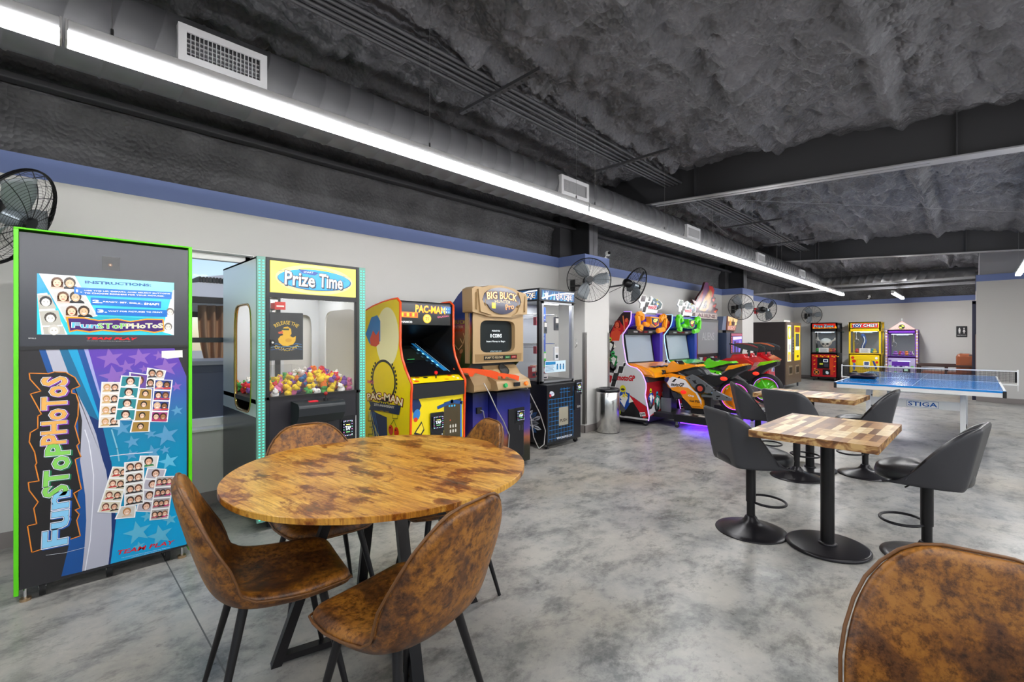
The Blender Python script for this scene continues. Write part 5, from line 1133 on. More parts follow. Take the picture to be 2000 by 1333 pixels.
# gun console
q = MB(); q.prism([(.30, 1.06), (.12, 1.06), (.02, .94), (-.11, .89), (-.14, .80), (.2, .78), (.3, .8)], 'x', .20, .68, TAN); q.prism([(.25, .98), (.05, .96), (-.03, .86), (-.03, .79), (.25, .79)], 'x', -.02, .20, TAN); ob = q.build('gun_console', hb, bev=.02)
q = MB(); q.lathe([(0, .0), (.062, .0), (.066, .004), (.062, .008)], mat('3c3a38', .7), n=28, M=Matrix.Translation((.46, .052, .99)) @ Matrix.Rotation(math.radians(50), 4, 'X')); q.build('speaker', ob)
for x_, c_ in ((.30, '1c9a50'), (.60, 'f07818')): q = MB(); q.cyl((x_, -.13, .845), (x_, -.150, .852), .022, mat(c_, .3, emit=.2), n=20); q.build('button', ob)
q = MB(); q.box((.42, -.15, .83), (.50, -.13, .87), K1, .003); q.build('display', ob)
q = MB(); q.prism([(-.02, .06), (.0, .2)], 'x', 0, .1, K1) if 0 else None; q.prism([(.16, .03), (.0, .03), (.0, .78), (.16, .78)], 'x', -.01, .19, gs); q.prism([(.16, .03), (-.11, .03), (-.11, .78), (.16, .78)], 'x', .21, .69, gs); q.build('lower_front', hb)
q = MB(); q.box((.36, -.125, .1), (.58, -.11, .60), K1, .004)
for x_ in (.50, .535): q.box((x_, -.13, .37), (x_+.025, -.124, .42), mat('34343a', .3), .003)
q.build('coin_door', hb); card_reader(hb, .515, .525, -.125, .10, .10, '1 PLAY')
ORG = mat('f2541c', .3)
def toy_gun(loc, rz, ry, label, m_=ORG, s=1., grp='orange toy guns'):
    t = thing('toy_gun', label, 'toy gun', loc, rz, grp)
    M = Matrix.Rotation(ry, 4, 'X') @ Matrix.Scale(s, 4)
    q = MB(); q.prism([(.0, .0), (-.05, -.01), (-.15, -.035), (-.20, -.05), (-.205, .015), (-.14, .03), (-.05, .035), (.05, .04), (.14, .035), (.145, .0), (.06, -.005), (.05, -.03), (.02, -.032)], 'x', -.018, .018, m_, M); o = q.build('stock', t, bev=.006)
    q = MB(); q.cyl(M @ Vector((0, .12, .02)), M @ Vector((0, .19, .022)), .014, m_, n=14); q.build('barrel', t)
    q = MB(); q.cyl(M @ Vector((0, .16, -.004)), M @ Vector((0, .185, -.002)), .016, K1, n=12); q.build('pump_grip', t); return t
g1 = toy_gun((2.906, 3.40, .985), .85, .05, 'orange toy rifle resting on the hunting cabinet\'s console, stock at the right', s=1.1)
g2 = toy_gun((3.262, 3.345, .935), 1.3, .1, 'orange toy rifle at the right edge of the hunting cabinet', s=.75)
CBL = mat('b8b4b0', .35, .5)
q = MB(); q.tube([(-.12, -.13, .9), (-.08, -.16, .80), (.02, -.16, .6), (.10, -.17, .45), (.2, -.15, .3), (.3, -.12, .2)] if 0 else [(.08, -.06, .88), (.10, -.12, .78), (.17, -.15, .62), (.25, -.16, .5), (.34, -.15, .35), (.36, -.115, .2)], .006, CBL, 6); q.build('gun_cable', hb)
q = MB(); q.tube([(.69, -.06, .80), (.74, -.08, .70), (.86, -.10, .5), (.95, -.1, .3), (.93, -.1, .15), (.84, -.1, .12), (.78, -.08, .25), (.76, -.06, .45), (.70, -.03, .62)], .006, CBL, 6); q.build('gun_cable', hb)
q = MB(); q.tube([(.06, -.01, .62), (.10, -.03, .60), (.12, -.03, .5), (.11, -.02, .3), (.09, -.005, .12)], .005, mat('8a8a90', .4), 6); q.box((.03, -.02, .58), (.09, .0, .64), K1); q.build('holster_cable', hb)
# ------------------------------------------------------------------ prize merchandiser
pz = thing('prize_machine', 'black prize merchandiser with blue grid front and glass case of hanging gadgets', 'arcade machine', (4.14, 3.55, 0))
q = MB(); q.box((0, 0, .06), (.66, .72, .765), mat('121317', .3), .004)
a = Art(q, (0, -.0006, 0), (1, 0, 0), (0, 0, 1), .0007, .3)
BG = '1c86d0'
for k in range(9): a.rect(.03+.058*k, .09, .034+.058*k, .60+(.12 if 3 < k < 7 else 0), BG, 1)
for k in range(10): a.rect(.03, .12+.052*k, .50, .124+.052*k, BG, 1)
a.rect(.50, .14, .504, .72, BG, 1); a.rect(.24, .66, .44, .664, BG, 1); a.rect(.24, .70, .44, .704, BG, 1)
a.rect(.22, .26, .40, .48, 'a09a88', 2); a.rect(.40, .25, .43, .49, '16161a', 2); a.text('PUSH', .31, .32, .13, .035, '141414', 3, off=.02); a.ell(.09, .66, .045, .028, 'd8dce4', 2, 24, rot=-.35); a.text('Prize', .09, .66, .06, .02, '2a50a0', 3, .35); a.ell(.06, .64, .02, .02, 'c83a3a', 2.5)
tx(a, 'WWW.SEGAPRIZES.COM', [(.18, .115), (.47, .115), (.18, .14)], 'e8ecf0', 3, off=.02)
b2 = Art(q, (-.0006, 0, 0), (0, -1, 0), (0, 0, 1), .0007, .3)
for k in range(16):
    an = -2.0+4.0*k/15; r1, r2 = .10, .22+.10*((k*7) % 5)/5; w_ = .05+.02*((k*3) % 3)
    cu, cv = -.36, .28; ca, sa = math.sin(an), math.cos(an)
    b2.poly([(cu+ca*.03, cv+sa*.03), (cu+ca*r2*.8-sa*w_/2, cv+sa*r2*.8+ca*w_/2), (cu+ca*r2, cv+sa*r2), (cu+ca*r2*.8+sa*w_/2, cv+sa*r2*.8-ca*w_/2)], ('c8ccd4', '8a9098', 'e8ecf0', '2a5a94')[k % 4], 1+.3*(k % 4)); b2.poly([(cu+ca*r2*.55-sa*.008, cv+sa*r2*.55+ca*.008), (cu+ca*r2*.98, cv+sa*r2*.98), (cu+ca*r2*.55+sa*.012, cv+sa*r2*.55-ca*.012)], '3c4248', 3)
q.build('lower_cabinet', pz)
q = MB(); q.box((.51, -.02, .42), (.60, 0, .66), K1, .004); q.box((.53, -.04, .45), (.62, -.02, .475), STEEL, .003); q.build('coin_door', pz); card_reader(pz, .60, .70, -.004, .105, .12, 'TAP')
ALU = mat('a9abae', .3, .7)
q = MB()
for x_, y_ in ((0, .12), (.62, .12), (0, .69), (.62, .69)): q.box((x_, y_, .765), (x_+.04, y_+.04, 1.77), ALU if x_ > .1 or y_ > .2 else K1, .003)
q.box((0, .12, .765), (.66, .73, .80), K1); q.box((.04, .112, .78), (.66, .125, .80), ALU); q.box((.04, .112, 1.74), (.66, .125, 1.77), ALU); q.box((.04, .112, .78), (.075, .125, 1.77), ALU); q.box((.62, .112, .78), (.66, .125, 1.77), ALU); q.box((.0, .7, .8), (.66, .73, 1.77), mat('b8bcc0', .5)); q.build('display_case', pz)
q = MB(); q.box((.04, .118, .8), (.62, .122, 1.74), GLASS); q.build('glass_front', pz); 
for x_ in (.008, .648): q = MB(); q.box((x_, .16, .8), (x_+.004, .69, 1.77), GLASS); q.build('glass_side', pz)
q = MB(); q.box((-.02, .10, 1.765), (.68, .73, 1.92), mat('16181e', .3), .004)
for O_, U_, W_ in (((-.0, .0995, 0), (1, 0, 0), .66), ((-.0205, .72, 0), (0, -1, 0), .60)):
    a = Art(q, O_, U_, (0, 0, 1), .0008, .2, .7)
    a.rect(.02, 1.785, W_-.01, 1.90, '12406c', 1)
    for k in range(9): a.poly([(.03+k*W_/9.6, 1.79), (.06+k*W_/9.6, 1.79), (.05+k*W_/9.6+.02*(k % 3), 1.895)], ('7fc8f0', 'f2f6fa', '2a86d0')[k % 3], 1.5)
    a.line([(.03, 1.80), (W_*.35, 1.85), (W_*.75, 1.885), (W_-.02, 1.89)], .016, 'eef2f6', 2)
    a.text('PRIZE', W_*.68, 1.835, W_*.5, .06, '1c3a6c', 3, 0, .07); a.text('PRIZE', W_*.68, 1.835, W_*.5, .06, 'f4d8b8', 3.8, 0, 0); a.star(.10, 1.845, .045, 'e8eef4', 3)
q.build('header_sign', pz)
q = MB(); q.box((.10, .15, 1.735), (.40, .19, 1.75), mat('ffffff', .3, emit=6.)); q.build('case_lamp', pz); dl = bpy.data.lights.new('prize_case_lamp', 'AREA'); dl.size = .4; dl.energy = 4; lo = bpy.data.objects.new('interior_lamp', dl); link(lo, pz); lo.location = (.33, .4, 1.75)
q = MB(); q.box((.10, .117, .90), (.50, .1175, 1.04), mat('cfe4f0', .4)); a = Art(q, (0, .1168, 0), (1, 0, 0), (0, 0, 1), .0005)
a.rect(.11, .995, .30, 1.03, '2a86c0', 1)
for k in range(5): a.rect(.11, .915+.015*k, .27-.01*(k % 3), .920+.015*k, '3a6a90', 1)
for k in range(3): a.rect(.32+.06*k, .93, .35+.06*k, .98, '3a86b8', 1); a.ell(.335+.06*k, .99, .012, .012, '2a5a8c', 1)
q.build('instruction_sticker', pz)
q = MB(); q.box((.30, .40, .95), (.44, .41, 1.72), mat('1c50c0', .4)); a = Art(q, (0, .3995, 0), (1, 0, 0), (0, 0, 1)); a.text('WIN', .37, 1.62, .1, .03, 'ffffff', 1)
for k in range(9): a.rect(.32+.035*(k % 3), 1.30+.05*(k//3), .345+.035*(k % 3), 1.335+.05*(k//3), '8cc0f0', 1)
q.build('back_banner', pz)
q = MB()
for z in (1.62, 1.25): q.cyl((.12, .64, z), (.12, .26, z), .005, STEEL, n=8); q.cyl((.45, .64, z), (.45, .26, z), .005, STEEL, n=8); q.cyl((.28, .64, z-.05), (.28, .3, z-.05), .005, STEEL, n=8)
q.box((.05, .62, 1.60), (.62, .64, 1.63), ALU); q.box((.05, .62, 1.22), (.62, .64, 1.25), ALU); q.build('hook_rail', pz)
prizes = [((.09, .25, 1.48), (.07, .05, .10), 'c85a6a', 'pink boxed gadget hanging at the top left of the prize case'), ((.42, .22, 1.42), (.07, .03, .17), '2c2c34', 'black boxed phone accessory hanging at the upper right of the prize case'), ((.09, .25, 1.13), (.07, .05, .09), 'b84a5a', 'pink boxed gadget on the middle hook of the prize case'), ((.41, .22, 1.04), (.08, .03, .17), 'e8eaee', 'white boxed headset hanging in the middle of the prize case'), ((.26, .27, 1.38), (.06, .03, .15), '34383e', 'dark slim box hanging near the blue banner'), ((.25, .27, .96), (.05, .03, .19), '3ac030', 'bright green box hanging low by the blue banner'), ((.06, .3, .83), (.08, .06, .14), 'b8323c', 'red packaged prize standing at the left of the case floor'), ((.16, .36, .83), (.08, .06, .15), 'd0a08c', 'tan packaged prize standing on the case floor'), ((.26, .3, .83), (.08, .06, .12), 'a82c34', 'dark red packaged prize on the case floor'), ((.13, .18, .82), (.10, .04, .06), 'd8c8d0', 'low pale packet at the front of the case floor')]
for (x, y, z), (w_, d_, h_), c_, lb in prizes:
    q = MB(); q.box((x, y, z), (x+w_, y+d_, z+h_), mat(c_, .4), .004); a = Art(q, (x, y-.0005, z), (1, 0, 0), (0, 0, 1)); a.rect(w_*.12, h_*.55, w_*.88, h_*.9, 'e8e4e0', 1); a.rect(w_*.2, h_*.15, w_*.8, h_*.4, '26303c', 1)
    if z > .9: q.tube([(x+w_/2, y+d_/2, z+h_), (x+w_/2, y+d_/2, z+h_+.03)], .003, STEEL, 5)
    o = q.build('prize_box'); o.location = (4.14, 3.55, 0); tag(o, lb, 'prize', None)
casters(pz, ((.05, .05), (.61, .05), (.05, .67), (.61, .67)))
q = MB(); q.tube([(.665, .1, 1.30), (.68, .08, 1.30), (.68, .08, 1.22), (.675, .1, 1.2)], .006, STEEL, 6); q.build('door_latch', pz)
# ------------------------------------------------------------------ motorcycle racing games
gpp = [(.43, .09), (.43, 1.30), (.696, 1.39), (.578, 1.575), (.462, 1.706), (.424, 1.729), (.293, 1.724), (.298, 1.618), (.321, 1.536), (.40, 1.43), (.443, 1.375), (.438, 1.255), (.41, 1.10), (.386, .973), (.36, .915), (.30, .885), (.201, .866), (.13, .81), (.094, .758), (.049, .648), (.045, .57), (.062, .47), (.023, .298), (-.003, .157), (.006, .092)]
gpp = [(.84, .09), (.84, 1.30)]+gpp[2:]
def slab(q, pts, x0, x1, m, bev=.012):
    bm = bmesh.new(); ar = sum(pts[i][0]*pts[(i+1) % len(pts)][1]-pts[(i+1) % len(pts)][0]*pts[i][1] for i in range(len(pts)))
    if ar < 0: pts = pts[::-1]
    v0 = [bm.verts.new((x0, p[0], p[1])) for p in pts]; v1 = [bm.verts.new((x1, p[0], p[1])) for p in pts]; n = len(pts)
    f0 = bm.faces.new(v0[::-1]); f1 = bm.faces.new(v1)
    for i in range(n): bm.faces.new((v0[i], v0[(i+1) % n], v1[(i+1) % n], v1[i]))
    e = list(f0.edges)+list(f1.edges)
    try: bmesh.ops.bevel(bm, geom=e, offset=bev, segments=3, affect='EDGES', clamp_overlap=True)
    except Exception: pass
    q.bm(bm, m, False); return q
def gp_logo(a, u, v, s, l=3, word='c0202c', check='2a2a2c'):
    """checkered flag blocks with the wordmark beside them; s = width of one block"""
    k = .28
    def blk(i, j, w=1., h=1., grow=0, c=check, ll=l):
        x0, y0 = u+i*s, v+j*s*1.15; sh = k*s*1.15
        a.poly([(x0-grow+j*sh*0, y0-grow), (x0+s*w+grow, y0-grow), (x0+s*w+grow+sh*h, y0+s*1.15*h+grow), (x0-grow+sh*h, y0+s*1.15*h+grow)], c, ll)
    bl = [(0+k, 1), (1, 0), (.72, -1.0, .8, .9), (2.0, 1, .9, 1), (2.95+.1, 2.05, .4, .45)]
    for b_ in bl: blk(*b_, **{'grow': s*.13, 'c': 'f4f4f4', 'll': l-.6} if len(b_) == 4 else {'grow': s*.13, 'c': 'f4f4f4', 'll': l-.6})
    for b_ in bl: blk(*b_)
    a.text('motoGP', u+s*3.6, v+s*.45, s*3.2, s*.85, word, l+.3, 0, .05, .25)
def rider(a, u, v, s, c1, c2, hel, l=2, lean=.3):
    a.ell(u-.1*s, v-.55*s, .42*s, .5*s, '1a1a1c', l, 22, rot=lean); a.ell(u-.1*s, v-.55*s, .2*s, .26*s, '5a5a5e', l+.2, 16, rot=lean)
    a.poly([(u-.5*s, v+.1*s), (u-.1*s, v+.5*s), (u+.4*s, v+.35*s), (u+.45*s, v-.2*s), (u+.15*s, v-.65*s), (u-.2*s, v-.3*s)], c1, l+.4)
    a.poly([(u-.3*s, v+.1*s), (u, v+.3*s), (u+.3*s, v+.1*s), (u+.1*s, v-.3*s)], c2, l+.7); a.poly([(u-.5*s, v+.1*s), (u-.62*s, v-.25*s), (u-.35*s, v-.1*s)], c1, l+.7); a.poly([(u+.4*s, v+.2*s), (u+.66*s, v-.1*s), (u+.35*s, v-.2*s)], c2, l+.7)
    a.poly([(u-.25*s, v-.1*s), (u+.2*s, v-.05*s), (u+.05*s, v-.5*s)], 'f2f2f2', l+.9); a.ell(u-.05*s, v+.6*s, .2*s, .22*s, hel, l+1.1, 14); a.ell(u-.05*s, v+.56*s, .14*s, .07*s, '1c1c24', l+1.3, 10)
def racing_game(X0, c_main, led, led2, label, lb2, group):
    t = thing('racing_game', label, 'arcade machine', (X0, 3.42, 0), 0, 'motorcycle racing games'); w = 1.06
    CM = mat(c_main, .22, coat=.6); LED = mat(led, .4, emit=2.6); PURP = mat(led2, .35)
    for x0 in (0, w-.03):
        q = MB(); q.prism(gpp, 'x', x0, x0+.03, mat('d0cfd0', .25) if x0 == 0 else mat('1c1830', .3))
        if x0 == 0:
            a = Art(q, (-.001, 0, 0), (0, -1, 0), (0, 0, 1), .0008, .25)
            a.poly([(-.71, 1.37), (-.57, 1.57), (-.46, 1.70), (-.424, 1.725), (-.30, 1.72), (-.305, 1.62), (-.33, 1.53), (-.42, 1.42), (-.46, 1.40), (-.52, 1.46), (-.6, 1.36), (-.80, 1.22), (-.84, 1.24), (-.84, 1.29)], '2a1620', 1)
            a.poly([(-.82, 1.24), (-.68, 1.36), (-.58, 1.54), (-.50, 1.60), (-.42, 1.5), (-.40, 1.62), (-.33, 1.60), (-.35, 1.52), (-.46, 1.38), (-.55, 1.33), (-.62, 1.28), (-.84, 1.0)], 'c8202c', 1.5)
            a.face(-.535, 1.53, .06, '8c2418', 'e8603c', 2.2, 'e04828', 1); a.poly([(-.64, 1.42), (-.54, 1.46), (-.47, 1.42), (-.50, 1.28), (-.66, 1.28)], 'e04c2c', 2)
            a.line([(-.43, 1.66), (-.405, 1.45)], .018, 'e88050', 2.2); a.rect(-.39, 1.57, -.35, 1.63, 'e06a40', 2.2, -.4)
            a.rect(-.84, .09, -.80, 1.0, '6a5a50', 1)
            rider(a, -.66, 1.20, .17, '1c1c1e', 'f0f0e8', 'b8d040', 3, .15); rider(a, -.60, .98, .17, '1f7a3c', 'd8e0d8', '3ab060', 4, .2)
            a.poly([(-.84, .60), (-.62, .62), (-.60, .72), (-.80, .76), (-.84, .76)], 'b81c28', 2)
            gp_logo(a, -.72, .665, .095, 4)
            a.poly([(-.84, .12), (-.0, .12), (-.03, .30), (-.25, .42), (-.6, .18), (-.84, .2)], '1c1c1e', 2); a.poly([(-.33, .46), (-.04, .30), (0, .15), (-.08, .12), (-.22, .30)], 'c01c28', 2.6)
            rider(a, -.42, .38, .26, '1c4ca8', 'f2f0e0', 'd8d020', 3, .5); a.text('46', -.40, .44, .09, .07, 'f0d820', 6.2, .5, .03); a.ell(-.52, .17, .05, .055, 'c8d818', 6, 16); a.ell(-.52, .17, .025, .028, '1a4a9c', 6.4, 12)
            a.rect(-.14, .15, -.05, .21, 'f4f0f0', 6, .2); a.text('RAW', -.095, .18, .075, .04, '141414', 6.5, .2, .04)
        q.build('side_panel', t)
        q = MB(); q.tube([(x0+(.004 if x0 == 0 else .012), y-.004, z) for y, z in gpp[5:]], .0042, LED, 6); q.build('light_strip', t)
    q = MB(); q.box((.03, .5, .09), (w-.03, .84, 1.30), K1); q.prism([(.84, 1.28), (.69, 1.38), (.46, 1.70), (.40, 1.70), (.45, 1.3)], 'x', .03, w-.03, K1); q.box((.03, .06, .05), (w-.03, .84, .12), K1); q.build('cabinet_shell', t)
    # bezel and screen
    q = MB(); q.add([(.03, .39, .93), (w-.03, .39, .93), (w-.03, .46, 1.42), (.03, .46, 1.42)], [(0, 1, 2, 3)], K1)
    q.box((w-.13, .30, .92), (w-.03, .5, 1.42), PURP, 0, Matrix.Identity(4)); q.box((.03, .37, 1.385), (w-.03, .46, 1.46), K1)
    a = Art(q, (0, .365, 0), (1, 0, 0), (0, 0, 1)); 
    for k, c_ in enumerate(('c0c0c4', '7a2430', '8a2a34', 'b8b8c0')): a.rect(.2+.16*k, 1.41, .32+.16*k, 1.435, c_, 1)
    q.build('bezel', t)
    SCR = mat('8d99a6', .12, emit=.12)
    q = MB(); q.add([(.07, .375, .945), (.86, .375, .945), (.86, .445, 1.40), (.07, .445, 1.40)], [(0, 1, 2, 3)], SCR); q.build('screen', t)
    # header with bent horns round a shield
    q = MB(); slab(q, [(.27, 1.70), (.25, 1.62), (.27, 1.52), (.42, 1.46), (.5, 1.5), (.5, 1.70)], .03, w-.03, PURP, .02); q.build('header', t)
    q = MB()
    def ribbon(pts, wd=.045, d=.06):
        for i in range(len(pts)-1):
            (x0, z0), (x1, z1) = pts[i], pts[i+1]; l_ = math.hypot(x1-x0, z1-z0); nx, nz = -(z1-z0)/l_*wd, (x1-x0)/l_*wd
            bm = bmesh.new(); V = [bm.verts.new((x, y, z)) for y in (.20, .20+d) for x, z in ((x0-nx, z0-nz), (x1-nx, z1-nz), (x1+nx, z1+nz), (x0+nx, z0+nz))]
            for f_ in ((0, 1, 2, 3), (7, 6, 5, 4), (0, 4, 5, 1), (1, 5, 6, 2), (2, 6, 7, 3), (3, 7, 4, 0)): bm.faces.new([V[i_] for i_ in f_])
            bmesh.ops.recalc_face_normals(bm, faces=bm.faces); bmesh.ops.bevel(bm, geom=bm.edges[:], offset=.014, segments=2, affect='EDGES'); q.bm(bm, CM)
    ribbon([(.12, 1.50), (.07, 1.68), (.20, 1.70), (.24, 1.60)]); ribbon([(.10, 1.50), (.22, 1.47)], .05); ribbon([(.26, 1.545), (.42, 1.53)], .035)
    q.build('header_horn', t); q = MB()
    ribbon([(w-.12, 1.48), (w-.07, 1.66), (w-.17, 1.69), (w-.28, 1.60)]); ribbon([(w-.12, 1.47), (w-.36, 1.44)], .04); ribbon([(.62, 1.535), (.72, 1.55)], .03)
    q.build('header_horn', t)
    q = MB(); q.prism([(.38, 1.66), (.66, 1.65), (.64, 1.54), (.53, 1.49), (.41, 1.54)], 'y', .17, .26, CM); q.prism([(.40, 1.645), (.64, 1.637), (.62, 1.55), (.53, 1.51), (.43, 1.55)], 'y', .165, .18, mat('2a3450', .2, emit=.15)); a = Art(q, (0, .1645, 0), (1, 0, 0), (0, 0, 1), .001); a.text('GP', .525, 1.60, .13, .05, 'f4d060', 1, 0, .05, .2, emit=.8); a.poly([(.46, 1.565), (.60, 1.565), (.53, 1.52)], 'c83a3c', 1); q.build('shield', t)
    # topper cut-out
    TU = lambda u: .34+(u-.2)*1.22
    q = MB(); q.prism([(TU(u), z) for u, z in [(.28, 1.72), (.30, 1.80), (.24, 1.80), (.26, 1.88), (.20, 1.92), (.26, 2.02), (.40, 2.02), (.42, 1.97), (.55, 2.02), (.62, 1.97), (.78, 1.96), (.86, 1.92), (.84, 1.82), (.72, 1.80), (.70, 1.74), (.42, 1.74), (.38, 1.70)]], 'y', .36, .38, mat('f4f4f2', .3)); a = Art(q, (0, .359, 0), (1, 0, 0), (0, 0, 1), .001)
    a.poly([(TU(u), z) for u, z in [(.45, 1.80), (.60, 1.99), (.78, 1.95), (.84, 1.90), (.80, 1.83), (.68, 1.79)]], '20484c', 1); rider(a, TU(.70), 1.90, .10, '2a5ab0', 'e8d83c', 'd8d020', 2); rider(a, TU(.60), 1.92, .08, '1c3450', 'c8d8e0', '60a0c0', 3)
    for u0, v0, u1, v1 in ((.27, 1.91, .38, 2.01), (.37, 1.83, .47, 1.91), (.31, 1.74, .39, 1.83), (.46, 1.93, .52, 2.0)):
        u0, u1 = TU(u0), TU(u1); a.poly([(u0-.02, v0), (u1-.02, v0), (u1+.02, v1), (u0+.02, v1)], '2c2a30' if v1 < 2.01 else ('3a2430' if c_main[0] == 'f' else '24483a'), 1.5)
    a.rect(TU(.44), 1.80, TU(.68), 1.87, 'f4dce0', 5); a.text('motoGP', TU(.56), 1.835, .27, .055, 'c8243c', 5.6, 0, .05, .2)
    q.build('topper_sign', t)
    # cowl in front of the screen
    q = MB(); slab(q, [(.40, .93), (.28, .93), (.06, .87), (-.05, .80), (-.06, .73), (.1, .74), (.3, .80)], .05, w-.05, CM, .03); slab(q, [(.04, .86), (-.10, .76), (-.14, .66), (-.06, .60), (.04, .72)], .58, w-.12, CM, .025)
    a = Art(q, (.3, .0, .845), (1, 0, 0), (0, .95, .25), .004)
    q.build('cowl', t)
    q = MB()
    for k in range(3): q.box((.25+.2*k, .03, .872+.02*0), (.38+.2*k, .12, .885+.02*0), K1, .004)
    q.box((.62, -.145, .69), (.72, -.11, .80), mat('eceaea', .3), .004); q.box((.64, -.148, .71), (.70, -.144, .77), K1); q.build('cowl_inset', t)
    q = MB(); slab(q, [(.3, .75), (.04, .74), (.02, .66), (.3, .62)], .03, w-.03, K1, .01); q.build('under_tray', t)
    q = MB(); q.box((.03, .05, .12), (w-.03, .08, .70), mat('a81c28', .3)); a = Art(q, (0, .049, 0), (1, 0, 0), (0, 0, 1), .0008)
    a.poly([(.03, .12), (.03, .20), (.35, .34), (w-.03, .38), (w-.03, .30), (.35, .2)], 'd8d6d8', 1); a.poly([(.03, .12), (w-.03, .12), (w-.03, .26), (.3, .16)], '2a2228', 1.5)
    for k, (u, v, c1, c2, h_) in enumerate(((.16, .42, '1c4ca8', 'f0f0e8', 'c8d818'), (.36, .36, '2c9a8c', 'e8f0f0', '30a0c0'), (.55, .45, 'd8342c', 'f4f0f0', 'e85830'), (.78, .5, '28805c', 'd0e8d8', '48b888'))): rider(a, u, v, .17, c1, c2, h_, 2+k)
    q.build('front_panel', t)
    casters(t, ((.06, .08), (w-.06, .08), (.06, .78), (w-.06, .78)), .035)
    # ------------- the ride-on bike on its platform
    b = thing('motorcycle_ride', lb2, 'motorcycle seat', (X0+.55, 3.0, 0), 0, 'ride-on motorcycles'); r2 = .16
    FR = mat('85888c', .35, .7)
    q = MB(); q.box((-.32, -.62, .09), (.32, .14, .20), K1, .008)
    a = Art(q, (-.3, -.6, .2005), (1, 0, 0), (0, 1, 0), .001)
    for i in range(6):
        for j in range(7):
            if (i+j) % 2: a.rect(.1*i, .1*j, .1*i+.1, .1*j+.1, 'd8d4c8', 1)
    ob = q.build('platform', b)
    q = MB(); q.box((-.30, -.55, .075), (.30, .05, .088), mat('6a30ff', .5, emit=3.5)); q.build('under_glow', b)
    for x_, y_ in ((-.29, -.5), (.29, -.5), (-.29, .1), (.29, .1)): q = MB(); q.cyl((x_-.012, y_, .035), (x_+.012, y_, .035), .035, mat('26262a', .5), n=16); q.box((x_-.015, y_-.02, .04), (x_+.015, y_+.02, .095), FR); q.build('caster', b)
    q = MB(); q.box((-.07, -.3, .19), (.07, .0, .5), K1, .01); q.box((-.3, .1, .12), (.3, .5, .19), K1, .005); q.box((-.12, .30, .19), (.12, .42, .62), mat('1c1c28', .3), .006); q.box((-.125, .28, .19), (-.10, .44, .40), FR); q.build('support', b)
    # upper cowl with a windscreen bubble
    q = MB(); slab(q, [(0.368,0.787),(0.354,0.837),(0.321,0.904),(0.284,0.954),(0.257,0.972),(0.202,0.944),(0.156,0.911),(-0.115,0.931),(-0.149,0.903),(-0.003,0.888),(0.067,0.855),(0.183,0.81),(0.321,0.79)], -.15, .15, CM, .04); slab(q, [(0.368,0.787),(0.331,0.82),(0.067,0.85),(0.12,0.8),(0.321,0.785)], -.10, .10, mat('2a2428', .3), .01); ob = q.build('upper_cowl', b)
    q = MB(); slab(q, [(0.284,0.941),(0.238,0.983),(0.193,0.976),(0.152,0.928),(0.183,0.904),(0.229,0.917)], -.10, .10, mat('201c22', .1), .03); q.build('windscreen', ob)
    q = MB()
    for s in (-1, 1): q.cyl((s*.12, .40, .80), (s*.30, .32, .785), .014, K1, n=12); q.cyl((s*.155, .405, .80), (s*.165, .36, .80), .03, K1, n=16); q.cyl((s*.17, .36, .80), (s*.175, .36, .80), .014, FR, n=12)
    q.build('handlebar', b)
    # tank and seat
    q = MB(); slab(q, [(0.202,0.809),(0.067,0.863),(-0.124,0.902),(-0.208,0.855),(-0.254,0.787),(-0.192,0.763),(-0.141,0.772),(-0.055,0.793),(0.058,0.752)], -.13, .13, mat('3a3c40', .22), .04); q.build('tank', b)
    q = MB(); slab(q, [(-0.158,0.769),(-0.258,0.781),(-0.421,0.768),(-0.476,0.812),(-0.555,0.872),(-0.685,0.942),(-0.804,0.947),(-0.793,0.892),(-0.685,0.839),(-0.593,0.778),(-0.516,0.709),(-0.381,0.618),(-0.291,0.678),(-0.192,0.746)], -.11, .11, mat('18181a', .4), .03); ob = q.build('seat', b)
    q = MB(); slab(q, [(-0.508,0.86),(-0.562,0.935),(-0.745,0.968),(-0.8,0.951),(-0.745,0.935),(-0.609,0.887)], -.12, .12, mat('f09a14' if c_main[0] == 'f' else '8cd414', .22, coat=.6), .02); q.build('tail_cowl', b)
    for s in (-1, 1):
        q = MB(); u, v = (-0.5,0.748); q.sphere((s*.112, u, v), .04, mat('e02818', .2, emit=1.6), 16, 10, (.35, 1.25, .7), Matrix.Identity(4)); q.build('tail_light', b)
        q = MB(); u, v = (-0.692,0.888); q.sphere((s*.10, u, v), .022, mat('4aa0ff', .3, emit=5.), 12, 8, (.3, 1.3, .7)); q.build('marker_light', b)
    # side fairing
    q = MB(); slab(q, [(0.378,0.703),(0.368,0.765),(0.284,0.787),(0.049,0.753),(-0.003,0.675),(-0.124,0.532),(-0.208,0.414),(-0.217,0.294),(-0.055,0.289),(-0.012,0.361),(0.049,0.466),(0.12,0.477),(0.238,0.528),(0.321,0.574)], -.17, .17, CM, .035)
    for sgn in (-1, 1):
        a = Art(q, (sgn*.1705, 0, 0), (0, -sgn*-1 if 0 else (-1 if sgn < 0 else 1), 0), (0, 0, 1), .0008, .25); f_ = lambda P: [(-p[0] if sgn < 0 else p[0], p[1]) for p in P]
        a.poly(f_([(0.321,0.636),(0.284,0.708),(0.229,0.738),(0.032,0.698),(-0.055,0.594),(-0.107,0.547),(-0.158,0.526),(-0.124,0.515),(-0.003,0.59),(0.138,0.596),(0.266,0.57)]), 'eceaea', 1); a.poly(f_([(0.359,0.713),(0.284,0.73),(0.293,0.681),(0.321,0.636),(0.359,0.668)]), '2a2a5c', 1.4)
        a.poly(f_([(0.243,0.659),(0.197,0.707),(0.165,0.707),(0.202,0.661)]), '1c1c1e', 2); a.poly(f_([(0.147,0.719),(0.129,0.745),(0.107,0.747),(0.122,0.72)]), '1c1c1e', 2)
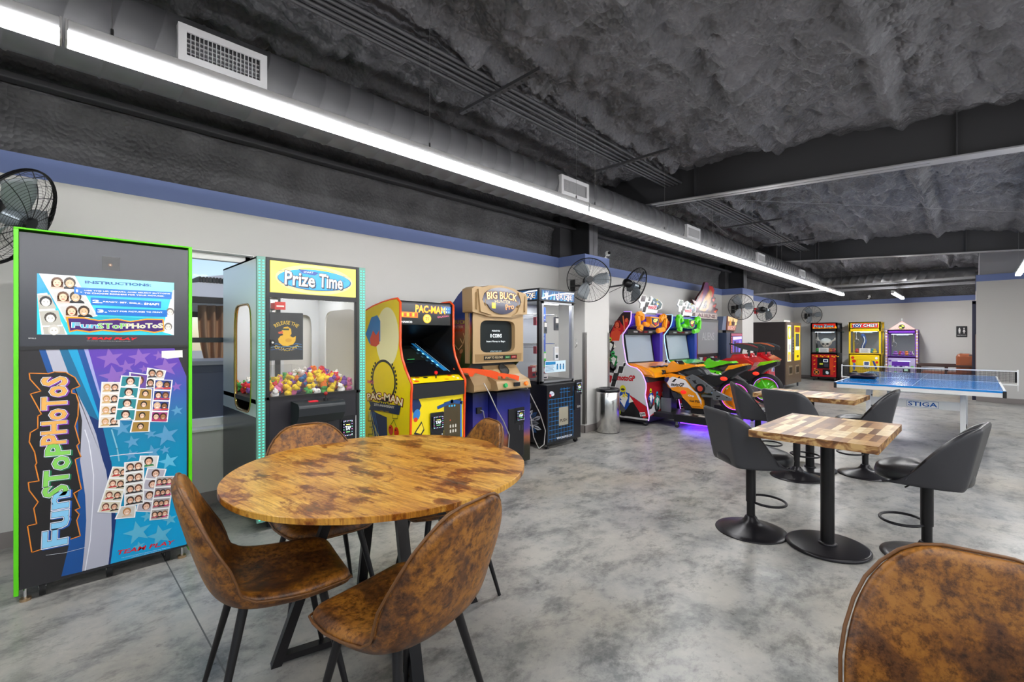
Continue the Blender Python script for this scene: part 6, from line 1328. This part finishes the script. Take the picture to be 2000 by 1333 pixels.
        cx_ = f_([(0.152,0.623)])[0]; a.text('motoGP', cx_[0], cx_[1], .20, .055, '1c1c1e', 2.5, 0, .04, .25 if sgn < 0 else .25)
        a.poly(f_([(-0.124,0.515),(-0.175,0.419),(-0.208,0.355),(-0.208,0.414),(-0.149,0.525)]), 'eceaea', 1); cx_ = f_([(-0.055,0.471)])[0]; a.text('Chip', cx_[0], cx_[1], .09, .03, 'f4f4f4', 2.5, off=.03)
        cx_ = f_([(-0.115,0.4)])[0]; a.text('Nuzzi SPEED', cx_[0], cx_[1], .16, .03, '1c1c1e', 2.5, off=.02)
    q.build('side_fairing', b)
    q = MB(); slab(q, [(0.257,0.526),(0.12,0.464),(0.049,0.449),(0.12,0.408),(0.193,0.393),(0.238,0.449)], -.18, .18, mat('2a2c32', .25), .02)
    for s in (-1, 1): u, v = (0.183,0.472); q.cyl((s*.17, u, v), (s*.19, u, v), .035, mat('3a3e46', .2, .4), n=20)
    q.build('engine_block', b)
    for s in (-1, 1): q = MB(); u, v = (0.058,0.517); q.sphere((s*.175, u, v), .035, mat('d81c14', .25, emit=1.), 12, 8, (.4, 1.3, .8)); q.build('side_light', b)
    q = MB(); slab(q, [(0.12,0.417),(0.032,0.425),(-0.029,0.337),(-0.038,0.253),(0.067,0.241),(0.111,0.323)], -.13, .13, mat('1e1c26', .3), .02); q.build('belly_pan', b)
    # silver frame plates and swing arm
    for s in (-1, 1):
        x0, x1 = (s*.15, s*.185)
        q = MB(); slab(q, [(0.032,0.741),(-0.073,0.789),(-0.124,0.771),(-0.233,0.707),(-0.373,0.618),(-0.356,0.543),(-0.258,0.53),(-0.2,0.638),(-0.141,0.651),(-0.115,0.581),(-0.073,0.629)], x0, x1, FR, .008); slab(q, [(-0.373,0.601),(-0.632,0.494),(-0.624,0.453),(-0.373,0.444),(-0.36,0.535)], x0, x1, FR, .008)
        u, v = (-0.2,0.592); q.cyl((s*.16, u, v), (s*.20, u, v), .07, mat('202024', .25), n=28); q.cyl((s*.20, u, v), (s*.203, u, v), .04, mat('a03a2c', .3, emit=.3), n=20)
        for pp in [(-0.038,0.728),(-0.124,0.7),(-0.291,0.636),(-0.413,0.58),(-0.57,0.496),(-0.437,0.468)]: q.cyl((s*.18, pp[0], pp[1]), (s*.19, pp[0], pp[1]), .010, K1, n=10)
        q.add([(s*.187, *p) for p in ([(-0.073,0.705),(-0.124,0.7),(-0.149,0.659),(-0.115,0.657)])], [(0, 1, 2, 3)], K1); q.add([(s*.187, *p) for p in ([(-0.421,0.507),(-0.484,0.513),(-0.468,0.491),(-0.429,0.488)])], [(0, 1, 2, 3)], K1)
        q.build('frame_plate', b)
    q = MB(); q.box((-.15, -.30, .60), (.15, -.02, .63), FR); q.box((-.15, -.45, .47), (.15, -.2, .5), FR); q.build('frame_spine', b)
    u, v = (-0.624,0.501); 
    M = Matrix.Translation((0, u, v)) @ Matrix.Rotation(PI/2, 4, 'Y')
    q = MB(); R_ = .245
    q.lathe([(R_-.055, -.05), (R_-.02, -.055), (R_, -.02), (R_, .02), (R_-.02, .055), (R_-.055, .05), (R_-.055, -.05)], mat('1c1c1e', .6), n=48, M=M); ob = q.build('rear_wheel', b)
    q = MB(); q.lathe([(R_-.055, -.045), (R_-.075, -.045), (R_-.075, .045), (R_-.055, .045)], CM, n=48, M=M); q.cyl(M @ Vector((0, 0, -.05)), M @ Vector((0, 0, .05)), .035, CM, n=20)
    for k in range(5):
        a_ = 2*PI*k/5; q.cyl(M @ Vector((.03*math.cos(a_), .03*math.sin(a_), 0)), M @ Vector(((R_-.07)*math.cos(a_+.15), (R_-.07)*math.sin(a_+.15), 0)), .024, CM, .018, 10)
    q.lathe([(0, -.01), (.15, -.012), (.15, .012), (0, .01)], CM, n=30, M=M); q.build('rim', ob)
    q = MB(); m_ = mat('c03cff' if c_main[0] == 'f' else 'b040ff', .4, emit=1.8)
    for s in (-1, 1): q.tube([M @ Vector(((R_-.06)*math.cos(2*PI*k/40), (R_-.06)*math.sin(2*PI*k/40), s*.052)) for k in range(40)], .0028, m_, 5, True)
    q.build('rim_light', ob)
    q = MB(); slab(q, [(u+.21*math.cos(a_)+(0), v+.30*math.sin(a_)) for a_ in [PI*(.12+.8*k/10) for k in range(11)]]+[(u+.19*math.cos(a_), v+.262*math.sin(a_)) for a_ in [PI*(.92-.8*k/10) for k in range(11)]], -.07, .07, mat('202022', .35), .006) if 0 else q.lathe([(.268, -.06), (.275, 0), (.268, .06)], mat('202022', .35), n=40, M=M)
    return t
racing_game(6.30, 'f59a10', 'b070ff', '3c1ca0', 'orange motorcycle racing game, nearest the trash can', 'orange and silver ride-on motorcycle in front of the orange racing game', None)
racing_game(7.66, '5fd81c', '7ab8ff', '1c3ca0', 'green motorcycle racing game behind the orange one', 'green ride-on motorcycle in front of the green racing game', None)
# ------------------------------------------------------------------ big screen gun game
t = thing('shooting_game', 'large-screen red and black shooting game with a jagged topper, past the motorcycle games', 'arcade machine', (9.2, 3.95, 0))
RED = mat('c8141c', .2, coat=.5)
q = MB(); q.box((.0, .0, .92), (1.15, .12, 1.72), mat('1c1c20', .35), .01); q.box((.0, .0, .05), (1.15, .32, .92), mat('2a1418', .4)); q.box((-.06, -.02, .9), (.0, .2, 1.62), RED, .01); q.build('cabinet_shell', t)
q = MB(); q.box((.06, -.006, 1.0), (1.09, .0, 1.66), mat('8a8c90', .12)); a = Art(q, (0, -.0065, 0), (1, 0, 0), (0, 0, 1), .001); a.text('ALIENS', .58, 1.36, .62, .16, 'b4b6ba', 1); q.build('screen', t)
q = MB()
for k in range(6): q.prism([(.02+.19*k, .70), (.12+.19*k, .70), (.24+.19*k, .93), (.14+.19*k, .93)], 'y', -.03, .0, mat(('c8ccd0', 'a01c24', '2a2c34')[k % 3], .3, .2))
q.box((0, -.02, .68), (1.15, .0, .92), mat('3a3c44', .3)); q.build('front_panel', t)
q = MB(); q.box((.0, .02, 1.73), (1.12, .14, 1.84), mat('c8b8b4', .3)); a = Art(q, (0, .019, 0), (1, 0, 0), (0, 0, 1), .001); a.text('ALIENS', .56, 1.79, .9, .07, '5a2a2c', 1, off=.05)
for k in range(14): a.rect(.03+.08*k, 1.74, .05+.08*k, 1.835, '8a6a64', .6)
q.build('marquee', t)
def shard(q, pts, y0, y1, m): slab(q, [(0, 0)], 0, 1, m) if 0 else q.prism(pts, 'y', y0, y1, m)
q = MB(); W_ = lambda P: [(u*1.42-.02, v) for u, v in P]
shard(q, W_([(.12, 1.85), (.10, 1.92), (-.02, 2.10), (.10, 2.08), (.16, 2.16), (.34, 2.34), (.42, 2.50), (.50, 2.52), (.62, 2.44), (.70, 2.46), (.78, 2.38), (.74, 2.24), (.82, 2.20), (.76, 2.10), (.86, 2.08), (.80, 1.99), (.92, 1.96), (.84, 1.86), (.6, 1.84)]), .06, .10, mat('4a1420', .3))
a = Art(q, (0, .0595, 0), (1, 0, 0), (0, 0, 1), .002)
for k_, (pts, c_) in enumerate((([(.02, 2.08), (.12, 2.05), (.18, 2.14), (.36, 2.33), (.44, 2.26), (.22, 1.98), (.14, 1.92)], 'a81c34'), ([(.36, 2.35), (.43, 2.49), (.52, 2.50), (.56, 2.38), (.42, 2.14), (.30, 2.08)], '7a3a70'), ([(.56, 2.44), (.70, 2.44), (.76, 2.36), (.70, 2.2), (.60, 2.2)], 'c81c20'), ([(.20, 1.90), (.34, 2.10), (.50, 2.28), (.62, 2.38), (.68, 2.30), (.62, 2.1), (.56, 1.96), (.40, 1.88)], 'b8803c'), ([(.30, 1.92), (.40, 2.08), (.50, 2.14), (.46, 1.96)], '5a3420'), ([(.44, 2.16), (.56, 2.30), (.60, 2.22), (.52, 2.1)], 'e8b060'), ([(.50, 1.88), (.58, 2.06), (.68, 2.14), (.72, 2.0), (.62, 1.88)], '6a4024'), ([(.66, 2.16), (.78, 2.19), (.74, 2.10)], 'e0402c'), ([(.68, 2.02), (.84, 2.07), (.76, 1.98)], 'c8301c'), ([(.72, 1.90), (.88, 1.95), (.80, 1.87)], 'e85a34'))): a.poly(W_(pts), c_, 1+.25*k_)
q.build('topper_sign', t)
def gun_pedestal(loc, w_, label, cm=RED):
    t = thing('gun_pedestal', label, 'arcade console', loc, 0, 'gun game pedestals')
    q = MB(); slab(q, [(.0, .05), (.55, .05), (.5, .80), (.06, .80)], .12, w_-.12, cm, .02); ob = q.build('column', t); 
    q = MB(); slab(q, [(-.06, .86), (-.02, .78), (.5, .76), (.6, .86), (.45, .93), (.1, .95)], 0, w_, cm, .025); q.build('console_top', t)
    q = MB()
    for x_ in (w_*.25, w_*.75): slab(q, [(.1, .90), (.42, .90), (.36, 1.0), (.16, 1.02)], x_-.14, x_+.14, cm, .02)
    q.build('holster', t)
    q = MB(); q.prism([(w_/2-.06, .60), (w_/2+.06, .60), (w_/2+.06, .68), (w_/2, .74), (w_/2-.06, .68)][::-1], 'y', .01, .04, mat('d8dce4', .3)); q.prism([(w_/2-.04, .61), (w_/2+.04, .61), (w_/2, .71)], 'y', .004, .012, mat('2a4a9c', .3)); q.build('badge', t)
    q = MB(); q.box((.06, -.02, 0), (w_-.06, .6, .06), K1); q.build('base', t); return t
gun_pedestal((9.35, 2.98, 0), .85, 'red pedestal holding rifles in front of the big-screen shooting game')
gun_pedestal((10.7, 3.05, 0), .7, 'red pedestal holding rifles in front of the narrow purple-screen game')
gp_ = {'a': mat('7a2028', .35), 'b': mat('1f3a34', .35), 'c': mat('b85a28', .35), 'd': mat('38444c', .35)}
def big_gun(loc, rz, c_, label):
    t = thing('toy_rifle', label, 'toy gun', loc, rz, 'toy rifles on the red pedestals'); t.scale = (.9, .72, .9); t.rotation_euler = (.22, 0, rz); dk = mat('20262a', .35)
    q = MB(); slab(q, [(-.28, .0), (-.12, -.01), (.12, -.01), (.34, .03), (.34, .06), (.1, .09), (-.1, .1), (-.28, .07)], -.025, .025, dk, .008); q.build('body', t)
    q = MB(); slab(q, [(-.24, .075), (-.05, .105), (.12, .10), (.30, .065), (.30, .085), (.1, .125), (-.1, .13), (-.26, .10)], -.03, .03, c_, .008); q.build('top_shell', t)
    q = MB(); slab(q, [(-.1, -.01), (-.04, -.01), (-.07, -.13), (-.12, -.13)], -.02, .02, dk, .006); slab(q, [(.08, -.01), (.14, -.01), (.14, -.10), (.09, -.10)], -.02, .02, dk, .006); q.build('grip', t)
    q = MB(); q.cyl((0, .33, .045), (0, .45, .045), .016, dk, n=14); q.build('barrel', t)
for x, y, rz, c_, lb in ((9.62, 3.14, .25, 'a', 'toy rifle with dark red shell, first on the nearer red pedestal'), (10.02, 3.14, .2, 'b', 'toy rifle with green shell, beside the dark red one'), (10.88, 3.2, .25, 'c', 'toy rifle with orange shell on the farther pedestal'), (11.24, 3.2, .2, 'd', 'toy rifle with grey-blue shell at the far end of the pedestals')): big_gun((x, y, 1.10), rz+0*1, gp_[c_], lb)
t = thing('shooting_game', 'narrow shooting game with purple screen and tilted sign beside the second column', 'arcade machine', (10.46, 3.82, 0))
q = MB(); q.box((0, 0, .0), (.95, .45, 1.44), mat('3a4660', .35), .01); q.build('cabinet_shell', t)
q = MB(); q.box((.22, -.012, .97), (.93, .0, 1.44), mat('3c1828', .3)); a = Art(q, (0, -.0125, 0), (1, 0, 0), (0, 0, 1), .001, .2, .9); a.rect(.32, 1.0, .90, 1.36, '5c4a9c', 1); a.poly([(.34, 1.28), (.88, 1.30), (.88, 1.36), (.34, 1.35)], 'b8b0e8', 2); a.rect(.40, 1.0, .52, 1.25, '2a2a4c', 2); a.rect(.58, 1.0, .66, 1.22, '34345c', 2); a.rect(.72, 1.0, .84, 1.27, '7a70c0', 2); a.rect(.24, 1.37, .91, 1.425, '8a4a5c', 1)
for k in range(10): a.rect(.24, 1.0+.036*k, .29, 1.02+.036*k, 'c8607c', 1)
q.build('screen_panel', t)
q = MB(); q.prism([(.28, 1.50), (.80, 1.48), (.98, 1.78), (.34, 1.82)], 'y', .1, .2, mat('8c4a2c', .3)); q.prism([(.05, 1.50), (.28, 1.50), (.34, 1.82), (.14, 1.80)], 'y', .12, .3, mat('6c7894', .3)); q.box((.3, .12, 1.44), (.75, .2, 1.5), K1)
a = Art(q, (0, .0995, 0), (1, 0, 0), (0, 0, 1), .001, .2, .4)
for pts, c_ in (([(.36, 1.70), (.92, 1.70), (.96, 1.77), (.35, 1.81)], 'e8c890'), ([(.40, 1.60), (.5, 1.76), (.56, 1.62)], 'f0a040'), ([(.58, 1.62), (.66, 1.79), (.74, 1.62)], '3a2c28'), ([(.74, 1.60), (.86, 1.76), (.88, 1.64)], 'f8e0a0')): a.poly(pts, c_, 1)
a.text('HUNT', .58, 1.55, .42, .07, 'f4e8dc', 2, 0, .08); a.text('HUNT', .58, 1.55, .42, .07, 'b01c1c', 2.6, 0, .02); q.build('topper_sign', t)
# ------------------------------------------------------------------ vending machine
t = thing('vending_machine', 'tall dark brown vending machine with yellow lit windows, in the far left corner', 'vending machine', (13.3, 3.42, 0))
q = MB(); q.box((0, 0, .12), (1.45, .80, 1.74), mat('2b2426', .5), .006); q.build('body', t)
q = MB(); q.box((.0, -.03, .12), (1.45, .0, 1.74), mat('6e5f54', .35, .4), .004); q.build('door', t)
q = MB(); q.box((.10, -.036, .72), (.42, -.03, 1.66), mat('d8d8c8', .2, emit=.5)); a = Art(q, (0, -.0365, 0), (1, 0, 0), (0, 0, 1), .001, .2, .6)
a.rect(.12, 1.30, .40, 1.62, 'e8d820', 1); a.ell(.26, 1.46, .07, .13, 'f4f4f0', 2); a.rect(.12, 1.0, .40, 1.25, 'dfe8ea', 1); a.rect(.14, .74, .38, .96, 'e8b830', 1)
for k in range(4): a.rect(.14+.06*k, 1.02, .18+.06*k, 1.16, ('e8c020', '3a9ad0', 'd85028', '3ab060')[k], 2); a.rect(.14+.06*k, .76, .18+.06*k, .90, ('d04020', 'f0e0a0', '2a6ab0', 'e89020')[k], 2)
q.build('product_window', t)
q = MB(); q.box((.75, -.036, .72), (1.30, -.03, 1.66), mat('e8c41c', .2, emit=.4)); a = Art(q, (0, -.0365, 0), (1, 0, 0), (0, 0, 1), .001, .2, .5); a.rect(.80, 1.48, 1.25, 1.62, '8a3a20', 1); a.rect(.85, 1.08, 1.2, 1.44, '3c4448', 1); a.rect(.82, 1.0, 1.22, 1.1, 'c8d8c8', 2); a.rect(.95, .80, 1.15, .86, '5a4a10', 2); q.build('product_window', t)
q = MB(); q.box((.50, -.045, .9), (.66, -.03, 1.35), mat('9a9aa0', .3, .7), .004)
for k in range(5): q.box((.53, -.05, .95+.07*k), (.63, -.044, .99+.07*k), K1)
q.build('keypad', t)
for x_ in (.2, .85): q = MB(); q.box((x_, -.04, .36), (x_+.34, -.028, .60), mat('a89a8c', .3, .6), .01); q.box((x_+.04, -.043, .40), (x_+.30, -.038, .56), K1, .006); q.build('delivery_tray', t)
for x_, y_ in ((.05, .05), (1.4, .05), (.05, .72), (1.4, .72)): q = MB(); q.cyl((x_, y_, 0), (x_, y_, .13), .022, mat('3a4250', .4), n=12); q.build('foot', t)
o = MB(); o.box((13.55, 3.5, 1.742), (14.1, 3.8, 1.80), mat('ece8e2', .7), .005); o = o.build('carton'); tag(o, 'flat white carton lying on top of the dark brown vending machine', 'box')
# ------------------------------------------------------------------ far wall claw machines (front towards -X)
def far_claw(Y0, w, h, body, front, label, name, head, zh=1.62, glass_z=(.86, 1.52)):
    t = thing('claw_machine', label, 'claw machine', (16.95, Y0, 0), -PI/2)
    d_ = .72; z0 = .10
    B_ = mat(body, .35); F_ = mat(front, .3)
    q = MB()
    for x_ in (0, w-.045):
        q.box((x_, 0, z0), (x_+.045, .045, h), B_, .004); q.box((x_, d_-.045, z0), (x_+.045, d_, h), B_, .004)
    q.box((0, 0, h-.03), (w, d_, h), B_); q.box((0, 0, z0), (w, d_, glass_z[0]), B_); q.box((0, d_-.02, z0), (w, d_, h), mat('8a8e96', .4)); q.box((0, 0, glass_z[1]), (w, d_, zh), B_); q.box((.04, 0, glass_z[0]-.03), (w-.04, .02, glass_z[0]+.02), B_)
    q.box((0, .0, zh-.02), (w, .05, h), B_); q.build('cabinet_shell', t)
    q = MB(); q.box((.045, .006, glass_z[0]), (w-.045, .01, glass_z[1]), GLASS); q.build('glass_front', t); q = MB(); q.box((w-.02, .05, glass_z[0]), (w-.016, d_-.05, glass_z[1]), GLASS); q.build('glass_side', t)
    q = MB(); q.box((.045, -.012, zh), (w-.045, .0, h-.03), F_); a = Art(q, (0, -.0125, 0), (1, 0, 0), (0, 0, 1), .002, .25, .35); head(a, w, zh, h-.03); q.build('header_sign', t)
    q = MB(); q.box((.03, -.008, z0+.03), (w-.03, 0, glass_z[0]-.04), F_); a = Art(q, (0, -.0085, 0), (1, 0, 0), (0, 0, 1), .002, .3); name(a, w, z0+.03, glass_z[0]-.04); q.build('front_panel', t)
    q = MB(); q.box((w*.3, .3, glass_z[1]-.04), (w*.7, .33, glass_z[1]-.02), STEEL); q.cyl((w*.2, .25, glass_z[1]-.2), (w*.2, .25, glass_z[1]), .012, STEEL, n=10); q.cyl((w*.2, .25, glass_z[1]-.24), (w*.2, .25, glass_z[1]-.16), .03, STEEL, n=12)
    for k in range(3): A_ = 2*PI*k/3; q.tube([(w*.2+r*math.cos(A_), .25+r*math.sin(A_), glass_z[1]-z) for r, z in ((.02, .22), (.07, .26), (.06, .34), (.02, .38))], .006, STEEL, 6)
    q.build('claw', t)
    q = MB(); q.box((.1, .1, glass_z[1]-.012), (w-.1, .14, glass_z[1]-.006), mat('bfe4ff', .3, emit=10.)); q.build('lamp_tube', t)
    casters(t, ((.07, .06), (w-.07, .06), (.07, d_-.06), (w-.07, d_-.06)), .045); return t
def head1(a, w, z0, z1):
    a.rect(.05, z0, w-.05, z1, 'c8281c', 1); 
    for k in range(9): a.poly([(.06+k*.07, z0), (.13+k*.07, z0), (.10+k*.07, z0+.09)], ('f0a01c', 'e8701c')[k % 2], 1.5)
    a.text('Prize Zone', w/2, (z0+z1)/2, w*.72, .075, '101c3c', 2, 0, .08); a.text('Prize Zone', w/2, (z0+z1)/2, w*.72, .075, '7fd8e8', 2.6, 0, .0)
def name1(a, w, z0, z1):
    for k in range(14): a.rect(.05+.05*k, z1-.05-.02*(k % 3), .09+.05*k, z1-.03-.02*(k % 2), 'f0b81c', 1)
    for u, v in ((.08, .5), (.09, .36), (.6, .45), (.62, .6), (.08, .62), (.6, .3)): a.rect(u, v, u+.05, v+.02, 'f0b81c', 1, .5)
    a.rect(.18, .38, .50, .72, '121216', 2); a.rect(.34, .58, .46, .67, 'e8ecf0', 3, emit=.4); a.rect(.355, .595, .445, .655, '34406c', 3.5); a.rect(.24, .50, .33, .55, 'c8d040', 3); a.rect(.36, .44, .47, .54, '3a3a48', 3); a.rect(.48, .20, .60, .72, 'c83c1c', 1.5)
    a.ell(.16, .26, .085, .085, 'c8a070', 2); a.ell(.16, .26, .075, .075, '3a1418', 2.5); a.text('X', .16, .26, .08, .08, 'f0a030', 3, 0, .05); a.rect(.32, .18, .52, .36, '16161c', 2); a.ell(.44, .26, .04, .05, 'd8e8f4', 3, rot=.4)
far_claw(3.64, .70, 1.80, '15151a', 'b01420', 'black and red claw machine with a large plush skull inside, on the far wall', name1, head1)
def head2(a, w, z0, z1):
    a.rect(.08, z0+.01, w-.06, z1-.01, 'c8202c', 1); a.poly([(.1, z0+.02), (.3, z0+.02), (.28, z1-.01), (.12, z1-.02)], '1c3c9c', 1.5); a.text('TOY CHEST', w/2+.01, (z0+z1)/2, w*.78, .08, '14204c', 2, 0, .1); a.text('TOY CHEST', w/2+.01, (z0+z1)/2, w*.78, .08, 'f4f4f8', 2.6, 0, .01)
def name2(a, w, z0, z1):
    for u, v, r, c_ in ((.10, .74, .04, 'd8201c'), (.13, .64, .05, 'd8201c'), (w-.10, .74, .035, 'f0f0f4'), (w-.09, .62, .035, 'd8201c'), (w-.1, .25, .03, 'c8201c')): a.ell(u, v, r, r, c_, 1, 16)
    a.poly([(.12, .60), (.17, .56), (.16, .40), (.12, .34), (.10, .45)], '5a74b8', 1.5); a.poly([(w-.20, .66), (w-.15, .66), (w-.08, .45), (w-.12, .40)], '2c3c8c', 1.5); a.ell(.15, .26, .09, .09, '2a3444', 2, 20); a.poly([(.10, .18), (.30, .16), (.26, .22), (.2, .28)], '2a3a5c', 2.2)
    a.line([(.2, .68), (.55, .68), (.55, .33), (.2, .33)], .006, 'b08a10', 1, True); a.rect(.36, .52, .50, .64, 'e8ecf0', 2, emit=.3); a.rect(.375, .535, .485, .625, '4a5a84', 2.5); a.rect(.37, .43, .49, .52, '5a6478', 2); a.rect(.385, .44, .42, .47, 'f0f0e0', 3); a.rect(.435, .44, .47, .47, 'f0f0e0', 3)
yl = far_claw(2.66, .76, 1.80, 'f2cc10', 'f4d010', 'bright yellow claw machine with a toy chest sign on the far wall', name2, head2)
def head3(a, w, z0, z1): a.rect(.05, z0, w-.05, z1, '6a28a8', 1)
def name3(a, w, z0, z1):
    a.rect(.04, z0, w-.04, z1, 'b8b0d8', 1)
    for k in range(16): a.ell(.08+.12*(k % 5), .2+.16*(k//5), .035, .025, ('3a1c6c', 'f0f0f4', '7ad060', '5a2a9c')[k % 4], 1.5, 12)
    a.rect(.12, .54, .50, .66, '5c20a0', 2); a.rect(.25, .66, .52, .68, 'b0b8ff', 2.5, emit=2.); a.rect(.36, .30, .52, .46, '16161c', 2); a.rect(.39, .40, .47, .46, 'c8f0d8', 3, emit=.3)
pt = far_claw(1.775, .66, 1.56, '6a28a8', '7a34b8', 'purple claw machine with striped edges and a pink roof-shaped topper on the far wall', name3, head3, 1.47, (.80, 1.44))
q = MB(); q.prism([(.03, 1.56), (.64, 1.56), (.335, 1.80)], 'y', .02, .06, mat('f0b8b4', .4)); a = Art(q, (0, .0195, 0), (1, 0, 0), (0, 0, 1), .002)
for k in range(9): a.line([(.09+.055*k, 1.565), (.335+(.09+.055*k-.335)*.25, 1.75)], .008, 'f4dcd4', 1)
a.ell(.335, 1.64, .07, .065, '202020', 2, 24); a.ell(.335, 1.64, .058, .054, 'd8e860', 2.5, 24); a.poly([(.335, 1.64), (.335, 1.69), (.29, 1.68), (.278, 1.64)], '202020', 3); a.poly([(.335, 1.64), (.335, 1.59), (.38, 1.60), (.392, 1.64)], '202020', 3)
q.cyl((.335, .04, 1.80), (.335, .04, 1.88), .012, mat('f0f0f0', .4), n=8); q.build('topper_sign', pt)
for x_ in (-.02, .64):
    q = MB(); q.box((x_, -.02, .1), (x_+.04, .02, 1.56), mat('8a2ca0', .4))
    for k in range(36): q.box((x_-.002, -.024, .12+.04*k), (x_+.042, -.018, .14+.04*k), mat(('f0e070', 'f4f0f0')[k % 2], .4))
    q.build('striped_trim', pt)
# contents
def plush(loc, r, c_, label, group, cat='plush toy'):
    q = MB(); m_ = mat(c_, .85); q.sphere((0, 0, r), r, m_, 16, 12, (1, 1, .9)); q.sphere((-.35*r, 0, 2.0*r), r*.62, m_, 14, 10)
    for s in (-1, 1): q.sphere((-.35*r, s*.42*r, 2.5*r), r*.22, m_, 8, 6); q.sphere((-.9*r, s*.22*r, 2.1*r), r*.08, K1, 6, 4); q.sphere((-.5*r, s*.8*r, 1.1*r), r*.3, m_, 8, 6)
    o = q.build('plush_toy', None, loc); o['s'] = 0; del o['s']; return tag(o, label, cat, group)
cols = [('pink', 'e878a0'), ('teal', '2a9cb0'), ('yellow', 'e8d020'), ('red', 'd83048'), ('white', 'ece8e4'), ('orange', 'ee8030'), ('purple', '8a4ab0'), ('green', '50b858')]
i = 0
for (Yb, w_, zd, nm, n_) in ((3.64, .70, .875, 'skull', 13), (2.66, .76, .875, 'yellow', 10), (1.775, .66, .815, 'purple', 9)):
    used_ = []
    for k in range(n_):
        for _ in range(60):
            x = 16.95+R.uniform(.14, .58); y = Yb-R.uniform(.12, w_-.12)
            if all((x-a_)**2+(y-b_)**2 > .0105 for a_, b_ in used_): break
        used_.append((x, y)); cn, cc = cols[R.randrange(8)]
        plush((x, y, zd), .05, cc, '%s plush toy inside the %s claw machine on the far wall' % (cn, {'skull': 'skull', 'yellow': 'bright yellow', 'purple': 'striped purple'}[nm]), '%s plush toys in the %s far claw machine' % (cn, nm))
sk = thing('plush_skull', 'big white plush skull with crossbones inside the black and red claw machine', 'plush toy', (17.3, 3.30, 1.02))
q = MB(); BN = mat('e4dcd0', .8); q.sphere((0, 0, .17), .15, BN, 20, 14, (.7, 1.05, .9)); q.sphere((-.03, 0, .06), .08, BN, 16, 10, (.8, 1.1, .7)); q.build('skull_head', sk)
for s in (-1, 1): q = MB(); q.sphere((-.09, s*.055, .12), .036, K1, 12, 8, (.6, 1, .8)); q.build('eye_socket', sk)
q = MB(); q.sphere((-.10, 0, .07), .012, K1, 8, 6); q.build('nose', sk)
for s in (-1, 1):
    q = MB(); q.cyl((.05, s*.05, .14), (.05, s*.23, .26), .025, BN, n=12); q.sphere((.05, s*.235, .285), .032, BN, 10, 8); q.sphere((.05, s*.26, .25), .032, BN, 10, 8); q.build('crossbone', sk)
for (loc, lb) in (((16.99, 3.30, .875), 'white notice card inside the skull claw machine'), ((16.99, 2.28, .875), 'white notice card inside the yellow claw machine')):
    o = MB(); o.box((0, -.13, 0), (.006, .13, .15), mat('f0f0ee', .5)); a = Art(o, (-.0008, .13, 0), (0, -1, 0), (0, 0, 1)); 
    for k in range(4): a.rect(.04, .03+.028*k, .22-.02*(k % 2), .04+.028*k, '8a90a0', 1)
    o = o.build('notice_card', None, loc); tag(o, lb, 'card')
o = MB(); o.tube([(17.2+.01*math.sin(k), 2.33+.03*math.sin(k*.7), .9+.05*k) for k in range(12)], [.05, .05, .05, .05, .048, .045, .045, .042, .04, .05, .06, .03], mat('24488c', .8), 12); o.tube([(17.15, 2.33+.03*math.sin(k*.7), .92+.05*k) for k in range(10)], .012, mat('e8ecf0', .8), 8)
o = o.build('plush_snake'); tag(o, 'long blue and white striped plush standing inside the yellow claw machine', 'plush toy')
